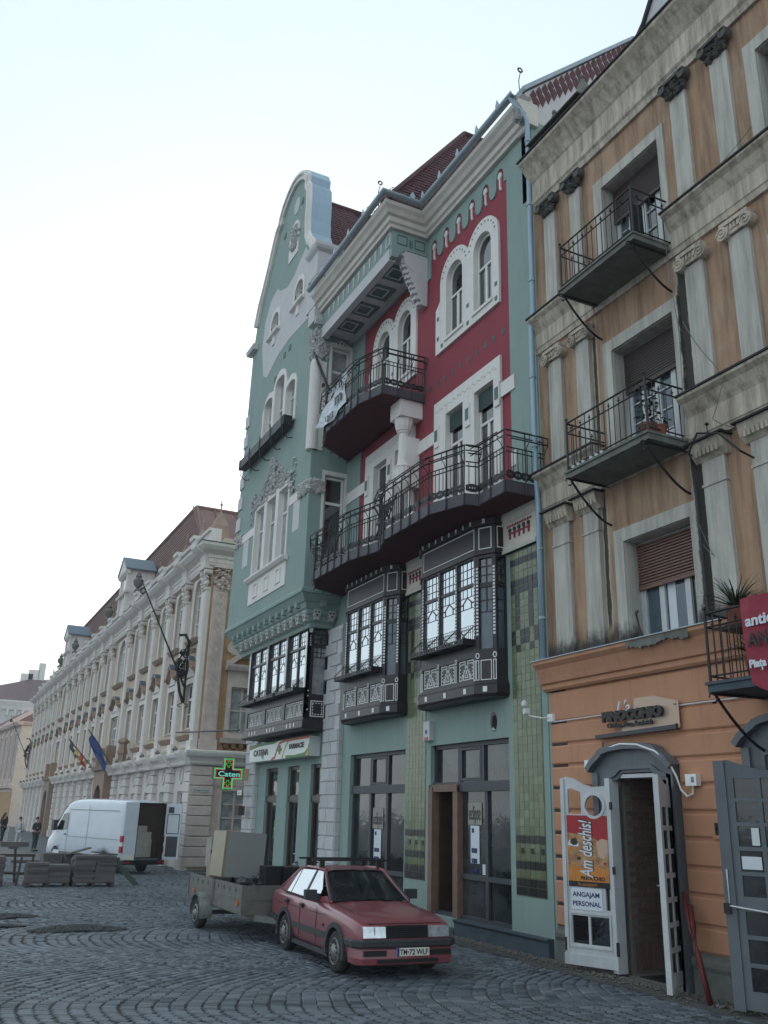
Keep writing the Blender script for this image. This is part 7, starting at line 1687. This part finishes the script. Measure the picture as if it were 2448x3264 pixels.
text('TM', LF(), -.15, .348, .927, .105, 'ink', pt_, width=.115, off=.002, ext=.001, local=True); text('72', LF(), -.0, .348, .927, .105, 'ink', pt_, width=.1, off=.002, ext=.001, local=True); text('WLF', LF(), .12, .348, .927, .105, 'ink', pt_, width=.2, off=.002, ext=.001, local=True)
obj('plate_dot', MB().lathe((-.017, -.93, .385), [(.012, 0), (.012, .004)], 8, 'y'), 'redlens', pt_, local=True)
ck = MB()
for yy in (1.5, 2.2):
    ck.bx(-.72, .72, yy-.025, yy+.025, 1.53, 1.56)
    for s_ in (-1, 1): ck.bx(s_*.54-.04, s_*.54+.04, yy-.03, yy+.03, 1.4, 1.54)
obj('roof_bars', ck, 'black', car, local=True)
wp = MB(); wp.tube([(-.3, .52, .96), (.25, .62, .99)], .008, 4).tube([(.2, .5, .96), (.6, .62, .985)], .008, 4); obj('wiper', wp, 'black', car, local=True)
bl2 = MB()
for s_ in (-1, 1): bl2.tube([(s_*.62, -.62, .795), (s_*.6, .0, .895), (s_*.66, .5, .94)], .006, 4)
bl2.tube([(-.62, -.76, .757), (0, -.79, .765), (.62, -.76, .757)], .006, 4); obj('bonnet_gap', bl2, 'black', car, local=True)
it = MB(); 
for s_ in (-.35, .35): it.lump((s_, 1.5, 1.15), .13, (1, .5, 1.1))
obj('tow_bar', MB().tube([(0, 3.4, .35), (0, 3.75, .38)], .03, 6), 'black', car, local=True)
# ================================================================== TRAILER
TR = thing('trailer', 'small grey metal trailer with dented boards loaded with boxes behind the red car', 'trailer', (6.5, 19.6, 0), math.radians(0.5))
tl = MB(); x0, x1, y0, y1, zb, zt = -.75, .75, -2.0, 1.8, .5, .98
for nm, a in (('side_board', (x0, x0+.03, y0, -.12)), ('side_board', (x0, x0+.03, -.08, y1)), ('side_board', (x1-.03, x1, y0, y1)), ('front_board', (x0+.03, x1-.03, y0, y0+.03)), ('tail_board', (x0+.03, x1-.03, y1-.03, y1))):
    b = MB().bx(a[0], a[1], a[2]+.001, a[3]-.001, zb, zt)
    if nm == 'side_board' and a[0] < 0: b.bx(x0-.012, x0, a[2], a[3], .72, .75).bx(x0-.012, x0, a[2], a[3], zb, zb+.05).bx(x0-.02, x0, a[2], a[2]+.05, zb, zt).bx(x0-.02, x0, a[3]-.05, a[3], zb, zt)
    if nm == 'front_board': b.bx(x0+.05, x1-.05, y0-.012, y0, .72, .75)
    o = obj(nm, b, 'trailergrey', TR, local=True)
class TLF:
    R = Vector((0, -1, 0)); V = Vector((0, 0, 1)); N = Vector((-1, 0, 0))
    def __call__(s, u, v, d=0): return (x0-.002-d, u, v)
for k in range(9): text('4', TLF(), 1.5-k*.38, .83, .002, .13, 'ink', TR, 'hook_mark', width=.07, ext=.002, local=True)
obj('floor', MB().bx(x0, x1, y0, y1, .47, .5), 'trailergrey', TR, local=True)
obj('chassis', MB().bx(-.5, -.42, y0, y1, .38, .47).bx(.42, .5, y0, y1, .38, .47).bx(-.7, .7, .3, .38, .26, .34).add([(-.5, y0, .36), (.5, y0, .36), (.04, y0-1.25, .38), (-.04, y0-1.25, .38), (-.5, y0, .47), (.5, y0, .47), (.04, y0-1.25, .45), (-.04, y0-1.25, .45)], [(0, 1, 2, 3), (4, 5, 6, 7), (0, 1, 5, 4), (1, 2, 6, 5), (2, 3, 7, 6), (3, 0, 4, 7)]), 'trailergrey', TR, local=True)
for s_ in (-1, 1):
    yy = .35; cxw = s_*.86
    w1 = obj('wheel', MB().lathe((cxw-.085, yy, .29), [(.17, 0), (.26, 0), (.285, .03), (.29, .085), (.285, .14), (.26, .17), (.17, .17)], 26, 'x'), 'rubber', TR, True, local=True)
    obj('rim', MB().lathe((cxw+s_*.085, yy, .29), [(.18, 0), (.16, s_*.035), (.14, s_*.0), (.07, s_*.03), (.04, s_*.06), (.001, s_*.06)], 20, 'x'), 'galv', w1, True, local=True)
    hh = MB()
    for q in range(12): a = q*PI/6; hh.obox(Fr((cxw+s_*.1, yy, .29), (0, 1, 0), (s_, 0, 0)), (.115*math.cos(a), .115*math.sin(a), .012), (.05, .022, .01), a)
    obj('rim_holes', hh, 'black', w1, local=True)
    fe = MB(); F = Fr((cxw, yy, .29), (0, 1, 0), (s_, 0, 0)); fe.plate(F, arc(0, 0, .4, -10, 190, 18)+arc(0, 0, .375, 190, -10, 18), (), -.13, .13, True); fe.plate(F, arc(0, 0, .4, -10, 190, 18)+arc(0, 0, .36, 190, -10, 18), (), .12, .13)
    obj('mudguard', fe, 'galv', TR, local=True)
for yy in (1.3, -1.75): obj('reflector', MB().lathe((x0-.03, yy, .66), [(.05, 0), (.05, .03)], 10, 'x'), 'orangelens', TR, local=True)
# load
FX = Fr((6.0, 19.35, 0), (1, -.03, 0), (0, -1, 0))
fg = top('fridge', MB().bx(5.78, 6.66, 19.15, 19.75, 1.02, 1.9), 'fridge', 'old grey refrigerator standing on end in the trailer', 'refrigerator')
fg.rotation_euler = (0, math.radians(3), math.radians(8)); 
dd3 = MB().bx(-.5, -.441, -.3, .3, 0, .88); o = obj('fridge_door', dd3, 'fridgedoor', fg, local=True)
c1 = top('cardboard_box', MB().bx(5.95, 6.5, 20.6, 21.0, 1.15, 1.75), 'cardboard', 'taped pale cardboard box behind the refrigerator in the trailer', 'box'); obj('printed_band', MB().bx(5.945, 6.3, 20.595, 20.6, 1.42, 1.5), 'navy', c1); obj('tape', MB().bx(5.94, 6.51, 20.594, 20.6, 1.2, 1.22).bx(6.15, 6.18, 20.592, 20.6, 1.15, 1.75), 'vangrey', c1)
c2 = top('metal_box', MB().bx(5.85, 6.35, 20.2, 20.5, .95, 1.24), 'fridgedoor', 'low pale metal box in front of the taped cardboard box', 'box')
for a, b, c, d_, lab in ((6.45, 6.78, 18.3, 18.7, 'black speaker-like box nearest the refrigerator'), (6.8, 7.22, 18.15, 18.6, 'wider black box at the front corner of the trailer')): top('black_box', MB().bx(a, b, c, d_, .85, 1.28), 'black', lab, 'box')
wb_ = MB()
for k in range(14): a = rs.uniform(5.95, 7.0); wb_.lump((a, rs.uniform(18.2, 20.9), rs.uniform(.85, 1.0)), rs.uniform(.05, .13))
for k in range(4): wb_.tube([(6.2+.1*k, 18.6, .9), (6.25+.1*k, 18.5, 1.1+.04*k), (6.45+.06*k, 18.4, .95)], .01, 4)
o = obj('junk', wb_, 'vangrey', kind='stuff')
top('jar', MB().lathe((7.3, 18.9, 1.15), [(.07, 0), (.07, .14), (.05, .17), (.06, .2)], 10), 'rim', 'small metal jar standing among the load', 'jar')
bg_ = MB()
for k in range(14): bg_.lump((7.2+rs.gauss(0, .08), 18.5+rs.gauss(0, .08), 1.05+rs.uniform(0, .12)), rs.uniform(.05, .1))
top('plastic_bag', bg_, 'pvc', 'crumpled white plastic bag at the front right of the trailer', 'bag')
# ================================================================== VAN
van = thing('white_van', 'white high roof panel van with its rear doors open by the palace', 'van', (7.83, 36.3, 0), math.radians(17))
def vsec(w, zb, zt, tum=.1, low=1.0): return [(0, zb), (w*.8, zb), (w*.97, zb+.03), (w, zb+.3), (w, 1.2), (w*.985, 1.55), (w-tum*.7, zt-.3), (w-tum-.06, zt-.08), (w-tum-.22, zt), (0, zt+.03)]
vst = [(0.0, vsec(.86, .5, 2.62)), (.05, vsec(.87, .48, 2.64)), (1.0, vsec(.88, .46, 2.66)), (3.0, vsec(.88, .46, 2.68)), (4.6, vsec(.88, .46, 2.66)), (5.2, vsec(.88, .46, 2.52)), (5.7, vsec(.87, .46, 2.12)), (6.05, vsec(.86, .46, 1.62)), (6.35, vsec(.84, .46, 1.3, .12)), (6.8, vsec(.78, .46, 1.1, .14)), (6.95, vsec(.66, .5, .95, .16))]
def vs2(w, zb, zt):
    zt = max(zt, zb+.4); h = zt-zb; return [(0, zb), (w*.8, zb), (w*.97, zb+.02), (w, zb+h*.14), (w, zb+h*.34), (w*.985, zb+h*.5), (w*.965, zb+h*.8), (w*.93, zb+h*.93), (w*.8, zb+h*.99), (0, zb+h*1.01)]
vst = [(y, vs2(w, zb, zt)) for y, w, zb, zt in ((0, .87, .46, 2.6), (.04, .88, .44, 2.64), (1.2, .885, .42, 2.66), (3.4, .885, .42, 2.68), (4.6, .885, .42, 2.66), (5.0, .885, .42, 2.58), (5.45, .88, .42, 2.2), (5.9, .87, .42, 1.68), (6.15, .86, .42, 1.38), (6.6, .82, .42, 1.18), (6.85, .74, .44, 1.0), (6.92, .6, .5, .8))]
vb_ = loft(vst, 1, [(1.35, -1.1, -.55, .36, .42), (1.35, .55, 1.1, .36, .42), (5.65, -1.1, -.55, .36, .42), (5.65, .55, 1.1, .36, .42)], 'body', 'vanwhite', van)
FV = Fr((0, 0, 0), (1, 0, 0), (0, -1, 0))
obj('cargo_space', MB().plate(FV, rect(-.36, .78, .56, 2.5), (), 0, .02), 'vanin', van, local=True)
obj('cargo_wall', MB().box(FV, .5, .78, .6, 2.5, .02, .024), 'doorbrown', van, local=True)
fr4 = MB(); fr4.stroke(FV, [(-.4, .5), (-.4, 2.52), (.8, 2.52), (.8, .5)], .06, .0, .05); obj('door_seal', fr4, 'black', van, local=True)
for (a, b, c, d_) in ((-.34, -.02, .6, .95), (-.02, .28, .6, .95), (-.34, -.06, .95, 1.3), (-.06, .3, .95, 1.3), (-.3, .24, 1.3, 1.55), (-.26, .1, 1.55, 1.72)): pass
lfd = MB(); FD = Fr((-.87, -.01, 0), (.955, -.3, 0), (-.3, -.955, 0)); lfd.box(FD, 0, .5, .5, 2.55, -.06, .0); lfd.box(FD, .03, .47, 1.5, 2.4, 0, .012)
ld = obj('rear_door', lfd, 'vanwhite', van, local=True, label='left rear door, half closed')
obj('number_plate', MB().box(FD, .06, .46, .52, .68, .02, .03), 'plate', ld, local=True)
rdm = MB(); FR = Fr((.87, -.02, 0), (.62, -.78, 0), (-.78, -.62, 0)); rdm.box(FR, .0, .62, .52, 2.55, -.06, .0); 
rd = obj('rear_door', rdm, 'vanwhite', van, local=True, label='right rear door, swung open'); obj('door_panel', MB().box(FR, .08, .54, .62, 1.35, 0, .012).box(FR, .08, .3, 2.2, 2.42, 0, .012), 'vangrey', rd, local=True); obj('door_panel', MB().stroke(FR, rect(.07, .54, 1.45, 2.15), .03, 0, .01, True), 'glassblue', rd, local=True)
for s_ in (-1, 1):
    obj('tail_lamp', MB().bx(s_*.86-.035, s_*.86+.035, -.03, .16, .75, 1.35), 'redlens', van, local=True); obj('tail_lamp_band', MB().bx(s_*.86-.037, s_*.86+.037, -.032, .162, .98, 1.12), 'pvc', van, local=True)
    for yy in (1.35, 5.65):
        cxw = s_*.76; w1 = obj('wheel', MB().lathe((cxw-.11, yy, .34), [(.2, 0), (.3, 0), (.335, .03), (.34, .11), (.335, .19), (.3, .22), (.2, .22)], 24, 'x'), 'rubber', van, True, local=True)
        obj('rim', MB().lathe((cxw+s_*.11, yy, .34), [(.21, 0), (.19, s_*.04), (.1, s_*.0), (.001, s_*.02)], 18, 'x'), 'rim', w1, True, local=True)
    obj('side_moulding', MB().bx(min(s_*.86, s_*.9), max(s_*.86, s_*.9), .1, 5.2, .45, .62) if False else MB().bx(min(s_*.865, s_*.895), max(s_*.865, s_*.895), 1.85, 5.15, .42, .6).bx(min(s_*.865, s_*.895), max(s_*.865, s_*.895), .1, .85, .42, .6), 'vangrey', van, local=True)
    sw_ = MB(); sw_.add([(s_*.892, 4.75, 1.45), (s_*.885, 5.75, 1.42), (s_*.872, 5.62, 1.62), (s_*.868, 5.2, 2.05), (s_*.866, 4.75, 2.1)], [(0, 1, 2, 3, 4)]); obj('side_window', sw_, 'glass', van, local=True)
    obj('mirror', MB().bx(min(s_*.93, s_*1.1), max(s_*.93, s_*1.1), 5.55, 5.75, 1.4, 1.8), 'vangrey', van, local=True)
    ln = MB(); e0, e1 = min(s_*.885, s_*.893), max(s_*.885, s_*.893)
    ln.bx(e0, e1, .3, 4.6, 1.19, 1.21).bx(e0-.002*s_, e1, 4.66, 4.68, .6, 2.3).bx(e0, e1, 2.9, 2.915, .7, 2.4).bx(min(s_*.85, s_*.872), max(s_*.85, s_*.872), .5, 4.6, 2.22, 2.24); obj('panel_line', ln, 'fridge', van, local=True)
    obj('door_handle', MB().bx(min(s_*.88, s_*.91), max(s_*.88, s_*.91), 4.75, 4.92, 1.25, 1.29), 'black', van, local=True)
wsn = MB().add([(-.78, 5.93, 1.62), (.78, 5.93, 1.62), (.7, 5.3, 2.32), (-.7, 5.3, 2.32)], [(0, 1, 2, 3)]); wsn.v = [(p[0], p[1]+.06, p[2]+.05) for p in wsn.v]; obj('windscreen', wsn, 'glass', van, local=True)
obj('rear_bumper', MB().bx(-.86, .86, -.2, .02, .34, .5), 'black', van, local=True); obj('reflector', MB().bx(-.84, -.6, -.205, -.2, .4, .45).bx(.6, .84, -.205, -.2, .4, .45), 'redlens', van, local=True)
vm_ = van.matrix_basis.copy(); vR = Matrix.Rotation(math.radians(17), 4, 'Z')
for k, (a, b, c, d_) in enumerate(((-.34, -.02, .6, .95), (-.02, .3, .6, .95), (-.34, -.06, .95, 1.25), (-.06, .3, .95, 1.25), (-.34, .26, 1.25, 1.5), (-.32, .06, 1.5, 1.72))):
    bx_ = MB().bx(a+.005, b-.005, -.1, -.03, c+.003, d_-.003); bx_.v = [tuple(vR @ Vector(p)+Vector((7.83, 36.3, 0))) for p in bx_.v]
    top('carton', bx_, 'cardboard', ('bottom left carton in the open van', 'bottom right carton in the open van', 'second row left carton in the open van', 'second row right carton in the open van', 'wide carton on the upper row in the open van', 'topmost small carton in the open van')[k], 'box', 'cartons in the open van')
# ================================================================== PAVER STACKS
slab_me = mesh('concrete_slab', MB().bx(-.31, .31, -.2, .2, 0, .068), 'paver')
def slabstack(x0, y0, nx, ny, layers, grp, rot=0):
    pal = MB()
    for k in range(5): pal.bx(x0, x0+nx*.63, y0+k*ny*.42/5+.02, y0+k*ny*.42/5+.1, .1, .12)
    for k in range(3): pal.bx(x0+k*(nx*.63-.1)/2, x0+k*(nx*.63-.1)/2+.1, y0, y0+ny*.42, 0, .1)
    return pal
ORD = ['first', 'second', 'third', 'fourth', 'fifth', 'sixth', 'seventh', 'eighth', 'ninth', 'tenth', 'eleventh']
grp = 'concrete slabs stacked on pallets'
def stack(x0, y0, heights, label):
    nx = len(heights); top('pallet', slabstack(x0, y0, nx, 2, 0, grp), 'wood', label, 'pallet')
    for i, h in enumerate(heights):
        for j in range(2):
            nk = h-(1 if j and rs.random() < .4 else 0)
            for k in range(nk):
                o = bpy.data.objects.new('concrete_slab', slab_me); COL.objects.link(o); o.location = (x0+.315+i*.63+rs.gauss(0, .012), y0+.21+j*.42+rs.gauss(0, .01), .122+k*.071); o.rotation_euler = (0, 0, rs.gauss(0, .02)); o['kind'] = 'thing'
                tag(o, 'grey slab, %s, %s column, %s' % ('topmost' if k == nk-1 else 'lowest' if k == 0 else ORD[k]+' from the bottom', ('left ' if i == 0 else 'right ')+('front' if j == 0 else 'rear'), label.split(' under the ')[-1]), 'concrete slab', grp)
stack(3.26, 30.8, [8, 7], 'wooden pallet under the left front stack of slabs'); stack(4.62, 30.8, [11, 11], 'wooden pallet under the right front stack of slabs')
stack(1.4, 31.2, [10, 10], 'wooden pallet under the slabs at the left edge'); stack(4.0, 33.6, [10, 10], 'wooden pallet under the rear stack behind the others')
for a, b, z, r, lab in ((4.7, 33.4, .9, -.25, 'loose board lying tilted on top of the rear slabs'), (5.2, 31.3, .92, .1, 'loose slab-like board on top of the right stack')):
    o = top('loose_board', MB().bx(a, a+.8, b, b+.3, z, z+.04), 'paver', lab, 'board'); o.rotation_euler = (0, r, .2)
o = top('paper_scrap', MB().add([(4.2, 33.2, .88), (4.4, 33.2, .86), (4.42, 33.3, .96), (4.25, 33.3, .98)], [(0, 1, 2, 3)]), 'paper', 'scrap of white paper on the rear slabs', 'paper')
pk_ = MB(); A, B = Vector((5.68, 31.0, .9)), Vector((6.6, 30.9, .02)); pk_.add([A+Vector((-.1, 0, 0)), A+Vector((.1, 0, .05)), B+Vector((.1, 0, 0)), B+Vector((-.12, 0, 0)), A+Vector((-.1, .06, 0)), A+Vector((.1, .06, .05)), B+Vector((.1, .06, 0)), B+Vector((-.12, .06, 0))], [(0, 1, 2, 3), (4, 5, 6, 7), (0, 1, 5, 4), (1, 2, 6, 5), (2, 3, 7, 6), (3, 0, 4, 7)])
top('leaning_board', pk_, 'greenboard', 'dark green board leaning against the right stack of slabs', 'board')
tres = MB()
for x, y in ((3.05, 31.4), (3.5, 32.4)): tres.tube([(x, y, 0), (x+.08, y+.1, .85)], .035, 5)
tres.bx(2.6, 3.6, 32.3, 32.36, .78, .86); tres.tube([(3.1, 32.5, 0), (3.0, 32.6, 1.0)], .04, 4); tres.tube([(2.6, 32.5, .3), (3.4, 32.4, .28)], .04, 4)
top('wooden_barrier', tres, 'wood', 'rough wooden barrier of slats between the slab stacks', 'barrier')
for k in range(9):
    x, y = rs.uniform(1.5, 5.2), rs.uniform(40, 62); top('loose_slab', MB().bx(x, x+rs.uniform(.5, 1.6), y, y+.5, 0, rs.uniform(.1, .3)), 'paver', 'loose slabs lying on the far square near the people', 'paving slab', 'loose slabs on the far square')
# ================================================================== PEOPLE
def person(x, y, h, label, topm, legm, hairm, face_a=0, arm='down', stride=.1, parts=(), z0=0, shoe='ink'):
    o = thing('person', label, 'person', (x, y, z0), face_a); s_ = h/1.75
    V = {'pel': (0, 0, .95, .13), 'wai': (0, 0, 1.12, .125), 'che': (0, .0, 1.33, .15), 'sho': (0, .0, 1.45, .09), 'nec': (0, 0, 1.52, .052), 'hea': (0, -.01, 1.6, .06), 'crn': (0, 0, 1.7, .075),
         'hl': (-.09, 0, .9, .095), 'kl': (-.1, -stride, .5, .065), 'al': (-.1, stride*.6, .09, .045), 'tl': (-.1, stride*.6-.14, .04, .035), 'hr': (.09, 0, .9, .095), 'kr': (.1, stride*.4, .5, .065), 'ar': (.1, stride, .09, .045), 'tr': (.1, stride-.14, .04, .035),
         'sl': (-.19, 0, 1.42, .06), 'sr': (.19, 0, 1.42, .06)}
    if arm == 'down': V.update({'el': (-.25, .02, 1.14, .042), 'wl': (-.24, -.06, .9, .032), 'fl': (-.24, -.08, .82, .03), 'er': (.25, .02, 1.14, .042), 'wr': (.24, -.06, .9, .032), 'fr': (.24, -.08, .82, .03)})
    else: V.update({'el': (-.26, -.02, 1.14, .042), 'wl': (-.12, -.22, 1.2, .032), 'fl': (-.06, -.26, 1.26, .03), 'er': (.26, .02, 1.14, .042), 'wr': (.1, -.24, 1.12, .032), 'fr': (.03, -.28, 1.16, .03)})
    E = [('pel', 'wai'), ('wai', 'che'), ('che', 'sho'), ('sho', 'nec'), ('nec', 'hea'), ('hea', 'crn'), ('pel', 'hl'), ('hl', 'kl'), ('kl', 'al'), ('al', 'tl'), ('pel', 'hr'), ('hr', 'kr'), ('kr', 'ar'), ('ar', 'tr'), ('sho', 'sl'), ('sl', 'el'), ('el', 'wl'), ('wl', 'fl'), ('sho', 'sr'), ('sr', 'er'), ('er', 'wr'), ('wr', 'fr')]
    def skin(edges, grow, m, nm, sub=1):
        ks = []; [ks.append(k) for e in edges for k in e if k not in ks]
        me = bpy.data.meshes.new(nm); me.from_pydata([tuple(c*s_ for c in V[k][:3]) for k in ks], [(ks.index(a), ks.index(b)) for a, b in edges], []); ob_ = bpy.data.objects.new(nm, me); COL.objects.link(ob_)
        md = ob_.modifiers.new('k', 'SKIN'); 
        for i, k in enumerate(ks): me.skin_vertices[0].data[i].radius = ((V[k][3]+grow)*s_,)*2; me.skin_vertices[0].data[i].use_root = i == 0
        sb_ = ob_.modifiers.new('s', 'SUBSURF'); sb_.levels = sub; sb_.render_levels = sub
        dg = bpy.context.evaluated_depsgraph_get(); dg.update(); m2 = bpy.data.meshes.new_from_object(ob_.evaluated_get(dg)); ob_.modifiers.clear(); ob_.data = m2; m2.materials.clear(); m2.materials.append(M[m]); m2.shade_smooth(); ob_.parent = o; return ob_
    skin(E, 0, 'skin', 'body')
    skin([e for e in E if e[1] in ('wai', 'che', 'sho', 'sl', 'sr', 'el', 'er', 'wl', 'wr')], .014, topm, 'jacket'); skin([e for e in E if e[1] in ('hl', 'hr', 'kl', 'kr', 'al', 'ar')], .012, legm, 'trousers'); 
    hr_ = MB()
    for _ in range(60): a = rs.uniform(0, 6.3); t = rs.uniform(-.2, 1.5); hr_.lump((.085*math.cos(a)*math.cos(t)*s_, (.03+.085*abs(math.sin(a))*math.cos(t))*s_, (1.68+.1*math.sin(t))*s_), .03*s_)
    obj('hair', hr_, hairm, o, local=True)
    sh = MB(); 
    for k in ('tl', 'tr'): sh.bx((V[k][0]-.045)*s_, (V[k][0]+.045)*s_, (V[k][1]-.08)*s_, (V[k][1]+.16)*s_, 0, .08*s_)
    obj('shoes', sh, shoe, o, local=True)
    return o
person(5.7, 61.2, 1.66, 'woman with reddish hair in a white jacket and white trousers on the square', 'clothwhite', 'clothwhite', 'hairred', 2.6, 'down', .16, shoe='pvc')
person(6.0, 55.0, 1.72, 'woman in dark clothes with raised hands standing nearest beside the van', 'clothgrey', 'clothgrey', 'hair', .5, 'up', .05)
person(5.2, 66.5, 1.75, 'person in dark jacket half hidden behind the woman in white', 'clothdark', 'clothdark', 'hair', 1.0, 'down', .05)
person(6.4, 82, 1.75, 'person in black walking farthest away at the left edge', 'clothdark', 'clothdark', 'hair', 3.0, 'down', .15, z0=-.0)
b2_ = MB().bx(5.35, 5.75, 69, 69.3, 0, 1.0); top('bollard_post', b2_, 'stone', 'pale stone block standing behind the group of people', 'post')
# ================================================================== THIN HAZE
hm = bpy.data.materials.new('haze'); hm.use_nodes = True; nn2 = hm.node_tree.nodes; nn2.clear()
vo2 = nn2.new('ShaderNodeVolumePrincipled'); vo2.inputs['Color'].default_value = (.93, .97, 1, 1); vo2.inputs['Density'].default_value = .0007; vo2.inputs['Anisotropy'].default_value = .2
ou2 = nn2.new('ShaderNodeOutputMaterial'); hm.node_tree.links.new(vo2.outputs[0], ou2.inputs['Volume'])
hz = MB().bx(-60, 70, -25, 190, -1, 31); hme = bpy.data.meshes.new('haze'); hme.from_pydata(hz.v, [], [f for f in hz.f]); hme.materials.append(hm)
bm_h = bmesh.new(); bm_h.from_mesh(hme); bmesh.ops.recalc_face_normals(bm_h, faces=bm_h.faces); bm_h.to_mesh(hme); bm_h.free()
ho_ = bpy.data.objects.new('haze', hme); COL.objects.link(ho_); ho_['kind'] = 'stuff'
# ================================================================== separate pieces become objects of their own
TINY = {'white_inlay', 'painted_ornament', 'painted_dots', 'coffer_centre', 'zigzag_tiles', 'broken_plaster', 'corner_relief', 'rock_band', 'figure_relief', 'niche_figure', 'loose_cable', 'rim_holes', 'gap', 'strapwork', 'tape', 'railing', 'foliage', 'hair'}
def split_pieces(o):
    me = o.data; n = len(me.vertices)
    if n == 0 or n > 40000: return
    co = np.empty(n*3); me.vertices.foreach_get('co', co); co = co.reshape(-1, 3); ed = np.empty(len(me.edges)*2, dtype=int); me.edges.foreach_get('vertices', ed); ed = ed.reshape(-1, 2)
    par = list(range(n))
    def find(a):
        while par[a] != a: par[a] = par[par[a]]; a = par[a]
        return a
    for a, b in ed: par[find(a)] = find(b)
    root = np.array([find(i) for i in range(n)]); ids, isl = np.unique(root, return_inverse=True); k = len(ids)
    if k < 2 or k > 900: return
    lo = np.full((k, 3), np.inf); hi = -lo; np.minimum.at(lo, isl, co); np.maximum.at(hi, isl, co); size = (hi-lo).max(axis=1)
    gap = np.maximum(0, np.maximum(lo[:, None]-hi[None], lo[None]-hi[:, None])); near = np.sqrt((gap**2).sum(2)) <= np.maximum(.02, .5*np.maximum(size[:, None], size[None]))
    par = list(range(k))
    for a, b in zip(*np.nonzero(np.triu(near, 1))): par[find(a)] = find(b)
    _, pc = np.unique([find(i) for i in range(k)], return_inverse=True); m = pc.max()+1
    if m < 2: return
    if o.name.split('.')[0] in TINY or m > 60 or o.parent is None: 
        if o.parent is not None: o['kind'] = 'stuff'
        return
    vp = pc[isl]; fs = [tuple(p.vertices) for p in me.polygons]; sm = me.polygons[0].use_smooth; nm = o.name.split('.')[0]; old = me
    for q in range(m):
        idx = np.nonzero(vp == q)[0]; mp = {int(a): i for i, a in enumerate(idx)}; nme = bpy.data.meshes.new(nm)
        nme.from_pydata([tuple(co[a]) for a in idx], [], [tuple(mp[v] for v in f) for f in fs if f[0] in mp]); nme.materials.append(old.materials[0])
        if sm: nme.shade_smooth()
        if q == 0: o.data = nme
        else:
            c = bpy.data.objects.new(nm, nme); COL.objects.link(c); c.parent = o.parent; c.location = o.location; c.rotation_euler = o.rotation_euler
            if 'label' in o: c['label'] = o['label']
for o in [o for o in list(COL.objects) if o.type == 'MESH' and o.data.users == 1 and 'kind' not in o]: split_pieces(o)
